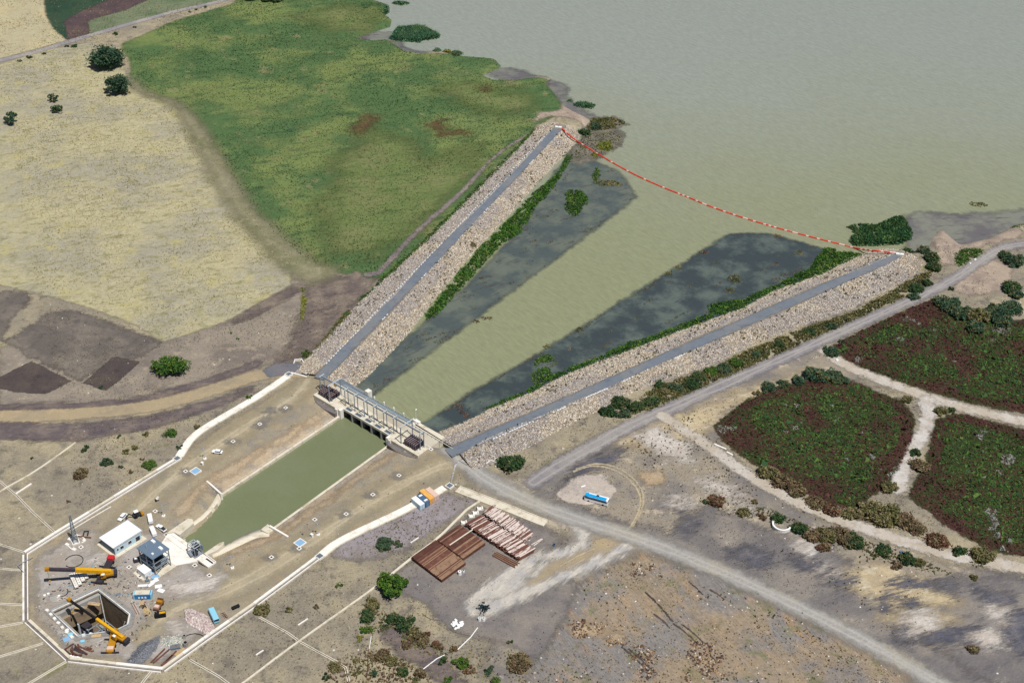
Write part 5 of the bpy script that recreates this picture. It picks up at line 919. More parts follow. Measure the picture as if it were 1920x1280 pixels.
RUB = [C(112, 88, 72), C(138, 108, 84), C(92, 76, 68), C(168, 140, 112), C(206, 190, 170), C(84, 72, 70)]
for k, q_ in enumerate(([(1060, 1160), (1130, 1166), (1136, 1196), (1080, 1200)], [(1130, 1180), (1172, 1182), (1176, 1210), (1140, 1212)], [(1178, 1206), (1240, 1218), (1250, 1275), (1196, 1270)], [(1290, 1200), (1360, 1210), (1370, 1270), (1280, 1280)], [(1180, 1050), (1260, 1060), (1240, 1090), (1180, 1080)])):
    pl = ats(q_); P_ = poly_pts(pl, 0, 1.6); P_ = P_[fnoise(P_[:, 0], P_[:, 1], 6, 50 + k, 3) + .1 * np.clip(sdf_poly(P_[:, 0], P_[:, 1], pl), 0, 2) > .58]; stones(with_z(P_, .12), .62, RUB, "rubble_scatter")


# weed drifting in the shallows, thicker along the shelves' rims
for q_, ang, cols in (([(1192, 369), (1172, 334), (1130, 309), (1090, 290), (985, 430), (880, 540), (800, 610), (700, 712), (697, 743), (1120, 427)], .5, [C(96, 84, 76), C(88, 96, 64), C(76, 72, 72), C(110, 104, 84)]), ([(800, 800), (858, 752), (978, 681), (1102, 606), (1282, 493), (1367, 439), (1439, 438), (1526, 461), (1500, 510), (1320, 590), (1040, 700), (870, 800)], .75, [C(88, 76, 72), C(92, 98, 62), C(70, 66, 70), C(108, 100, 76)])):
    pl = ats(q_, ZL); P_ = poly_pts(pl, 0, 1.5); ca, sa = math.cos(ang), math.sin(ang); x_ = P_[:, 0] * ca + P_[:, 1] * sa; y_ = -P_[:, 0] * sa + P_[:, 1] * ca
    e_ = sdf_poly(P_[:, 0], P_[:, 1], pl); th = fnoise(x_ / 4.5, y_, 3.2, 52, 3) + .16 * np.exp(-e_ / 2.5); P_ = P_[th > .75]
    o = link("drifting_weed", leaf_mesh("drifting_weed", np.c_[P_, np.full(len(P_), ZL + .06)], .45, cols, None, 9.0)); o["kind"] = "stuff"
# ------------------------------------------------------------------ canal walls, head works and apron
def part_of(t, o): o.parent = t; return o
def wall_thing(name, label, cat): return thing(name, label, cat)
ZW = -1.7
wl = wall_thing("canal_wall", "pale concrete wall along the canal bank beside the parked hatchback", "canal wall")
wr = wall_thing("canal_wall", "pale concrete wall along the canal bank facing the shipping containers", "canal wall")
def segs(pts, step): return resample(pts, step)
def panels(parent, pts, o0, o1, z0, z1, mat, step, name="wall_panel", gap=.05):
    p = resample(pts, step)
    for a, b in zip(p[:-1], p[1:]):
        d = (b - a) / np.linalg.norm(b - a); MB().ribbon([a + d * gap, b - d * gap], o0, o1, z0, z1 + random.uniform(-.02, .02)).build(name, mat, parent)
panels(wl, gws([(16.5, -4.4), (18.2, -74.4)]), -1.15, .05, -5.5, ZW, M['cream_conc'], 7.1)
panels(wr, gws([(46.9, -5.6), (49.2, -73.6)]), -.05, 1.05, -5.5, ZW, M['cream_conc'], 6.9)
panels(wl, gws([(15.1, -8), (16.6, -70)]), -.55, -.35, -2.2, ZW + .12, M['cream_conc'], 5.2, "kerb_stone", .5)
panels(wr, gws([(48.4, -8), (50.6, -70)]), .35, .55, -2.2, ZW + .1, M['grey_conc'], 3.1, "kerb_stone", .6)
def warped(parent, outer, inner, zo, zi, mat):
    o_ = resample([at(x, y, zo)[:2] for x, y in outer], 2.5); n = len(o_)
    i_ = resample([at(x, y, zi)[:2] for x, y in inner], 1.0); i_ = i_[np.linspace(0, len(i_) - 1, n).astype(int)]
    V = []; Fc = []
    for k in range(n): V += [(*o_[k], zo), (*i_[k], zi), (*i_[k], -6), (*o_[k], -6)]
    for k in range(n - 1):
        for j in range(4): Fc.append([4 * k + j, 4 * k + (j + 1) % 4, 4 * k + 4 + (j + 1) % 4, 4 * k + 4 + j])
    me = fast_mesh("transition_wall", V, Fc, mat); bm = bmesh.new(); bm.from_mesh(me); bmesh.ops.recalc_face_normals(bm, faces=bm.faces); bm.to_mesh(me); bm.free()
    return link("transition_wall", me, parent)
warped(wl, [(408, 925), (404, 932), (398, 943), (389, 955), (377, 967), (365, 976), (358, 981)], [(415.6, 928), (415.6, 934), (413, 944), (401, 959), (384, 977), (367, 988), (362, 992)], -.3, -2.85, M['cream_conc'])
warped(wr, [(505, 1004), (487, 1003), (468, 1010), (450, 1019), (425, 1029), (410, 1036), (398, 1040)], [(506, 990), (495, 989), (479, 993), (451, 1005), (432, 1015), (420, 1022), (412, 1027)], -.3, -2.85, M['cream_conc'])
MB().prism([tuple(p) for p in gws([(47.0, -74.5), (51.5, -74.2), (51.5, -78), (47.4, -78.4)])], -4, -.6).build("landing_slab", M['cream_conc'], wr)
for lab, pts in (("white concrete baffle wall running into the canal bank near the hatchback's blue lid", [(8.4, -74.2), (19.4, -75.4)]), ("white concrete baffle wall across the canal bank nearest the gravel road", [(49.2, -75.2), (59.6, -74.6)])):
    t = tag(MB().ribbon(gws(pts), -.4, .4, -3.5, .45).build("baffle_wall", M['white_conc']), lab, "wall")
hw = thing("head_wall", "broad white concrete head works closing the lower end of the canal", "head works")
MB().prism([tuple(p) for p in gws([(21.4, -94.4), (23.2, -93.6), (25.4, -94.8), (26.6, -103.0), (23.6, -103.3), (21.8, -105.6)])], -6, .8).build("wing_wall", M['cream_conc'], hw)
MB().prism([tuple(p) for p in gws([(42.3, -103.3), (42.2, -95.2), (43.1, -93.8), (44.1, -95), (44.8, -98.6), (43.8, -103.3)])], -6, .8).build("wing_wall", M['cream_conc'], hw)
MB().prism([tuple(p) for p in gws([(21.3, -104.2), (23.8, -103.35), (43.2, -103.35), (43.2, -107.6), (37.8, -116.2), (28.5, -115.0), (24.4, -110.4)])], -6, .16).build("apron", M['white_conc'], hw)
for y, w_ in ((-104.4, .5), (-106.9, .35)): MB().ribbon(gws([(23.6, y), (43.0, y)]), -w_, 0, .15, .42).build("apron_kerb", M['white_conc'], hw)
MB().box((0, 0, 0), (.1, .1, .1))
for x in range(4): MB().prism([tuple(p) for p in gws([(29 + x * 3.4, -103.3), (29.4 + x * 3.4, -103.3), (29.4 + x * 3.4, -102.3), (29 + x * 3.4, -102.3)])], -6, -.4).build("screen_pier", M['cream_conc'], hw)
# trash rake
rk = thing("trash_rake", "blue grey steel raking machine on the canal's concrete head works", "machine", gw(39.1, -105.2, .42), GA)
MB().box((0, 0, .25), (5.2, 4.2, .3)).build("base_frame", M['steel'], rk)
for sx in (-1, 1):
    for sy in (-1, 1): MB().beam((sx * 2.3, sy * 1.7, .4), (sx * 2.0, sy * 1.5, 4.6), .26).build("leg", M['steel'], rk)
b = MB()
for y in (-1.5, 1.5): b.beam((-2.2, y, 4.7), (2.4, y, 4.7), .24)
for x in (-2.1, -.6, .9, 2.3): b.beam((x, -1.6, 4.72), (x, 1.7, 4.72), .2)
b.beam((-2, -1.5, 4.7), (-.6, 1.5, 4.72), .14); b.beam((.9, -1.5, 4.7), (-.6, 1.5, 4.74), .14); b.build("top_frame", M['pale_steel'], rk)
MB().box((.6, 1.6, 5.1), (1.4, .9, .6)).build("winch", M['pale_steel'], rk); MB().tube((-2, .6, 3.4), (2, .6, 3.4), .4).build("drum", M['dark_steel'], rk)
MB().beam((-1.6, -1.8, .8), (1.2, -2.5, 1.0), 1.0, .7).build("chute", M['steel'], rk)
MB().beam((-2.6, 2.2, 2.6), (2.4, 2.2, 2.6), .5, 2.2).build("rake_plate", M['slate'], rk); MB().box((1.5, -1.0, 1.3), (1.6, 1.6, 1.7)).build("motor_box", M['dark_steel'], rk)
ty = thing("debris_tray", "white concrete trash tray with a dark slot beside the raking machine", "tray", gw(46.4, -105.2, 0), GA)
MB().box((0, 0, .12), (6.0, 3.6, .22)).build("tray_floor", M['white_conc'], ty)
for a, b_ in (((0, 1.9, .45), (6.3, .3, .9)), ((0, -1.9, .4), (6.3, .3, .8)), ((3.1, 0, .4), (.3, 3.5, .8))): MB().box(a, b_).build("tray_wall", M['white_conc'], ty)
MB().box((.4, .9, .26), (4.2, .7, .06)).build("slot", M['dark_steel'], ty)

# ------------------------------------------------------------------ drains round the compound
def drain(label, pts, width=1.0, wall=.4, zt=.65, bed=.06, far=1, fw=1.15, name="drain_channel", mat=None):
    """far: the side (+1 left, -1 right of the way) that has the broad lined wall"""
    p = ats(pts); t = thing(name, label, "drain"); h = width / 2; m_ = mat or M['white_conc']; z = np.array([max(0, gz(*q)) for q in p])
    wl_, wr_ = (fw, wall) if far > 0 else (wall, fw)
    if fw > .5:
        for i in range(len(p) - 1):
            q = resample(p[i:i + 2], 9.0)
            for k in range(len(q) - 1):
                o0, o1 = ((h, h + wl_) if far > 0 else (-h - wr_, -h)); d = (q[k + 1] - q[k]) / np.linalg.norm(q[k + 1] - q[k]) * .04
                MB().ribbon([q[k] + d, q[k + 1] - d], o0, o1, -.3, z[i] + zt + random.uniform(-.04, .03)).build("wall_panel", M[random.choice(['white_conc', 'white_conc', 'cream_conc'])], t)
        o0, o1 = ((-h - wr_, -h) if far > 0 else (h, h + wl_)); MB().ribbon(p, o0, o1, -.3, list(z + zt)).build("side_wall", m_, t)
    else:
        MB().ribbon(p, -h - wr_, -h, -.3, list(z + zt)).build("side_wall", m_, t); MB().ribbon(p, h, h + wl_, -.3, list(z + zt)).build("side_wall", m_, t)
    MB().ribbon(p, -h, h, -.3, list(z + bed)).build("channel_bed", M['dark_conc'], t)  # near wall's shade on the bed put into this dark material
    return t
drain("straight white drain channel climbing past the lattice mast to a blue grate", [(49, 1038.5), (105, 1003), (170, 963), (262, 906), (331, 864)])
drain("white drain channel on the yard's edge between two corners, beside the crane boom's tip", [(49, 1163.5), (48.6, 1102), (48.4, 1040.5)], fw=.7)
drain("white drain channel on the yard's corner side next to the curved rusty ribs", [(126.6, 1237.2), (88, 1201), (50.2, 1166.5)], far=-1)
drain("white drain channel along the yard's lowest side under the grey gravel heap", [(303.5, 1258.6), (216, 1249), (129.5, 1239)], far=-1)
drain("long white drain channel with a dark bed beside the light blue van", [(306, 1258), (386, 1200), (480, 1134.5), (596, 1048)])
wd = thing("drain_chute", "broad white lined chute curving uphill from the blue grate to the gate", "drain")
p_ = smooth(ats([(336, 857), (343, 846), (352, 832), (363, 819), (384, 803), (430, 776), (480, 747), (540, 706)]), 2)
MB().ribbon(p_, -1.5, 1.3, -.2, .32).build("lining", M['white_conc'], wd); MB().ribbon(p_, 1.3, 1.75, -.2, .6).build("side_wall", M['white_conc'], wd); MB().ribbon(p_, -1.95, -1.5, -.2, .55).build("side_wall", M['cream_conc'], wd)
wd2 = thing("drain_chute", "broad pale lined chute between the yard drain and the shipping containers", "drain")
p_ = smooth(ats([(603, 1041), (620, 1026), (642, 1012), (690, 989), (755, 959), (800, 934), (834, 915)]), 2)
MB().ribbon(p_, -1.5, 1.3, -.2, .3).build("lining", M['white_conc'], wd2); MB().ribbon(p_, 1.3, 1.7, -.2, .55).build("side_wall", M['white_conc'], wd2); MB().ribbon(p_, -2.0, -1.5, -.2, .5).build("side_wall", M['orange' if 0 else 'cream_conc'], wd2)
wd3 = thing("drain_chute", "cream concrete lined ditch between the gravel road and the pipe stacks", "drain")
p_ = ats([(858, 917), (903, 934), (960, 956), (1012, 977), (1024, 981)])
panels(wd3, p_, -1.9, 1.6, -.2, .34, M['cream_conc'], 6.0, "lining_panel"); MB().ribbon(p_, 1.62, 2.0, -.2, .6).build("side_wall", M['cream_conc'], wd3); MB().ribbon(p_, -2.3, -1.92, -.2, .55).build("side_wall", M['cream_conc'], wd3)
for px, lab in (((332.5, 861.5), "blue grey grate box where the long yard drain meets the white chute"), ((599.5, 1044.5), "blue grey grate box below the square blue lid by the compound track"), ((843, 912.5), "blue grey grate box between the orange container and the cream ditch"), ((541.5, 703.5), "small grey grate box at the top of the white chute by the asphalt apron")):
    t = thing("drain_box", lab, "drain cover", (*at(*px)[:2], gz(*at(*px)[:2])), GA)
    b = MB()
    for sx, sy, dx, dy in ((-1.3, 0, .3, 2.9), (1.3, 0, .3, 2.9), (0, -1.3, 2.3, .3), (0, 1.3, 2.3, .3)): b.box((sx, sy, .45), (dx, dy, .9))
    b.build("rim", M['white_conc'], t); b = MB()
    for k in range(8): b.box((-1.05 + k * .3, 0, .8), (.16, 2.3, .08))
    b.box((0, .5, .76), (2.3, .12, .06)); b.build("grating", M['grate'], t); MB().box((0, 0, .2), (2.28, 2.28, .2)).build("sump", M['black'], t)
tl = thing("drain_wall", "low white crossing wall beside the grate box at the asphalt apron", "drain")
MB().ribbon(ats([(546, 700), (562, 704), (578, 709), (580, 703)]), -.35, .35, -.2, .7).build("side_wall", M['white_conc'], tl); MB().box((*at(573, 701)[:2], .4), (3.0, 2.2, .7), GA).build("grate", M['grate'], tl)
for q, lab, r in (((559.5, 677), "white concrete culvert mouth beside the asphalt apron and the rock dike", .2), ((925, 868), "white concrete culvert mouth by the dark green bush at the dike's foot", -.5)):
    t = thing("culvert_head", lab, "culvert", (*at(*q)[:2], gz(*at(*q)[:2])), r)
    MB().box((0, 0, .6), (3.6, .4, 1.4)).build("head_wall", M['white_conc'], t)
    for s in (-1, 1): MB().beam((s * 1.7, -.1, .5), (s * 2.3, -2.2, .2), .35, 1.0).build("wing", M['white_conc'], t)
# thin drains that fan out over the slope
fan = [([(105, 1000), (82, 979), (61, 960), (32, 930), (0, 903), (-30, 880)], "thin white drain running uphill from the yard drain above the lattice mast"), ([(46, 1036), (22, 1028), (0, 1021), (-30, 1011)], "thin white drain leaving the yard corner above the crane boom's tip"),
       ([(44, 1069), (22, 1068), (0, 1066), (-30, 1064)], "thin pale drain leaving the yard's edge level with the crane boom's tip"), ([(44, 1134), (0, 1132), (-30, 1131)], "thin pale drain leaving the yard's edge level with the shaft's near corner"),
       ([(44, 1167), (0, 1175), (-30, 1180)], "thin pale drain leaving the yard corner below the shaft"), ([(81, 1206), (40, 1219), (0, 1231), (-30, 1240)], "thin pale drain leaving the slanting yard edge beside the curved rusty ribs"),
       ([(125, 1240), (90, 1260), (50, 1284), (30, 1296)], "thin pale drain leaving the yard's bottom corner towards the picture's edge"), ([(284, 1259), (270, 1276), (258, 1292)], "short pale drain leaving the yard's lowest corner below the steel beams"),
       ([(356, 1237), (384, 1253), (410, 1268), (440, 1290)], "thin grey drain running down from the long yard drain near the steel beams"), ([(486, 1157), (512, 1171), (540, 1187), (558, 1200)], "thin grey drain crossing the slope from the olive bush to the cream ditch"),
       ([(562, 1203), (596, 1222), (630, 1240), (648, 1252), (655, 1282)], "thin grey drain continuing downhill from the cream ditch to the brown bushes")]
for pts, lab in fan: drain(lab, pts, .4, .3, .3, .08, 1, .3, "slope_drain", M['cream_conc'])
def kerb_line(label, pts, wd_=.7, zt=.4, mat='cream_conc', name="ditch_wall", step=8.0):
    t = thing(name, label, "ditch wall"); p = ats(pts); p = resample(p, step)
    for a, b in zip(p[:-1], p[1:]): MB().ribbon([a, b], -wd_ / 2, wd_ / 2, -.3, [max(0, gz(*a)) + zt, max(0, gz(*b)) + zt]).build("wall_block", M[mat], t)
kerb_line("long cream ditch wall running down from the lined ditch past the pipe stacks", [(902, 938), (879, 952), (850, 981), (820, 1011), (781, 1039), (736, 1075), (705, 1101)], 1.0)
kerb_line("cream ditch wall going downhill from the big round bush", [(712, 1094), (680, 1118), (620, 1160), (562, 1201), (520, 1232), (470, 1270), (440, 1292)], .8)
kerb_line("cream ditch wall along the dark verge up the slope above the white drain", [(-20, 935), (11, 915), (45, 897), (90, 868), (142, 830)], .8)
kerb_line("short white ditch wall crossing the thin white drain on the upper slope", [(30, 926), (46, 916), (59, 907)], .7, mat='white_conc')
kerb_line("white edging stones beside the compound track along the dark slot", [(132, 995), (170, 972), (208, 950)], .3, .3, 'white_conc', "edging", 3.0)
for k, (a, b) in enumerate((((480, 1228), (494, 1219)), ((559, 1172), (577, 1160)), ((770, 1018), (785, 1008)))):
    tag(MB().beam((*at(*a)[:2], .2), (*at(*b)[:2], .2), .5, .4).build("loose_slab", M['white_conc']), ["white slab lying lowest in the ditch downhill of the grey drain", "white slab lying in the ditch uphill from the thin grey drain", "white slab lying by the two dark blue-green bushes"][k], "slab")
# round-the-corner gate of pipes across the yard corner
t = thing("pipe_barrier", "bent grey pipe barrier crossing the drain at the yard's corner", "barrier")
MB().path([at(62, 1043, 1.0), at(33, 1059, 1.0), at(44, 1072, 1.0)], .13).build("pipe", M['steel'], t)
# guard chain at the road fork
t = thing("swing_barrier", "small grey swing barrier at the fork of the gravel road", "barrier", (*at(862, 867)[:2], .0), -.7)
MB().box((0, 0, .5), (.3, .3, 1.0)).build("post", M['steel'], t); MB().beam((0, 0, .9), (4.4, .3, .9), .16).build("arm", M['steel'], t)
p_ = ats([(862, 866), (853, 875), (849, 890), (845, 907)]); t = tag(stones(with_z(resample(p_, .9), .15), .8, [C(200, 198, 194), C(170, 172, 176)], "stone_line", None), "line of pale stones from the swing barrier to the grate box", "stones"); t["kind"] = "stuff"

# ------------------------------------------------------------------ manholes, lids and lamps
mh_rim = MB()
for sx, sy, dx, dy in ((-.62, 0, .36, 1.6), (.62, 0, .36, 1.6), (0, -.62, .88, .36), (0, .62, .88, .36)): mh_rim.box((sx, sy, .15), (dx, dy, .5))
mh_rim = mh_rim.mesh("rim", M['white_conc']); mh_lid = MB().box((0, 0, .12), (.86, .86, .3)).mesh("cover", M['dark_steel'])
for (px, py, lab) in [(535.5, 765, "square white manhole nearest the gate's low panel stack"), (487, 795.5, "square white manhole second from the gate on the track beside the white chute"), (437, 828, "square white manhole uphill of the white hatchback"), (348, 884, "square white manhole touching the blue lid beside the white chute"),
        (405, 915.5, "square white manhole in a dark patch between the blue lid and the baffle wall"), (291, 958.6, "square white manhole beside the lamp above the parked pickup"), (311, 1000.6, "square white manhole at the pickup's bonnet"), (242, 1063.5, "square white manhole with a bent cable between the crane and the white box"),
        (262.5, 1081, "square white manhole at the corner of the small white box building"), (365, 1059, "square white manhole just under the debris tray and the apron"), (392.5, 1079, "square white manhole on the track below the debris tray"), (152, 1026, "square white manhole at the foot of the lattice mast"),
        (509, 1045, "square white manhole between the two lamps on the containers' side"), (561, 1029, "square white manhole touching the blue lid nearest the containers"), (590, 974.6, "small square manhole uphill of the white kiosk by the baffle wall"), (649, 964, "square white manhole in a dark patch between the kiosk and the containers"),
        (699, 927.8, "square white manhole in a dark patch uphill from the containers"), (748, 892, "square white manhole in a dark patch nearest the fork barrier"), (808, 849, "square manhole beside the tall panel stack's pad")]:
    q = at(px, py); t = thing("manhole", lab, "manhole", (q[0], q[1], gz(q[0], q[1])), GA + random.uniform(-.05, .05), "square manholes on the canal banks")
    link("rim", mh_rim, t); link("cover", mh_lid, t)
for px, lab in (((366.7, 884), "square blue steel lid in a white frame near the white hatchback"), ((562.5, 1018.5), "square blue steel lid in a white frame beside the track nearest the containers")):
    q = at(*px); t = thing("pit_lid", lab, "lid", (q[0], q[1], gz(q[0], q[1])), GA); b = MB()
    for sx, sy, dx, dy in ((-1.75, 0, .35, 3.85), (1.75, 0, .35, 3.85), (0, -1.75, 3.15, .35), (0, 1.75, 3.15, .35)): b.box((sx, sy, .25), (dx, dy, .6))
    b.build("frame", M['white_conc'], t)
    for k in range(3): MB().box((-1.02 + k * 1.02, 0, .3), (1.0, 3.1, .14)).build("lid_plate", M['lid_blue'], t)
lamp = None
for px, lab in (((384.5, 860.5), "grey lamp mast on a small plinth beside the white hatchback"), ((307, 967.5), "grey lamp mast near the parked white cars"), ((597, 1003), "grey lamp mast on a plinth nearest the canal's baffle wall on the containers' side"), ((436, 1065), "grey lamp mast near the debris tray on the track's edge")):
    q = at(*px); t = thing("lamp_mast", lab, "lamp post", (q[0], q[1], gz(q[0], q[1])), random.uniform(-.3, .3), "lamp masts round the canal")
    MB().box((0, 0, .25), (1.3, 1.3, .6)).build("plinth", M['white_conc'], t); MB().tube((0, 0, .5), (0, 0, 6.2), .13, .08).build("pole", M['pale_steel'], t)
    a = MB().beam((-.7, 0, 6.2), (.7, 0, 6.2), .1).build("crossarm", M['pale_steel'], t)
    for s in (-1, 1): MB().box((s * .6, -.1, 6.4), (.5, .45, .4)).build("floodlight", M['steel'], a)
for px, lab in (((379.6, 871), "small white kiosk beside the lamp mast near the hatchback"), ((585, 1005.5), "small white kiosk beside the lamp mast near the containers")):
    q = at(*px); t = thing("kiosk", lab, "cabinet", (q[0], q[1], gz(q[0], q[1])), GA)
    MB().box((0, 0, .65), (1.1, .8, 1.3)).build("cabinet", M['white'], t); MB().box((.12, -.42, .6), (.6, .05, .9)).build("door", M['pale_blue'], t); MB().box((0, 0, 1.34), (1.25, .95, .1)).build("roof", M['white'], t)

# ------------------------------------------------------------------ service building, hoist tower, box building, mast
sb = thing("service_building", "white flat-roofed building with pale blue wall beside the parked white cars", "building", gw(11.9, -120.1, 0), GA)
MB().box((0, -.1, .12), (12.2, 15.2, .25)).build("plinth", M['cream_conc'], sb)
wlm = MB().box((.1, -.2, 2.1), (9.0, 12.6, 3.75)).build("wall", M['pale_blue'], sb)
for (y, w_, hh, z) in ((-3.2, 1.5, 1.3, 2.2), (.6, 1.5, 1.3, 2.2), (-5.2, .8, .9, 2.4)):
    f = MB().box((4.62, y, z), (.1, w_ + .2, hh + .2)).build("window", M['white'], sb); MB().box((4.66, y, z), (.08, w_, hh)).build("pane", M['glass'], f)
d = MB().box((4.62, 4.4, 1.4), (.1, 1.9, 2.3)).build("door", M['dark_steel'], sb); MB().box((4.7, 3.8, 1.3), (.08, .1, .3)).build("handle", M['pale_steel'], d)
MB().box((4.9, 4.4, .35), (1.4, 2.6, .25)).build("step", M['cream_conc'], sb)
rf = MB().box((0, 0, 4.12), (9.7, 14.0, .26)).build("roof", M['white'], sb)
MB().box((4.75, 0, 4.16), (.16, 14.1, .42)).box((-4.75, 0, 4.16), (.16, 14.1, .42)).box((0, 6.95, 4.16), (9.6, .16, .42)).build("fascia", M['steel'], rf)
MB().box((.05, -6.57, 2.1), (8.7, .08, 3.5)).build("shaded_end_wall", M['slate'], sb)  # slate sheet over the end wall: its shade put into the colour
tw = thing("hoist_tower", "open steel hoist tower with a slate grey flat roof beside the canal head works", "tower", gw(32.8, -119.5, 0), GA)
MB().box((.6, -.4, .1), (11.6, 10.6, .22)).build("base_slab", M['cream_conc'], tw)
for sx in (-4.4, 0, 4.6):
    for sy in (-3.6, 3.6): MB().box((sx, sy, 4.5), (.32, .32, 8.6)).build("column", M['steel'], tw)
MB().box((0, 0, 8.95), (9.9, 8.2, .22)).build("roof", M['slate'], tw)
b = MB()
for z in (3.2, 6.0):
    for sy in (-3.6, 3.6): b.beam((-4.4, sy, z), (4.6, sy, z), .22)
    for sx in (-4.4, 0, 4.6): b.beam((sx, -3.6, z), (sx, 3.6, z), .22)
for sx in (-4.4, 4.6): b.beam((sx, -3.6, .3), (sx, 3.6, 6), .16)
b.beam((-4.4, -3.6, 6), (0, -3.6, 3.2), .14); b.beam((4.6, -3.6, 6), (0, -3.6, 3.2), .14); b.build("girder", M['steel'], tw)
for x, y in ((-2.9, 2.3), (2.4, 1.8), (2.6, -2.2)): MB().box((x, y, 9.35), (1.9, 1.1, .6) if y > 0 else (.8, .8, .5)).build("roof_unit", M['white'], tw)
for x, y, h_ in ((-4.1, 2.9, 4.6), (-1.8, -1.6, 3.6), (-3.8, -2.8, 3.0)): MB().tube((x, y, 9.05), (x, y, 9.05 + h_), .06, n=5).build("mast", M['pale_steel'], tw)
for x, y in ((-2.2, 0), (1.6, .6), (3.0, -1.2)): MB().box((x, y, 3.9), (1.9, 2.2, 1.4)).build("winch", M['dark_steel'], tw)
MB().box((0, 0, 3.25), (8.4, 6.6, .1)).build("platform", M['grate'], tw)
for x in (2.0, 5.0): MB().box((x, -4.4, .3), (2.3, 3.0, .25)).build("pit_cover", M['lid_blue'], tw)
for x in (.6, 3.5): MB().box((x, -4.4, .5), (.35, 3.4, .8)).build("pit_wall", M['pink'], tw)
bx = thing("switch_house", "small white box building with a dark shaded side in front of the hoist tower", "building", gw(33.6, -125.9, 0), GA)
MB().box((-.2, 0, .1), (7.6, 4.6, .2)).build("plinth", M['cream_conc'], bx); MB().box((.2, .3, 1.6), (4.8, 3.1, 2.8)).build("wall", M['white'], bx); MB().box((.2, .3, 3.06), (5.0, 3.3, .14)).build("roof", M['white'], bx)
MB().box((2.64, .9, 1.3), (.08, .9, 2.1)).build("door", M['pale_blue'], bx); MB().box((2.85, -.6, 1.2), (.5, .9, .8)).build("air_unit", M['steel'], bx)
ms = thing("lattice_mast", "tall blue grey lattice mast by the white drain", "mast", (*at(142, 1017)[:2], 0), .5)
HM = 14.5
MB().box((0, 0, .3), (3.0, 3.0, .7)).build("footing", M['white_conc'], ms)
lv = [(.6 + k * (HM - .6) / 8, 1.0 - .75 * k / 8) for k in range(9)]; b = MB()
for (z0, r0), (z1, r1) in zip(lv[:-1], lv[1:]):
    c0 = [(r0, r0), (-r0, r0), (-r0, -r0), (r0, -r0)]; c1 = [(r1, r1), (-r1, r1), (-r1, -r1), (r1, -r1)]
    for k in range(4):
        n_ = (k + 1) % 4; b.beam((*c0[k], z0), (*c1[n_], z1), .09); b.beam((*c0[n_], z0), (*c1[k], z1), .09); b.beam((*c1[k], z1), (*c1[n_], z1), .09)
b.build("bracing", M['grate'], ms)
for sx, sy in ((1, 1), (-1, 1), (-1, -1), (1, -1)): MB().beam((sx, sy, .6), (sx * .25, sy * .25, HM), .16).build("leg", M['grate'], ms)
MB().tube((0, 0, HM), (0, 0, HM + 2.5), .06, n=5).build("antenna", M['pale_steel'], ms)
for px, d_, lab in (((131.5, 1011), (1.8, 1.4, .5), "white concrete block behind the lattice mast's foot"), ((126, 1021), (1.6, 1.2, .5), "white concrete block on the yard side of the lattice mast"), ((139, 1030), (1.7, 1.3, .5), "white concrete block in front of the lattice mast"), ((158, 1013), (1.4, 1.1, .5), "pale concrete block beside the lattice mast facing the white building"), ((145, 1004.5), (1.6, 1.0, .5), "white concrete block uphill of the lattice mast")):
    tag(MB().box((0, 0, d_[2] / 2), d_).build("anchor_block", M['white_conc'], None, (*at(*px)[:2], 0), GA + .2, bevel=.06), lab, "block")
for a_, c_, lab in (((128, 1024), (136, 1031), "pale beam lying on the yard in front of the lattice mast"), ((149, 1004), (159, 1010), "pale beam lying between the mast and the dark frame"), ((153, 1018), (160, 1014), "short pale beam beside the mast's manhole")):
    tag(MB().beam((*at(*a_)[:2], .2), (*at(*c_)[:2], .2), .4, .35).build("concrete_beam", M['white_conc']), lab, "beam")
t = thing("beam_grillage", "dark rusty steel frame lying beside the lattice mast", "frame", (*at(162, 1003)[:2], 0), .1)
MB().beam((-3.4, -.6, .25), (2.2, -1.9, .25), .5, .5).build("long_beam", M['rust'], t)
for x in (-1.2, .5): MB().beam((x, -.6, .3), (x + .1, 2.0, .3), .4, .5).build("cross_beam", M['dark_steel'], t)
MB().beam((-1.2, 2.0, .3), (.6, 2.0, .3), .4, .5).build("end_beam", M['dark_steel'], t)
# ------------------------------------------------------------------ the open shaft
sh = thing("shaft", "deep open concrete shaft with tan inner walls under the black crane boom", "shaft")
pit = [tuple(p) for p in yard_pit]; npit = len(pit); ZB = -19.0
def ring(o0, o1, z0, z1): return MB().ribbon(pit, o0, o1, z0, z1, closed=True)
_ar = sum(pit[i][0] * pit[(i + 1) % npit][1] - pit[(i + 1) % npit][0] * pit[i][1] for i in range(npit)); sg = -1 if _ar > 0 else 1     # outward side of the ribbon
def oring(a, b, z0, z1): return ring(min(sg * a, sg * b), max(sg * a, sg * b), z0, z1)
oring(.0, 2.5, -1.2, .22).build("collar", M['pit_rim'], sh)
oring(.35, .7, .22, .6).build("kerb", M['white_conc'], sh)
for i in range(npit):
    a, b = np.array(pit[i]), np.array(pit[(i + 1) % npit]); MB().ribbon([a, b], sg * 0.0, sg * .8, ZB, -.05).build("shaft_wall", M['pit_conc'], sh)
MB().prism(pit, ZB - .5, ZB + .05).build("shaft_floor", M['dark_conc'], sh)
A_, B_ = np.array(pit[0]), np.array(pit[1])
MB().ribbon([A_, B_], -sg * 2.6, -sg * .02, -9.0, -3.0).build("ledge", M['pit_conc'], sh); MB().ribbon([A_, B_], -sg * 1.4, -sg * .02, -2.95, -.7).build("ledge", M['grey_conc'], sh)
F_, E_ = np.array(pit[5]), np.array(pit[0])
MB().ribbon([F_, E_], -sg * 1.2, -sg * .02, -19, -1.4).build("ledge", M['grey_conc'], sh)
b = MB()
per = resample(np.vstack([pit, pit[:1]]), 1.9); cen = np.mean(pit, 0)
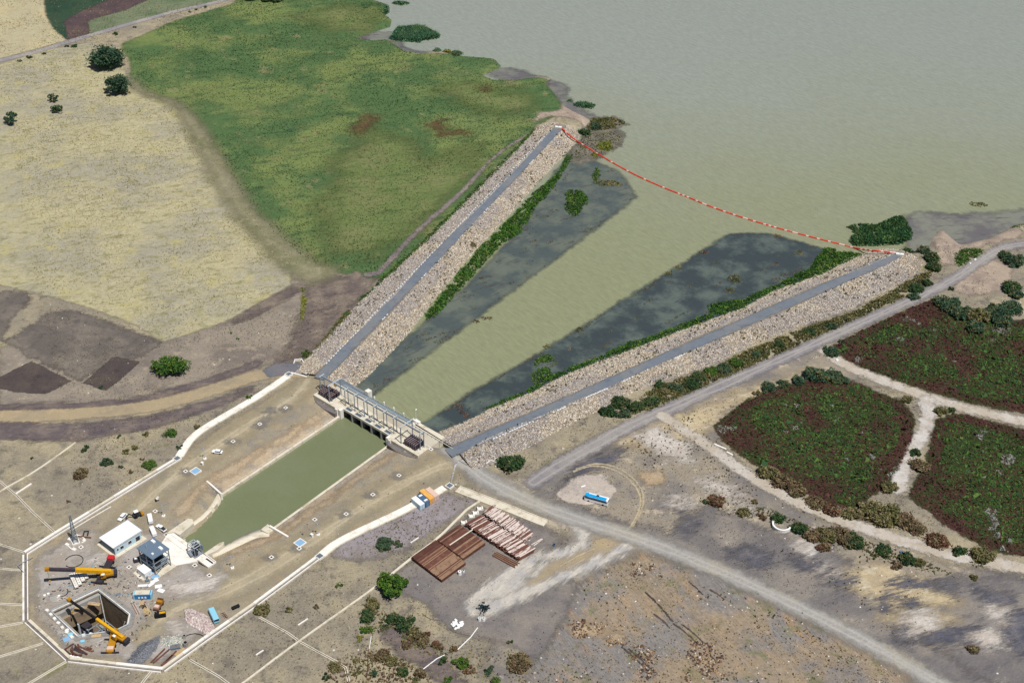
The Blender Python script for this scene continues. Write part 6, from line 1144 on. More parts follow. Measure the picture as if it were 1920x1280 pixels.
for q in per[:-1]:
    d = (q - cen) / np.linalg.norm(q - cen); b.box((*(q + d * 1.1), .7), (.09, .09, 1.1))
rr = [np.array(p) + (np.array(p) - cen) / np.linalg.norm(np.array(p) - cen) * 1.1 for p in pit]
for z in (.75, 1.22):
    for i in range(npit): b.beam((*rr[i], z), (*rr[(i + 1) % npit], z), .09)
b.build("guard_rail", M['pale_steel'], sh)
for i in range(7):
    q = np.array(pit[0]) * (1 - i / 6.5) + np.array(pit[5]) * (i / 6.5); d = (q - cen) / np.linalg.norm(q - cen); q = q + d * 2.4
    t = tag(MB().box((0, 0, .42), (1.3, 1.1, .8)).build("ballast_block", M['white_conc'], None, (q[0], q[1], .2), GA + random.uniform(-.3, .3), bevel=.06), "white concrete block on the shaft's rim facing the yard corner, %s from the near end" % ["first", "second", "third", "fourth", "fifth", "sixth", "seventh"][6 - i], "block", "white blocks on the shaft rim")
q = lambda x, y, z: gw(x, y, z)
fr = thing("floor_scaffold", "dark steel frame standing on the shaft's floor under the crane boom", "frame", gw(37.5, -149.5, ZB), GA)
b = MB()
for z in (1.0, 5.0, 9.0):
    for y in (-4, 0, 4): b.beam((-5, y, z), (5, y, z), .3)
    for x in (-5, -1.6, 1.6, 5): b.beam((x, -4, z), (x, 4, z), .3)
b.build("girder", M['steel'], fr)
for x in (-5, 5):
    for y in (-4, 4): MB().box((x, y, 4.6), (.4, .4, 9.2)).build("column", M['dark_steel'], fr)
for x, y in ((-2, 1), (2, -2), (3.4, 2)): MB().box((x, y, 9.6), (2.2, 1.5, 1.0)).build("machine_box", M['steel'], fr)
mt = thing("tunnel_mixer", "dark machinery hanging along the shaft's tan wall", "machine", gw(30.5, -152.8, ZB), GA)
MB().box((0, 0, 5), (3.0, 4.2, 10)).build("housing", M['dark_steel'], mt); MB().box((1.8, -1, 7.5), (1.0, 2.0, 4)).build("motor", M['steel'], mt); MB().tube((0, -2.4, 3), (0, -2.4, 13), .4).build("pipe", M['pale_steel'], mt)
for k, (a, c_) in enumerate((((29.5, -149), (33.5, -146.5)), ((27.5, -153.5), (30.5, -151.6)))):
    t = thing("work_platform", ["pale timber platform on the shaft's ledge nearest the concrete segments", "pale timber platform on the shaft's ledge beside the crane boom's tip"][k], "platform"); MB().beam((*gw(*a)[:2], -.4), (*gw(*c_)[:2], -.4), 1.5, .2).build("deck", M['wood'], t)
    MB().beam((*gw(*a)[:2], .4), (*gw(*c_)[:2], .4), .1).build("rail", M['pale_steel'], t)
t = thing("shaft_hose", "pale hose looping down the shaft's dark wall", "hose"); MB().path([gw(48.6, -146, .4), gw(47, -147, -4), gw(44.5, -147.6, -8), gw(41, -149, -9)], .12).build("hose", M['white_conc'], t)
t = thing("ventilation_pipe", "thin pale pipe slanting down the shaft from its far corner", "pipe"); MB().tube(gw(29.6, -143.6, .4), gw(36, -147, -12), .14).build("pipe", M['pale_steel'], t)

# ------------------------------------------------------------------ cranes
def pxv(p, z=0.0): return Vector([float(c) for c in at(*p, z)])
def crane(label, axis, heel, heel_z, joint, joint_z, tip, tip_z, cab_mat, dark, off_cab, bw=1.0, car_mat='dark_steel'):
    a, b_ = pxv(axis[0]), pxv(axis[1]); mid = (a + b_) / 2; rz = math.atan2(a.y - b_.y, a.x - b_.x); L = (a - b_).length
    t = thing("mobile_crane", label, "crane", mid, rz); inv = Matrix.Rotation(-rz, 3, 'Z')
    lo = lambda p, z: inv @ (Vector([float(c) for c in at(*p, z)]) - mid)
    MB().box((-.4, 0, 1.15), (L - 2.4, 2.6, .8)).build("carrier", M[car_mat], t, bevel=.05); MB().box((-L * .3, 0, 1.75), (1.6, 2.3, .5)).build("rear_deck", M['pink' if car_mat == 'ochre' else 'dark_steel'], t)
    cb = MB().box((L / 2 - 1.1, 0, 1.75), (2.2, 2.6, 1.7)).build("cab", cab_mat, t, bevel=.12); MB().box((L / 2 - .02, 0, 2.05), (.1, 2.2, .8)).build("windscreen", M['glass'], cb)
    wme = MB().tube((0, -.3, 0), (0, .3, 0), .62, n=14).mesh("wheel", M['black'])
    for k in range(4):
        for s in (-1, 1): link("wheel", wme, t, (L / 2 - 2.2 - k * (L - 4) / 3, s * 1.25, .62))
    for k, x in enumerate((L * .16, -L * .42)):
        for s in (-1, 1):
            o = MB().beam((x, s * .8, .95), (x, s * 3.3, .95), .35, .4).build("outrigger", M['dark_steel'], t); MB().tube((x, s * 3.2, .05), (x, s * 3.2, .9), .12).tube((x, s * 3.2, 0), (x, s * 3.2, .14), .5, n=10).build("jack", M['steel'], o)
    h_ = lo(heel, heel_z); j_ = lo(joint, joint_z); ti = lo(tip, tip_z); d = (ti - h_).normalized(); dxy = Vector((d.x, d.y, 0)).normalized(); sd = Vector((-dxy.y, dxy.x, 0))
    ang = math.atan2(dxy.y, dxy.x); c0 = Vector((h_.x, h_.y, 0)) + dxy * 1.6
    tb = MB().tube((c0.x, c0.y, 1.5), (c0.x, c0.y, 1.95), 1.15, n=14).build("turntable", M['dark_steel'], t)
    ss = MB().box((c0.x - dxy.x * .8, c0.y - dxy.y * .8, 2.5), (5.0, 2.3, 1.0), ang).build("superstructure", M['ochre'], t, bevel=.08)
    MB().box((c0.x - dxy.x * 3.2, c0.y - dxy.y * 3.2, 2.4), (1.3, 2.6, 1.5), ang).build("counterweight", M['dark_steel'], t, bevel=.1)
    oc = c0 + sd * off_cab * 1.5 + dxy * 1.3; k = MB().box((oc.x, oc.y, 2.9), (2.1, 1.1, 1.7), ang).build("operator_cab", M['ochre'], t, bevel=.1); MB().box((oc.x + dxy.x * .5, oc.y + dxy.y * .5, 3.2), (1.2, 1.16, .8), ang).build("cab_window", M['glass'], k); MB().box((oc.x, oc.y, 3.8), (1.2, .9, .12), ang).build("cab_roof", M['white'], k)
    bm_ = MB().beam(h_, j_, bw, bw * 1.1).build("boom", M['yellow'], t); MB().beam(j_ - d * .1, ti, bw * .72, bw * .8).build("inner_boom", dark, bm_)
    MB().box((ti.x, ti.y, ti.z), (1.6, 1.3, 1.2), ang).build("boom_head", M['ochre'], bm_)
    MB().beam(h_ + d * 5 - Vector((0, 0, .6)), Vector((c0.x + dxy.x * 1.6, c0.y + dxy.y * 1.6, 2.8)), .4).build("lift_ram", M['ochre'], t)
    b = MB(); b.tube((ti.x, ti.y, ti.z - .4), (ti.x, ti.y, max(ti.z - 6, .6)), .05, n=5); b.build("rope", M['black'], t); MB().box((ti.x, ti.y, max(ti.z - 6.3, .5)), (.5, .4, .9)).build("hook_block", M['yellow'], t)
    return t
crane("yellow mobile crane with a red cab, boom swung over the concrete segments", [(211, 1048), (184, 1099)], (208, 1071), 3.2, (141, 1068), 6.6, (88, 1066.5), 9.2, M['red'], M['gate_steel'], 1, 1.45)
crane("yellow mobile crane at the shaft's rim, black boom reaching over the pit", [(217, 1186), (206, 1229)], (231, 1195), 3.0, (181, 1160), 5.4, (130, 1124), 8.2, M['ochre'], M['black'], 1, 1.05, 'ochre')

# ------------------------------------------------------------------ vehicles
WHEEL = None
def vehicle(kind, nose, tail, label, cat, paint='white', L=4.6, Wd=1.85, hgt=1.5, name=None):
    a, b_ = pxv(nose), pxv(tail); mid = (a + b_) / 2; rz = math.atan2(a.y - b_.y, a.x - b_.x)
    t = thing(name or kind, label, cat, (mid.x, mid.y, max(0, gz(mid.x, mid.y)) + .02), rz); P = M[paint]; h = L / 2
    if kind in ("car", "pickup"):
        MB().box((0, 0, .68), (L, Wd, .72)).build("body", P, t, bevel=.14)
        cx, cl = (-.35, L * .56) if kind == "car" else (.15, L * .36)
        cab = MB().box((cx, 0, 1.28), (cl, Wd * .93, .56), taper=.86).build("cabin", M['glass'], t, bevel=.05); MB().box((cx, 0, 1.575), (cl * .84, Wd * .8, .07)).build("roof", P, cab, bevel=.03)
        if kind == "pickup": MB().box((-L * .3, 0, 1.06), (L * .32, Wd * .8, .05)).build("load_bed", M['dark_steel'], t)
        wr_, zc = .36, .36
    else:
        MB().box((0, 0, hgt * .5 + .25), (L, Wd, hgt - .2)).build("body", P, t, bevel=.16)
        MB().box((.02, 0, hgt * .68 + .15), (L * .94, Wd + .03, hgt * .26)).build("window_band", M['glass'], t)
        MB().box((0, 0, hgt + .17), (L * .97, Wd * .94, .09)).build("roof", P, t, bevel=.04); MB().box((h - .03, 0, hgt * .66 + .2), (.1, Wd * .86, hgt * .36)).build("windscreen", M['glass'], t)
        wr_, zc = (.48, .48) if L > 7 else (.36, .36)
    me = MB().tube((0, -.12, 0), (0, .12, 0), wr_, n=14).mesh("wheel", M['black'])
    for sx in (-.31, .31):
        for sy in (-1, 1): link("wheel", me, t, (sx * L, sy * (Wd / 2 - .08), zc))
    for sy in (-1, 1): MB().box((h, sy * Wd * .36, .78), (.06, .3, .18)).build("headlight", M['pale_steel'], t)
    return t
vehicle("car", (397.5, 847.5), (418, 850), "white hatchback parked alone on the compound track near the lamp mast", "car", L=4.6, name="parked_car")
vehicle("car", (221.5, 980), (238.5, 962.5), "white car parked behind the white flat-roofed building", "car", L=4.7, name="parked_car")
vehicle("van", (280.5, 967), (284, 985), "white van standing farthest uphill of the three white vehicles beside the building", "van", L=4.9, hgt=1.85, name="parked_van")
vehicle("van", (284, 991.5), (291.5, 1008), "white van parked closest to the slate-roofed hoist tower", "van", L=5.0, hgt=1.9, name="parked_van")
vehicle("pickup", (294, 986), (311.5, 997.5), "white pickup parked nearest the canal's concrete wing wall", "pickup", L=5.2, name="parked_pickup")
lb = vehicle("van", (407, 1169), (396.5, 1147), "light blue minibus standing between the pink rubble and the white drain", "minibus", 'sky_blue', L=6.6, Wd=2.2, hgt=2.4, name="minibus")
bus = vehicle("bus", (1137, 946), (1100, 936), "bright blue and white bus parked on the old concrete slab", "bus", 'white', L=10.2, Wd=2.55, hgt=2.9, name="bus")
MB().box((-.3, -.35, 3.13), (9.3, 1.75, .1)).build("roof_panel", M['bus_blue'], bus, bevel=.03); MB().box((2.0, .72, 3.13), (5.2, .85, .09)).build("roof_stripe", M['white'], bus)
MB().box((.3, .35, 3.25), (1.1, .9, .28)).build("roof_hatch", M['dark_steel'], bus); MB().box((-4.2, -.2, 3.16), (1.2, 2.2, .1)).build("rear_roof", M['bus_blue'], bus)
MB().box((-.2, -1.29, 2.72), (9.4, .05, .5)).build("side_band", M['blue'], bus)
# backhoe
t = thing("backhoe", "dark backhoe loader with an ochre bucket behind the white building", "excavator", (*at(259, 967)[:2], 0), .6)
MB().box((-.4, 0, 1.0), (3.4, 1.9, .7)).build("chassis", M['dark_steel'], t); c_ = MB().box((-.6, 0, 2.1), (1.6, 1.6, 1.5), taper=.9).build("cab", M['glass'], t); MB().box((-.6, 0, 2.9), (1.7, 1.7, .12)).build("roof", M['white'], c_)
MB().box((1.7, 0, .7), (1.1, 2.4, .9)).build("bucket", M['ochre'], t); MB().beam((-2.0, 0, 1.2), (-3.6, 0, 2.9), .35).beam((-3.6, 0, 2.9), (-5.2, 0, 1.0), .3).build("arm", M['dark_steel'], t)
for x, r in ((1.0, .5), (-1.2, .75)):
    for s in (-1, 1): MB().tube((x, s * .8, r), (x, s * 1.2, r), r, n=14).build("wheel", M['black'], t)
t = thing("concrete_mixer", "small white topped mixer alone uphill of the lamp mast", "mixer", (*at(295, 938)[:2], 0), .4)
MB().tube((0, 0, 1.0), (.5, 0, 1.9), .75, .45, 10).build("drum", M['white_conc'], t); MB().box((-.1, 0, .5), (1.6, 1.0, .5)).build("frame", M['dark_steel'], t)
for s in (-1, 1): MB().tube((-.6, s * .55, .35), (-.6, s * .75, .35), .35, n=10).build("wheel", M['black'], t)
# shipping containers
def container(p0, p1, mat, label, hgt=2.6, side=None, L=6.06, cat="container", wd_=2.44):
    a, b_ = pxv(p0), pxv(p1); mid = (a + b_) / 2; rz = math.atan2(b_.y - a.y, b_.x - a.x)
    t = thing("container", label, cat, (mid.x, mid.y, .05), rz); MB().box((0, 0, hgt / 2), (L, wd_, hgt)).build("shell", side or mat, t)
    b = MB()
    for k in range(15): b.box((-L / 2 + .35 + k * (L - .7) / 14, 0, hgt / 2), (.16, wd_ + .08, hgt - .35))
    b.build("ribs", side or mat, t); MB().box((0, 0, hgt + .03), (L - .05, wd_ - .05, .06)).build("roof", mat, t)
    d = MB().box((L / 2 + .03, -wd_ * .24, hgt / 2), (.07, wd_ * .46, hgt - .3)).build("door", side or mat, t); MB().box((L / 2 + .09, -.14, hgt / 2), (.06, .06, hgt - .5)).build("lock_rod", M['pale_steel'], d)
    d = MB().box((L / 2 + .03, wd_ * .24, hgt / 2), (.07, wd_ * .46, hgt - .3)).build("door", side or mat, t); MB().box((L / 2 + .09, .14, hgt / 2), (.06, .06, hgt - .5)).build("lock_rod", M['pale_steel'], d)
    return t
# group of four, laid out from its grid: each 2.44 m wide box beside the next
q0 = pxv((771, 943)); e1 = (pxv((790, 933)) - q0).normalized(); e2 = pxv((784, 957)) - q0; e2 = (e2 - e1 * e2.dot(e1)).normalized()
for k, (mat, side, L, off, lab, lift) in enumerate((('white', 'pale_blue', 6.06, 0, "white shipping container at the downhill end of the row of four", 0), ('navy', 'navy', 6.06, .1, "grey blue shipping container between the white and the orange one", 0), ('orange', 'orange', 7.2, -.9, "orange shipping container third in the row of four", .1), ('pink', 'pink', 6.4, -.7, "faded pink shipping container nearest the grate box", 0))):
    c_ = q0 + e1 * (1.3 + 2.62 * k) + e2 * (3.0 + off); p0_ = c_ - e2 * L / 2; p1_ = c_ + e2 * L / 2
    t = thing("container", lab, "container", (c_.x, c_.y, .12), math.atan2(e2.y, e2.x), "shipping containers beside the drain"); hg = 2.59 + lift
    MB().box((0, 0, hg / 2), (L, 2.44, hg)).build("shell", M[side], t); b = MB()
    for s in (-1, 1):
        for i in range(15): b.box((-L / 2 + .35 + i * (L - .7) / 14, s * 1.22, hg / 2), (.18, .07, hg - .35))
    o = b.build("corrugation", M[side], t); o["kind"] = "stuff"
    MB().box((0, 0, hg + .035), (L - .06, 2.36, .07)).build("roof", M[mat], t)
    for s in (-1, 1):
        d = MB().box((L / 2 + .04, s * .58, hg / 2), (.07, 1.1, hg - .3)).build("door", M[side], t); MB().box((L / 2 + .1, s * .2, hg / 2), (.06, .06, hg - .5)).build("lock_rod", M['pale_steel'], d)
    if k == 1:
        for x in (-1.9, 1.7): MB().box((x, .1, hg + .12), (.9, 1.6, .1)).build("roof_patch", M['white'], t)
t = thing("site_tank", "blue site container with a pale roof between the shaft and the hoist tower", "container", (*at(269, 1119)[:2], .05), .06)
MB().box((0, 0, 1.2), (6.2, 2.5, 2.4)).build("shell", M['blue'], t, bevel=.08); MB().box((-.1, .1, 2.44), (5.6, 2.3, .1)).build("roof", M['cream_conc'], t)
for s in (-1, 1): MB().box((s * 3.25, 0, 1.25), (.5, 2.5, 2.4)).build("end_frame", M['sky_blue'], t)
for k in range(3): MB().box((-1.3 + k * 1.2, -1.27, 1.0), (.7, .05, .8)).build("panel", M['white'], t)
t = thing("compressor_trailer", "ochre brown machine trailer beside the black generator", "machine", (*at(298, 1137)[:2], 0), 1.35)
MB().box((0, 0, .9), (5.2, 2.3, .5)).build("bed", M['rust'], t); MB().box((1.4, 0, 1.7), (2.2, 2.2, 1.2)).build("engine_cover", M['ochre'], t); MB().box((1.9, 0, 2.36), (.9, 2.3, .14)).build("rear_rail", M['rust_dark'], t); MB().box((-1.4, 0, 1.5), (1.4, 1.7, .8)).build("tool_box", M['pink'], t)
for x in (-1.2, 1.2):
    for s in (-1, 1): MB().tube((x, s * 1.0, .45), (x, s * 1.3, .45), .45, n=12).build("wheel", M['black'], t)
t = thing("generator", "black generator box with a bright yellow top panel", "generator", (*at(301, 1155)[:2], 0), .25)
MB().box((0, 0, 1.05), (4.0, 1.9, 1.9)).build("housing", M['black'], t, bevel=.06); MB().box((.8, -.1, 2.04), (2.1, 1.0, .12)).build("top_panel", M['yellow'], t); MB().tube((-1.3, .4, 2.0), (-1.3, .4, 2.6), .12).build("exhaust", M['steel'], t); MB().box((0, 0, .1), (4.2, 1.6, .2)).build("skid", M['dark_steel'], t)
t = thing("fuel_tank", "black cylindrical tank lying by the drain above the light blue minibus", "tank", (*at(442, 1139.5)[:2], 0), .62)
MB().tube((-1.5, 0, .7), (1.5, 0, .7), .68, n=16).build("drum", M['black'], t, sm=False)
for x in (-1, 1): MB().box((x, 0, .14), (.25, 1.1, .28)).build("cradle", M['dark_steel'], t)
t = thing("scrap_frame", "small rusty frame of bent bars beside the light blue minibus", "frame", (*at(421, 1154)[:2], 0), -.9)
for k in range(4): MB().beam((-1.6 + k * .9, -.7, .3), (-1.3 + k * .9, .8, .4), .14).build("bar", M['rust'], t)
MB().beam((-1.8, 0, .3), (1.9, .2, .3), .16).build("spine", M['rust'], t)
t = thing("bent_cable", "black hose lying in an open ring near the lattice mast", "hose"); c_ = at(138.5, 1051.5, .1); R_ = 3.5
MB().path([(c_[0] + R_ * math.cos(a), c_[1] + R_ * math.sin(a), .15) for a in np.linspace(-2.3, 3.0, 36)], .17).build("hose", M['black'], t)
t = thing("bent_cable", "black hose lying in a half ring beside the boom's tip", "hose"); c_ = at(116, 1110, .1)
MB().path([(c_[0] + 2.3 * math.cos(a), c_[1] + 2.3 * math.sin(a), .15) for a in np.linspace(-1.7, .9, 16)], .18).build("hose", M['black'], t)
t = thing("bent_cable", "black hose arching from the mixing drums to the pink rubble", "hose"); MB().path([at(*p, .2) for p in [(345, 1193), (356, 1188.5), (366, 1187), (376, 1189), (383, 1192.5)]], .16).build("hose", M['black'], t)
for k, p in enumerate([(84, 1117), (91, 1114), (111, 1118)]): tag(MB().box((0, 0, .4), (1.0, .7, .8)).build("white_drum", M['white'], None, (*at(*p)[:2], 0), .4, bevel=.12), ["white drum farthest from the shaft beside the boom's shadow", "white drum beside another under the crane boom's tip", "white drum at the open end of the half ring hose"][k], "drum")
t = tag(MB().box((0, 0, .12), (2.6, 2.4, .22)).build("pale_pallet", M['grey_conc'], None, (*at(100, 1122)[:2], 0), .3), "pale square pallet near the shaft's left rim beside the white drums", "pallet")
# stacks of concrete segments
seg_me = MB()
for i in range(4):
    a0, a1 = -.5 + i * .25, -.25 + i * .25
    seg_me.add([(2.6 * math.sin(a0), 2.6 * math.cos(a0) - 2.3, -.42), (2.6 * math.sin(a1), 2.6 * math.cos(a1) - 2.3, -.42), (2.6 * math.sin(a1), 2.6 * math.cos(a1) - 2.3, .42), (2.6 * math.sin(a0), 2.6 * math.cos(a0) - 2.3, .42), (2.1 * math.sin(a0), 2.1 * math.cos(a0) - 2.3, -.42), (2.1 * math.sin(a1), 2.1 * math.cos(a1) - 2.3, -.42), (2.1 * math.sin(a1), 2.1 * math.cos(a1) - 2.3, .42), (2.1 * math.sin(a0), 2.1 * math.cos(a0) - 2.3, .42)],
               [(0, 1, 2, 3), (5, 4, 7, 6), (3, 2, 6, 7), (1, 0, 4, 5), (0, 3, 7, 4), (2, 1, 5, 6)])
seg_me = MB().box((0, 0, .45), (1.7, 1.5, .9), taper=.92).mesh("segment", M['white_conc'], bevel=.12); eye_me = MB().tube((0, 0, .88), (0, 0, .96), .3, n=8).mesh("socket", M['grey_conc'])
for k, (x0, y0, x1, y1, n_) in enumerate(((134, 1081, 144.5, 1104, 6), (142, 1078, 151, 1099, 5), (150, 1076, 157, 1092, 4), (158, 1075, 163.5, 1087, 3))):
    A__, B__ = at(x0, y0), at(x1, y1); mid = (A__ + B__) / 2; rz = math.atan2(B__[1] - A__[1], B__[0] - A__[0]); Ls = np.linalg.norm(B__ - A__)
    t = thing("segment_stack", "row of white tunnel segments under the crane boom, %s from the boom's tip" % ["first", "second", "third", "last"][k], "concrete segments", (mid[0], mid[1], 0), rz, "rows of tunnel segments under the crane boom")
    MB().box((0, 0, .45), (Ls, 1.2, .7)).build("lower_layer", M['gate_steel'], t)
    for i in range(n_):
        o = link("segment", seg_me, t, ((i - (n_ - 1) / 2) * Ls / n_, 0, .85)); link("socket", eye_me, o)
# steel ribs, beams, planks, mixing plant and scrap
def scrap(name, label, cat, pts, r, mat, z=.25):
    t = thing(name, label, cat); MB().path([at(*p, z) for p in pts], r, 6).build("bar", M[mat], t); return t
scrap("steel_rib", "dark angled steel rib nearest the yard's corner drain", "steel rib", [(138, 1206), (121.5, 1216.5), (128, 1223), (136, 1228)], .32, 'rust_dark')
scrap("steel_rib", "curved dark steel rib inside the angled one", "steel rib", [(135.5, 1213), (133, 1218), (137, 1224), (145, 1228), (154, 1227.5)], .42, 'rust_dark', .4)
scrap("steel_rib", "straight dark rib across the curved one", "steel rib", [(139, 1215), (149, 1221.5), (158, 1223)], .4, 'gate_steel', .5)
scrap("steel_rib", "dark rib with a crooked end lying toward the shaft", "steel rib", [(141, 1211), (152, 1219), (163, 1226)], .45, 'rust_dark', .4)
scrap("steel_rib", "long hockey-stick shaped rib lying farthest from the drain", "steel rib", [(146, 1207), (148, 1211), (162, 1217), (172, 1220.5), (176, 1219)], .34, 'rust', .3)
scrap("steel_rib", "short thick rusty bar beside the hockey-stick rib", "steel rib", [(163, 1213.5), (172, 1216)], .42, 'rust', .3)
scrap("steel_rib", "short dark bar lying against the slanting yard drain", "steel rib", [(109, 1210), (117, 1217)], .45, 'rust_dark', .3)
t = thing("sack_row", "row of torn white sacks along the yard drain below the steel ribs", "sacks")
for k in range(9):
    q = np.array(at(133 + k * 3.9, 1229.5 + k * 1.1)); MB().box((0, 0, .2), (random.uniform(.6, 1.1), .7, .4)).build("sack", M['white'], t, (q[0], q[1] + random.uniform(-.3, .3), .1), random.uniform(-.6, .6), bevel=.12)
for k, (p, s, mt_, rz) in enumerate([((127, 1197), (3.4, 2.2, .25), 'lid_blue', .6), ((133, 1189), (2.0, 1.3, .5), 'sky_blue', .6), ((155, 1203), (1.6, 1.1, .7), 'sky_blue', .2), ((136, 1194), (1.5, .5, .5), 'white', -.5), ((157, 1192), (1.3, 1.0, .9), 'white', .3), ((171, 1189), (1.2, .7, .8), 'white', -.2), ((180, 1192), (3.6, 1.4, .4), 'wood', .1), ((126, 1183), (1.4, 1.0, .9), 'white', .8)]):
    tag(MB().box((0, 0, s[2] / 2), s).build(["tarp_pile", "crate", "water_tank", "white_board", "bag", "bag", "timber_pile", "bag"][k], M[mt_], None, (*at(*p)[:2], .05 if k not in () else .3), rz, bevel=.08), ["flat blue tarpaulin heap by the slanting yard drain", "light blue crate on the shaft's near rim", "small light blue tank below the shaft's near corner", "white board beside the blue tarpaulin", "white bag on the shaft's near rim, closest to the ribs", "white bag on the shaft's near rim beside the timber", "pale timber pile on the shaft's near rim", "white bag at the shaft's near rim above the blue tarpaulin"][k], ["tarpaulin", "crate", "tank", "board", "bag", "bag", "timber", "bag"][k])
for k, (a, b_, r) in enumerate((((283, 1241), (309, 1215), .28), ((287, 1242), (318, 1216), .3), ((302, 1246), (323, 1227), .28), ((305, 1247), (331, 1219), .3))):
    t = thing("steel_beam", "long rusty steel beam beside the dark gravel heap, %s from the heap" % ["first", "second", "third", "fourth"][k], "beam", group="rusty steel beams by the yard drain"); MB().beam(at(*a, .3), at(*b_, .3), .22, .5).build("web", M['rust_dark'], t)
    for z in (.08, .55): MB().beam(at(*a, z), at(*b_, z), .6, .1).build("flange", M['rust'], t)
for k, (p, a) in enumerate((((268, 1134), .0), ((271, 1140), .05), ((276, 1145), .1))):
    t = thing("plank_stack", "stack of raw planks between the shaft and the ochre trailer, %s" % ["nearest the blue container", "in the middle", "nearest the generator"][k], "planks", (*at(*p)[:2], 0), -1.05 + a)
    for j in range(4): MB().box((0, -.7 + j * .45, .12 + .12 * (j % 2)), (4.4 + random.uniform(-.6, .6), .36, .14)).build("plank", M['wood'], t)
t = thing("pink_board", "bundle of dark pink bars beside the planks at the shaft's rim", "bars", (*at(255, 1142)[:2], 0), -1.0)
for j in range(4): MB().box((0, -.6 + j * .4, .15), (6.0, .16, .22)).build("bar", M['pink' if j % 2 else 'rust'], t)
t = thing("plank_stack", "pale planks beside the mixing drums at the drain", "planks", (*at(337, 1222)[:2], 0), .75)
for j in range(4): MB().box((0, -.8 + j * .5, .15), (4.2, .36, .16)).build("plank", M['wood'], t)
t = thing("mixing_drum", "upright grey mixing drum beside the pale cement heap, nearer the drain", "drum", (*at(348, 1210)[:2], 0)); MB().tube((0, 0, .1), (.15, -.15, 2.0), .95, .8, 14).build("drum", M['grey_conc'], t); MB().tube((.15, -.15, 1.97), (.16, -.16, 2.05), .62, n=12).build("mouth", M['black'], t)
t = thing("mixing_drum", "small grey mixing drum with a dark mouth at the hose's end", "drum", (*at(345, 1196)[:2], 0)); MB().tube((0, 0, .1), (.2, 0, 1.5), .7, .6, 12).build("drum", M['grey_conc'], t); MB().tube((.2, 0, 1.47), (.2, 0, 1.55), .46, n=10).build("mouth", M['black'], t)
t = thing("hopper", "dark slate hopper tray in front of the cement heap", "hopper", (*at(329, 1214)[:2], 0), .3); MB().box((0, 0, .5), (3.2, 1.8, .8), taper=1.1).build("tray", M['slate'], t); MB().box((0, 0, .93), (2.8, 1.5, .08)).build("load", M['dark_conc'], t)
p_ = at(323, 1203); P_ = np.stack([p_[0] + RNG.normal(0, 1.8, 420), p_[1] + RNG.normal(0, 1.4, 420)], 1); rr_ = np.hypot(P_[:, 0] - p_[0], P_[:, 1] - p_[1]); tag(stones(np.c_[P_, np.clip(1.0 - rr_ * .3, .05, 1)], .5, [C(206, 204, 190), C(188, 192, 180), C(224, 220, 210)], "cement_heap"), "pale greenish heap of cement lumps beside the mixing drums", "heap", kind="stuff")
poly = ats([(346, 1143), (358, 1141), (366, 1146), (378, 1148), (390, 1157), (402, 1175), (400, 1186), (390, 1191), (372, 1180), (360, 1172), (350, 1166)]); P_ = poly_pts(poly, 4200); d_ = np.clip(sdf_poly(P_[:, 0], P_[:, 1], poly) * .3, 0, .8)
tag(stones(np.c_[P_, .1 + d_ * RNG.uniform(.6, 1, len(P_))], .55, [C(226, 206, 200), C(210, 186, 180), C(238, 228, 222), C(196, 176, 170), C(216, 200, 190)], "rubble_heap"), "heap of pinkish white rubble beside the light blue minibus", "rubble", kind="stuff")
poly = ats([(240, 1240), (262, 1210), (297, 1195), (299, 1205), (280, 1230), (258, 1247)]); P_ = poly_pts(poly, 3000); d_ = np.clip(sdf_poly(P_[:, 0], P_[:, 1], poly) * .35, 0, 1.1)
tag(stones(np.c_[P_, d_], .5, [C(134, 136, 140), C(120, 122, 128), C(146, 146, 148)], "gravel_heap", flat=.5), "long heap of dark grey gravel along the yard's lowest drain", "gravel", kind="stuff")
for k, (p, s, rz, dz) in enumerate([((290, 1090), (3.2, 1.6, .12), .7, .3), ((283, 1096), (2.6, 1.4, .12), .9, .2), ((268, 1098), (3.8, 1.2, .12), .1, .2), ((297, 1099), (2.6, 1.8, .12), .3, .1), ((302, 1107), (2.8, 1.8, .1), -.4, .1), ((276, 1089), (1.8, .8, .6), .4, .1), ((293, 1086), (1.2, .9, .5), .2, .2)]):
    tag(MB().box((0, 0, s[2] / 2), s).build("white_sheet", M['white' if k != 5 else 'slate'], None, (*at(*p)[:2], dz), rz), ["white sheet leaning uppermost in the scrap by the box building", "white sheet in the middle of the scrap by the box building", "long white sheet behind the blue site container", "white sheet farthest toward the track in the scrap", "white sheet lowest in the scrap, toward the open yard", "dark slate box in the scrap by the box building", "small white box topmost in the scrap pile"][k], "sheet" if k < 5 else "box")
t = thing("survey_tripod", "thin black tripod with cables lying open between the shaft and the drain", "tripod", (*at(276, 1175)[:2], 0), .3)
for a in (0, 2.1, 4.2): MB().beam((0, 0, 1.4), (1.3 * math.cos(a), 1.3 * math.sin(a), 0), .12).build("leg", M['dark_steel'], t)
t = thing("small_machine", "dark pump with a pale lid beside the hoist tower's shaded side", "machine", (*at(256, 1052)[:2], 0), .4); MB().box((0, 0, .8), (2.2, 1.8, 1.4)).build("housing", M['dark_steel'], t, bevel=.08); MB().box((0, .1, 1.58), (1.2, .9, .16)).build("lid", M['white'], t)
t = thing("plate_scrap", "rusty bars strewn between the blue container and the shaft", "bars", (*at(219, 1115)[:2], 0), .5)
for j in range(5): MB().beam((-1.6, -.8 + j * .4, .15), (1.6, -.6 + j * .3, .2), .13).build("bar", M['steel'], t)

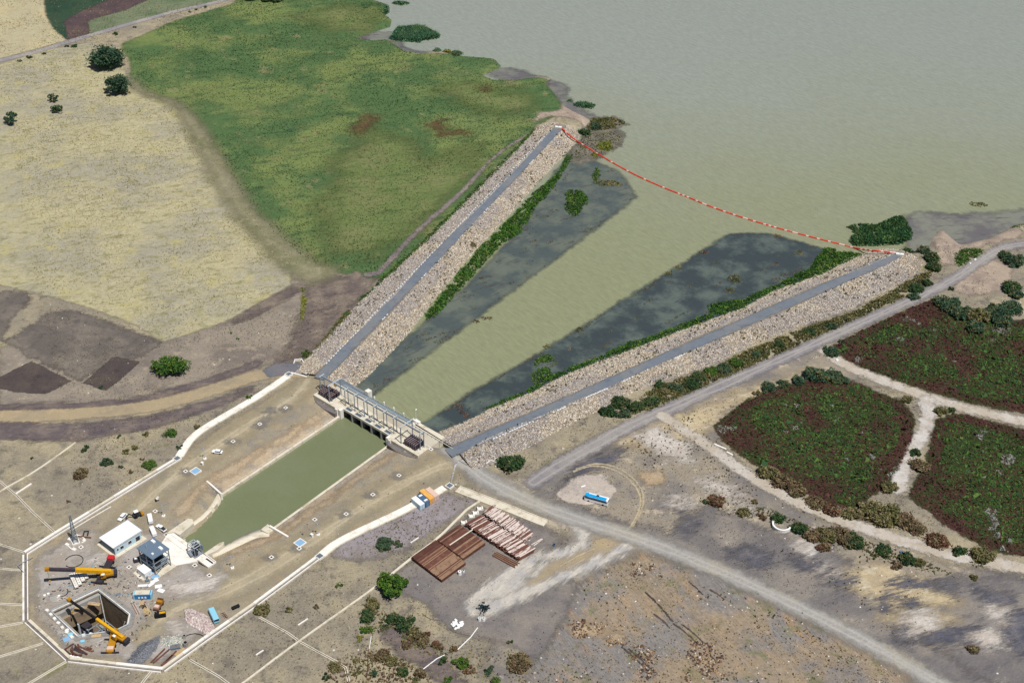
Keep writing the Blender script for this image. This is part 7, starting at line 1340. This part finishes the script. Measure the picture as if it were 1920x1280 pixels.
# ------------------------------------------------------------------ pipe stacks
pipe_cache = {}
def pipe_stack(label, left, right, far, mats, layers, r=.235, ragged=.3, group="stacks of rusty pipes"):
    """left, right: near ends of the first and the last pipe; far: far end of the first"""
    a, b_, f = pxv(left, .4), pxv(right, .4), pxv(far, .4); px_ = (f - a); Lp = px_.length; px_.normalize(); n_ = int((b_ - a).length / (2 * r + .015)); st = (b_ - a) / n_
    rz = math.atan2(px_.y, px_.x); t = thing("pipe_stack", label, "pipes", (a.x, a.y, 0), rz, group); inv = Matrix.Rotation(-rz, 3, 'Z'); sl_ = inv @ st
    zt = .2 + r + (layers - 1) * r * 1.75; low = MB()
    for ly in range(layers - 1):
        for i in range(n_): o = sl_ * (i + (.5 if (layers - 1 - ly) % 2 else 0)); j = random.uniform(-ragged, ragged) * .6; low.tube((o.x + j, o.y, .2 + r + ly * r * 1.75), (o.x + Lp + j, o.y, .2 + r + ly * r * 1.75), r, n=6)
    o = low.build("lower_pipes", M[mats[0]], t); o["kind"] = "stuff"
    sk = MB()
    for k in (.15, .5, .85): e = sl_ * n_; sk.beam((Lp * k, 0, .1), (Lp * k + e.x, e.y, .1), .3, .2)
    o = sk.build("bearers", M['wood'], t); o["kind"] = "stuff"
    for m_ in set(mats):
        key = (m_, round(Lp, 2))
        if key not in pipe_cache:
            q = MB().tube((0, 0, 0), (Lp, 0, 0), r, n=10); q.f = q.f[:-2]; q.tube((Lp, 0, 0), (0, 0, 0), r * .88, n=10); q.f = q.f[:-2]; pipe_cache[key] = q.mesh("pipe", M[m_])
    for i in range(n_):
        o = sl_ * i; m_ = mats[min(len(mats) - 1, int(i / n_ * len(mats)))] if len(mats) > 1 else mats[0]
        if random.random() < .34 and len(mats) > 1: m_ = random.choice(mats)
        link("pipe", pipe_cache[(m_, round(Lp, 2))], t, (o.x + random.uniform(-ragged, ragged), o.y, zt + random.uniform(-.06, .06)), random.uniform(-.004, .004))
    return t
Zp = lambda x, y: (700 + x / 4.922, 860 + y / 4.922)
pipe_stack("dark rusty pipe stack reaching down to the cream ditch wall, lowest of the four", Zp(355, 930), Zp(632, 1140), Zp(578, 772), ['rust_dark', 'rust', 'rust', 'rust_tan', 'rust_tan'], 4, ragged=.15)
pipe_stack("dark rusty pipe stack with a pale stripe, between the lowest and the peeling ones", Zp(592, 770), Zp(828, 942), Zp(800, 628), ['rust_dark', 'rust', 'rust_dark', 'rust', 'rust_tan'], 4, ragged=.15)
pipe_stack("long stack of whitish peeling pipes with black ends facing the dark stacks", Zp(855, 625), Zp(1345, 945), Zp(998, 547), ['rust', 'peel', 'peel', 'peel'], 5, ragged=.7)
pipe_stack("stack of short whitish peeling pipes nearest the cream ditch", Zp(1018, 520), Zp(1385, 782), Zp(1110, 455), ['peel', 'peel', 'peel', 'peel'], 5, ragged=.7)
t = tag(MB().beam((*at(843, 1029)[:2], 2.2), (*at(886.5, 999.5)[:2], 2.2), .55, .12).build("pale_plank", M['cream_conc']), "long pale plank lying on the dark striped pipe stack", "plank")
t = thing("pipe_stack", "low heap of loose dark pipes beside the peeling stack's near end", "pipes", (*at(948, 1050)[:2], 0), math.atan2(*(at(968, 1060) - at(928, 1039))[1::-1]))
for j in range(7): MB().tube((-5.5 + random.uniform(-.6, .6), -1.2 + j * .42, .3), (5.5 + random.uniform(-.6, .6), -1.4 + j * .5, .3), .2).build("pipe", M['rust_tan' if j % 2 else 'rust_dark'], t)
for k, (a, b_) in enumerate((((996, 1022), (1016, 1010)), ((1000, 1024), (1017, 1011)))): tag(MB().tube((*at(*a)[:2], .25), (*at(*b_)[:2], .25), .22).build("loose_pipe", M['peel']), ["loose whitish pipe beyond the stack's end, nearer the pipes", "loose whitish pipe beyond the stack's end, nearer the blue drum"][k], "pipe")
for k, p in enumerate(((870, 981), (884, 969), (892, 963), (900, 955))):
    t = thing("saddle_block", "white concrete pipe saddle uphill of the pipe stacks, %s from the ditch" % ["fourth", "third", "second", "first"][k], "concrete saddle", (*at(*p)[:2], 0), GA + .9, "white pipe saddles by the ditch wall"); MB().box((0, 0, .35), (2.6, 1.7, .6)).build("base", M['white_conc'], t)
    for s in (-1, 1): MB().box((s * .95, 0, .85), (.5, 1.6, .5)).build("lug", M['white_conc'], t)
for k, (p, mt_, s) in enumerate((((862, 1077), 'white', (1.5, 1.3, 1.9)), ((869, 1073), 'white', (.9, .8, 1.1)))):
    t = thing("water_tank", ["white upright tank on the bare ground below the dark pipe stack", "smaller white tank beside the upright one"][k], "tank", (*at(*p)[:2], 0), .3); MB().tube((0, 0, 0), (0, 0, s[2]), s[0] / 2, n=12).build("drum", M[mt_], t); MB().tube((0, 0, s[2]), (0, 0, s[2] + .2), .25, n=8).build("cap", M['dark_steel'], t)
t = thing("oil_drum", "small blue drum on bare ground beyond the peeling pipes", "drum", (*at(1039, 1023)[:2], 0)); MB().tube((0, 0, 0), (0, 0, .95), .5, n=12).build("drum", M['blue'], t); MB().tube((0, 0, .95), (0, 0, 1.0), .42, n=12).build("lid", M['black'], t)
t = thing("sack_heap", "heap of white sacks in the dark clearing below the pipe yard", "sacks", (*at(857, 1171)[:2], 0))
for k in range(22):
    r_, a_ = 2.3 * math.sqrt(random.random()), random.uniform(0, 6.28); MB().box((0, 0, .35), (1.3, .85, .6)).build("sack", M['white'], t, (r_ * 1.0 * math.cos(a_), r_ * math.sin(a_), max(0, .7 - r_ * .3)), random.uniform(0, 3), bevel=.18)
t = thing("pump_set", "pump with two white drums and a black tripod at the pale clay's edge", "pump", (*at(903, 1163)[:2], 0))
for s in (-1, 1): MB().tube((s * .75, 0, 0), (s * .75, 0, 1.5), .68, n=12).build("drum", M['white'], t); MB().tube((s * .75, 0, 1.5), (s * .75, 0, 1.56), .5, n=10).build("lid", M['grey_conc'], t)
for e in ((-.9, 2.2), (.9, 1.9), (.2, 4.2)): MB().beam((.3, 3.0, 3.2), (e[0], e[1] + .2, .1), .14).build("tripod_leg", M['black'], t)
t = tag(blades(with_z(at(908, 1140)[:2] + RNG.normal(0, 1.0, (60, 2)), .1), .9, .9, (.03, .05, .06), "thorn_bush"), "dark thin bush on the pale clay behind the pump", "bush", kind="stuff")
t = thing("water_pipe", "thin white water pipe running from the pump down to the bushes", "pipe")
for a, b_ in (((895.5, 1176), (883, 1193)), ((883, 1193), (858, 1217)), ((833.5, 1227), (819, 1234)), ((819, 1234), (785, 1260))): MB().tube(at(*a, .3), at(*b_, .3), .2).build("pipe", M['white'], t)
t = thing("water_hose", "dark hose winding past the white sacks to the water pipe", "hose"); MB().path([at(*p, .12) for p in smooth([(791, 1149), (800, 1156), (809, 1161), (830, 1163), (837, 1170), (844, 1181), (860, 1187), (881, 1192)], 2)], .1, 5).build("hose", M['dark_steel'], t)
t = thing("thin_pipe", "thin reddish pipe running downhill through the brown bushes", "pipe"); MB().tube(at(696, 1192, .3), at(692, 1216, .3), .16).build("pipe", M['white'], t); MB().tube(at(691, 1216, .3), at(687, 1290, .3), .13).build("pipe", M['rust'], t)
# ring segment on the waste ground
t = thing("ring_segment", "curved white concrete ring segment standing by the dark hedge", "concrete ring", (*at(1465.5, 987)[:2], 0)); r_ = 3.7; b = MB(); an = np.linspace(2.5, 5.75, 15)
b.ribbon([(r_ * math.cos(a), r_ * math.sin(a)) for a in an], -.3, .3, 0, 1.5); b.build("wall", M['white_conc'], t); MB().ribbon([(r_ * math.cos(a), r_ * math.sin(a)) for a in an], -.36, .36, 1.5, 1.62).build("rim", M['white'], t)
for k, (p, s, mt_, lab) in enumerate([((1093.5, 912), (2.2, .6, .5), 'white', "white board lying on the old slab uphill of the bus"), ((1689, 1036), (1.0, .8, .8), 'blue', "small blue object on the far waste ground"), ((1636, 492), (1.6, .8, .8), 'white', "white box at the bend of the grey dike track"), ((1569, 677), (1.2, 1.0, .9), 'white', "white box where the pale path leaves the grey track"), ((1828, 488), (1.4, .8, .8), 'white', "white marker stone beside the grey track near the beach"), ((1819, 495), (1.0, .7, .7), 'white', "smaller white marker stone beside the grey track near the beach")]):
    tag(MB().box((0, 0, s[2] / 2), s).build("white_board" if k == 0 else "marker_box", M[mt_], None, (*at(*p)[:2], gz(*at(*p)[:2])), .5, bevel=.08), lab, "board" if k == 0 else "box")
t = tag(MB().box((0, 0, .3), (3.2, .7, .5)).build("white_curb_slab", M['white_conc'], None, (*at(1368, 851)[:2], gz(*at(1368, 851)[:2])), -.75), "short white kerb slab at the crop field's lower corner by the track", "slab")
t = tag(MB().box((0, 0, .3), (6, .8, .5)).build("white_curb_slab", M['white_conc'], None, (*at(1350, 838)[:2], gz(*at(1350, 838)[:2])), -.62), "long white kerb slab at the crop field's lower corner by the track", "slab")

# ------------------------------------------------------------------ the floating boom
bt = thing("floating_boom", "long red and white floating boom strung between the two dikes' ends", "boom")
bp = smooth([(1054, 241.5), (1072, 257.6), (1084, 266), (1107.6, 280.8), (1150, 306), (1192, 329), (1245, 352.5), (1300, 373.6), (1320, 383), (1382.5, 405), (1445, 424), (1507.5, 441), (1564, 455), (1614, 467.5), (1651, 471), (1679, 474)], 2)
zz = [ZK + .5 if i < 3 else None for i in range(len(bp))]
W_ = []
for i, p in enumerate(bp):
    f = i / (len(bp) - 1); z = ZL + .2
    if p[0] < 1090: z = ZK + .4 + (ZL + .2 - ZK - .4) * sstep(1060, 1090, p[0])
    if p[0] > 1600: z = ZL + .2 + (ZK + .4 - ZL - .2) * sstep(1596, 1650, p[0])
    W_.append(at(p[0], p[1], float(z)))
W_ = resample(np.array(W_), 1.55)
fl = {k: MB().tube((-.75, 0, 0), (.75, 0, 0), .46, n=10).mesh("float", M[k]) for k in ('boom_red', 'boom_white')}
for i in range(len(W_) - 1):
    a, b_ = W_[i], W_[i + 1]; o = link("float", fl['boom_white' if i % 9 == 3 or (i > 60 and i % 4 == 0) else 'boom_red'], bt, (a + b_) / 2); o.rotation_euler = (0, -math.asin((b_[2] - a[2]) / np.linalg.norm(b_ - a)), math.atan2(b_[1] - a[1], b_[0] - a[0]))
MB().path([tuple(p) for p in W_[::4]] + [tuple(W_[-1])], .08, 5).build("cable", M['dark_steel'], bt)
for p, lab in (((1047, 239.5), "white anchor slab of the boom on the rounded end of the dike beside the meadow"), ((1687, 477.5), "white anchor slab of the boom on the end of the dike beside the beach")):
    t = thing("boom_anchor", lab, "anchor block", (*at(*p, ZK)[:2], ZK + .05), -.25); MB().box((0, 0, .35), (4.2, 1.6, .7)).build("slab", M['white'], t, bevel=.05); MB().tube((0, 0, .7), (0, 0, 1.1), .2).build("bollard", M['steel'], t)
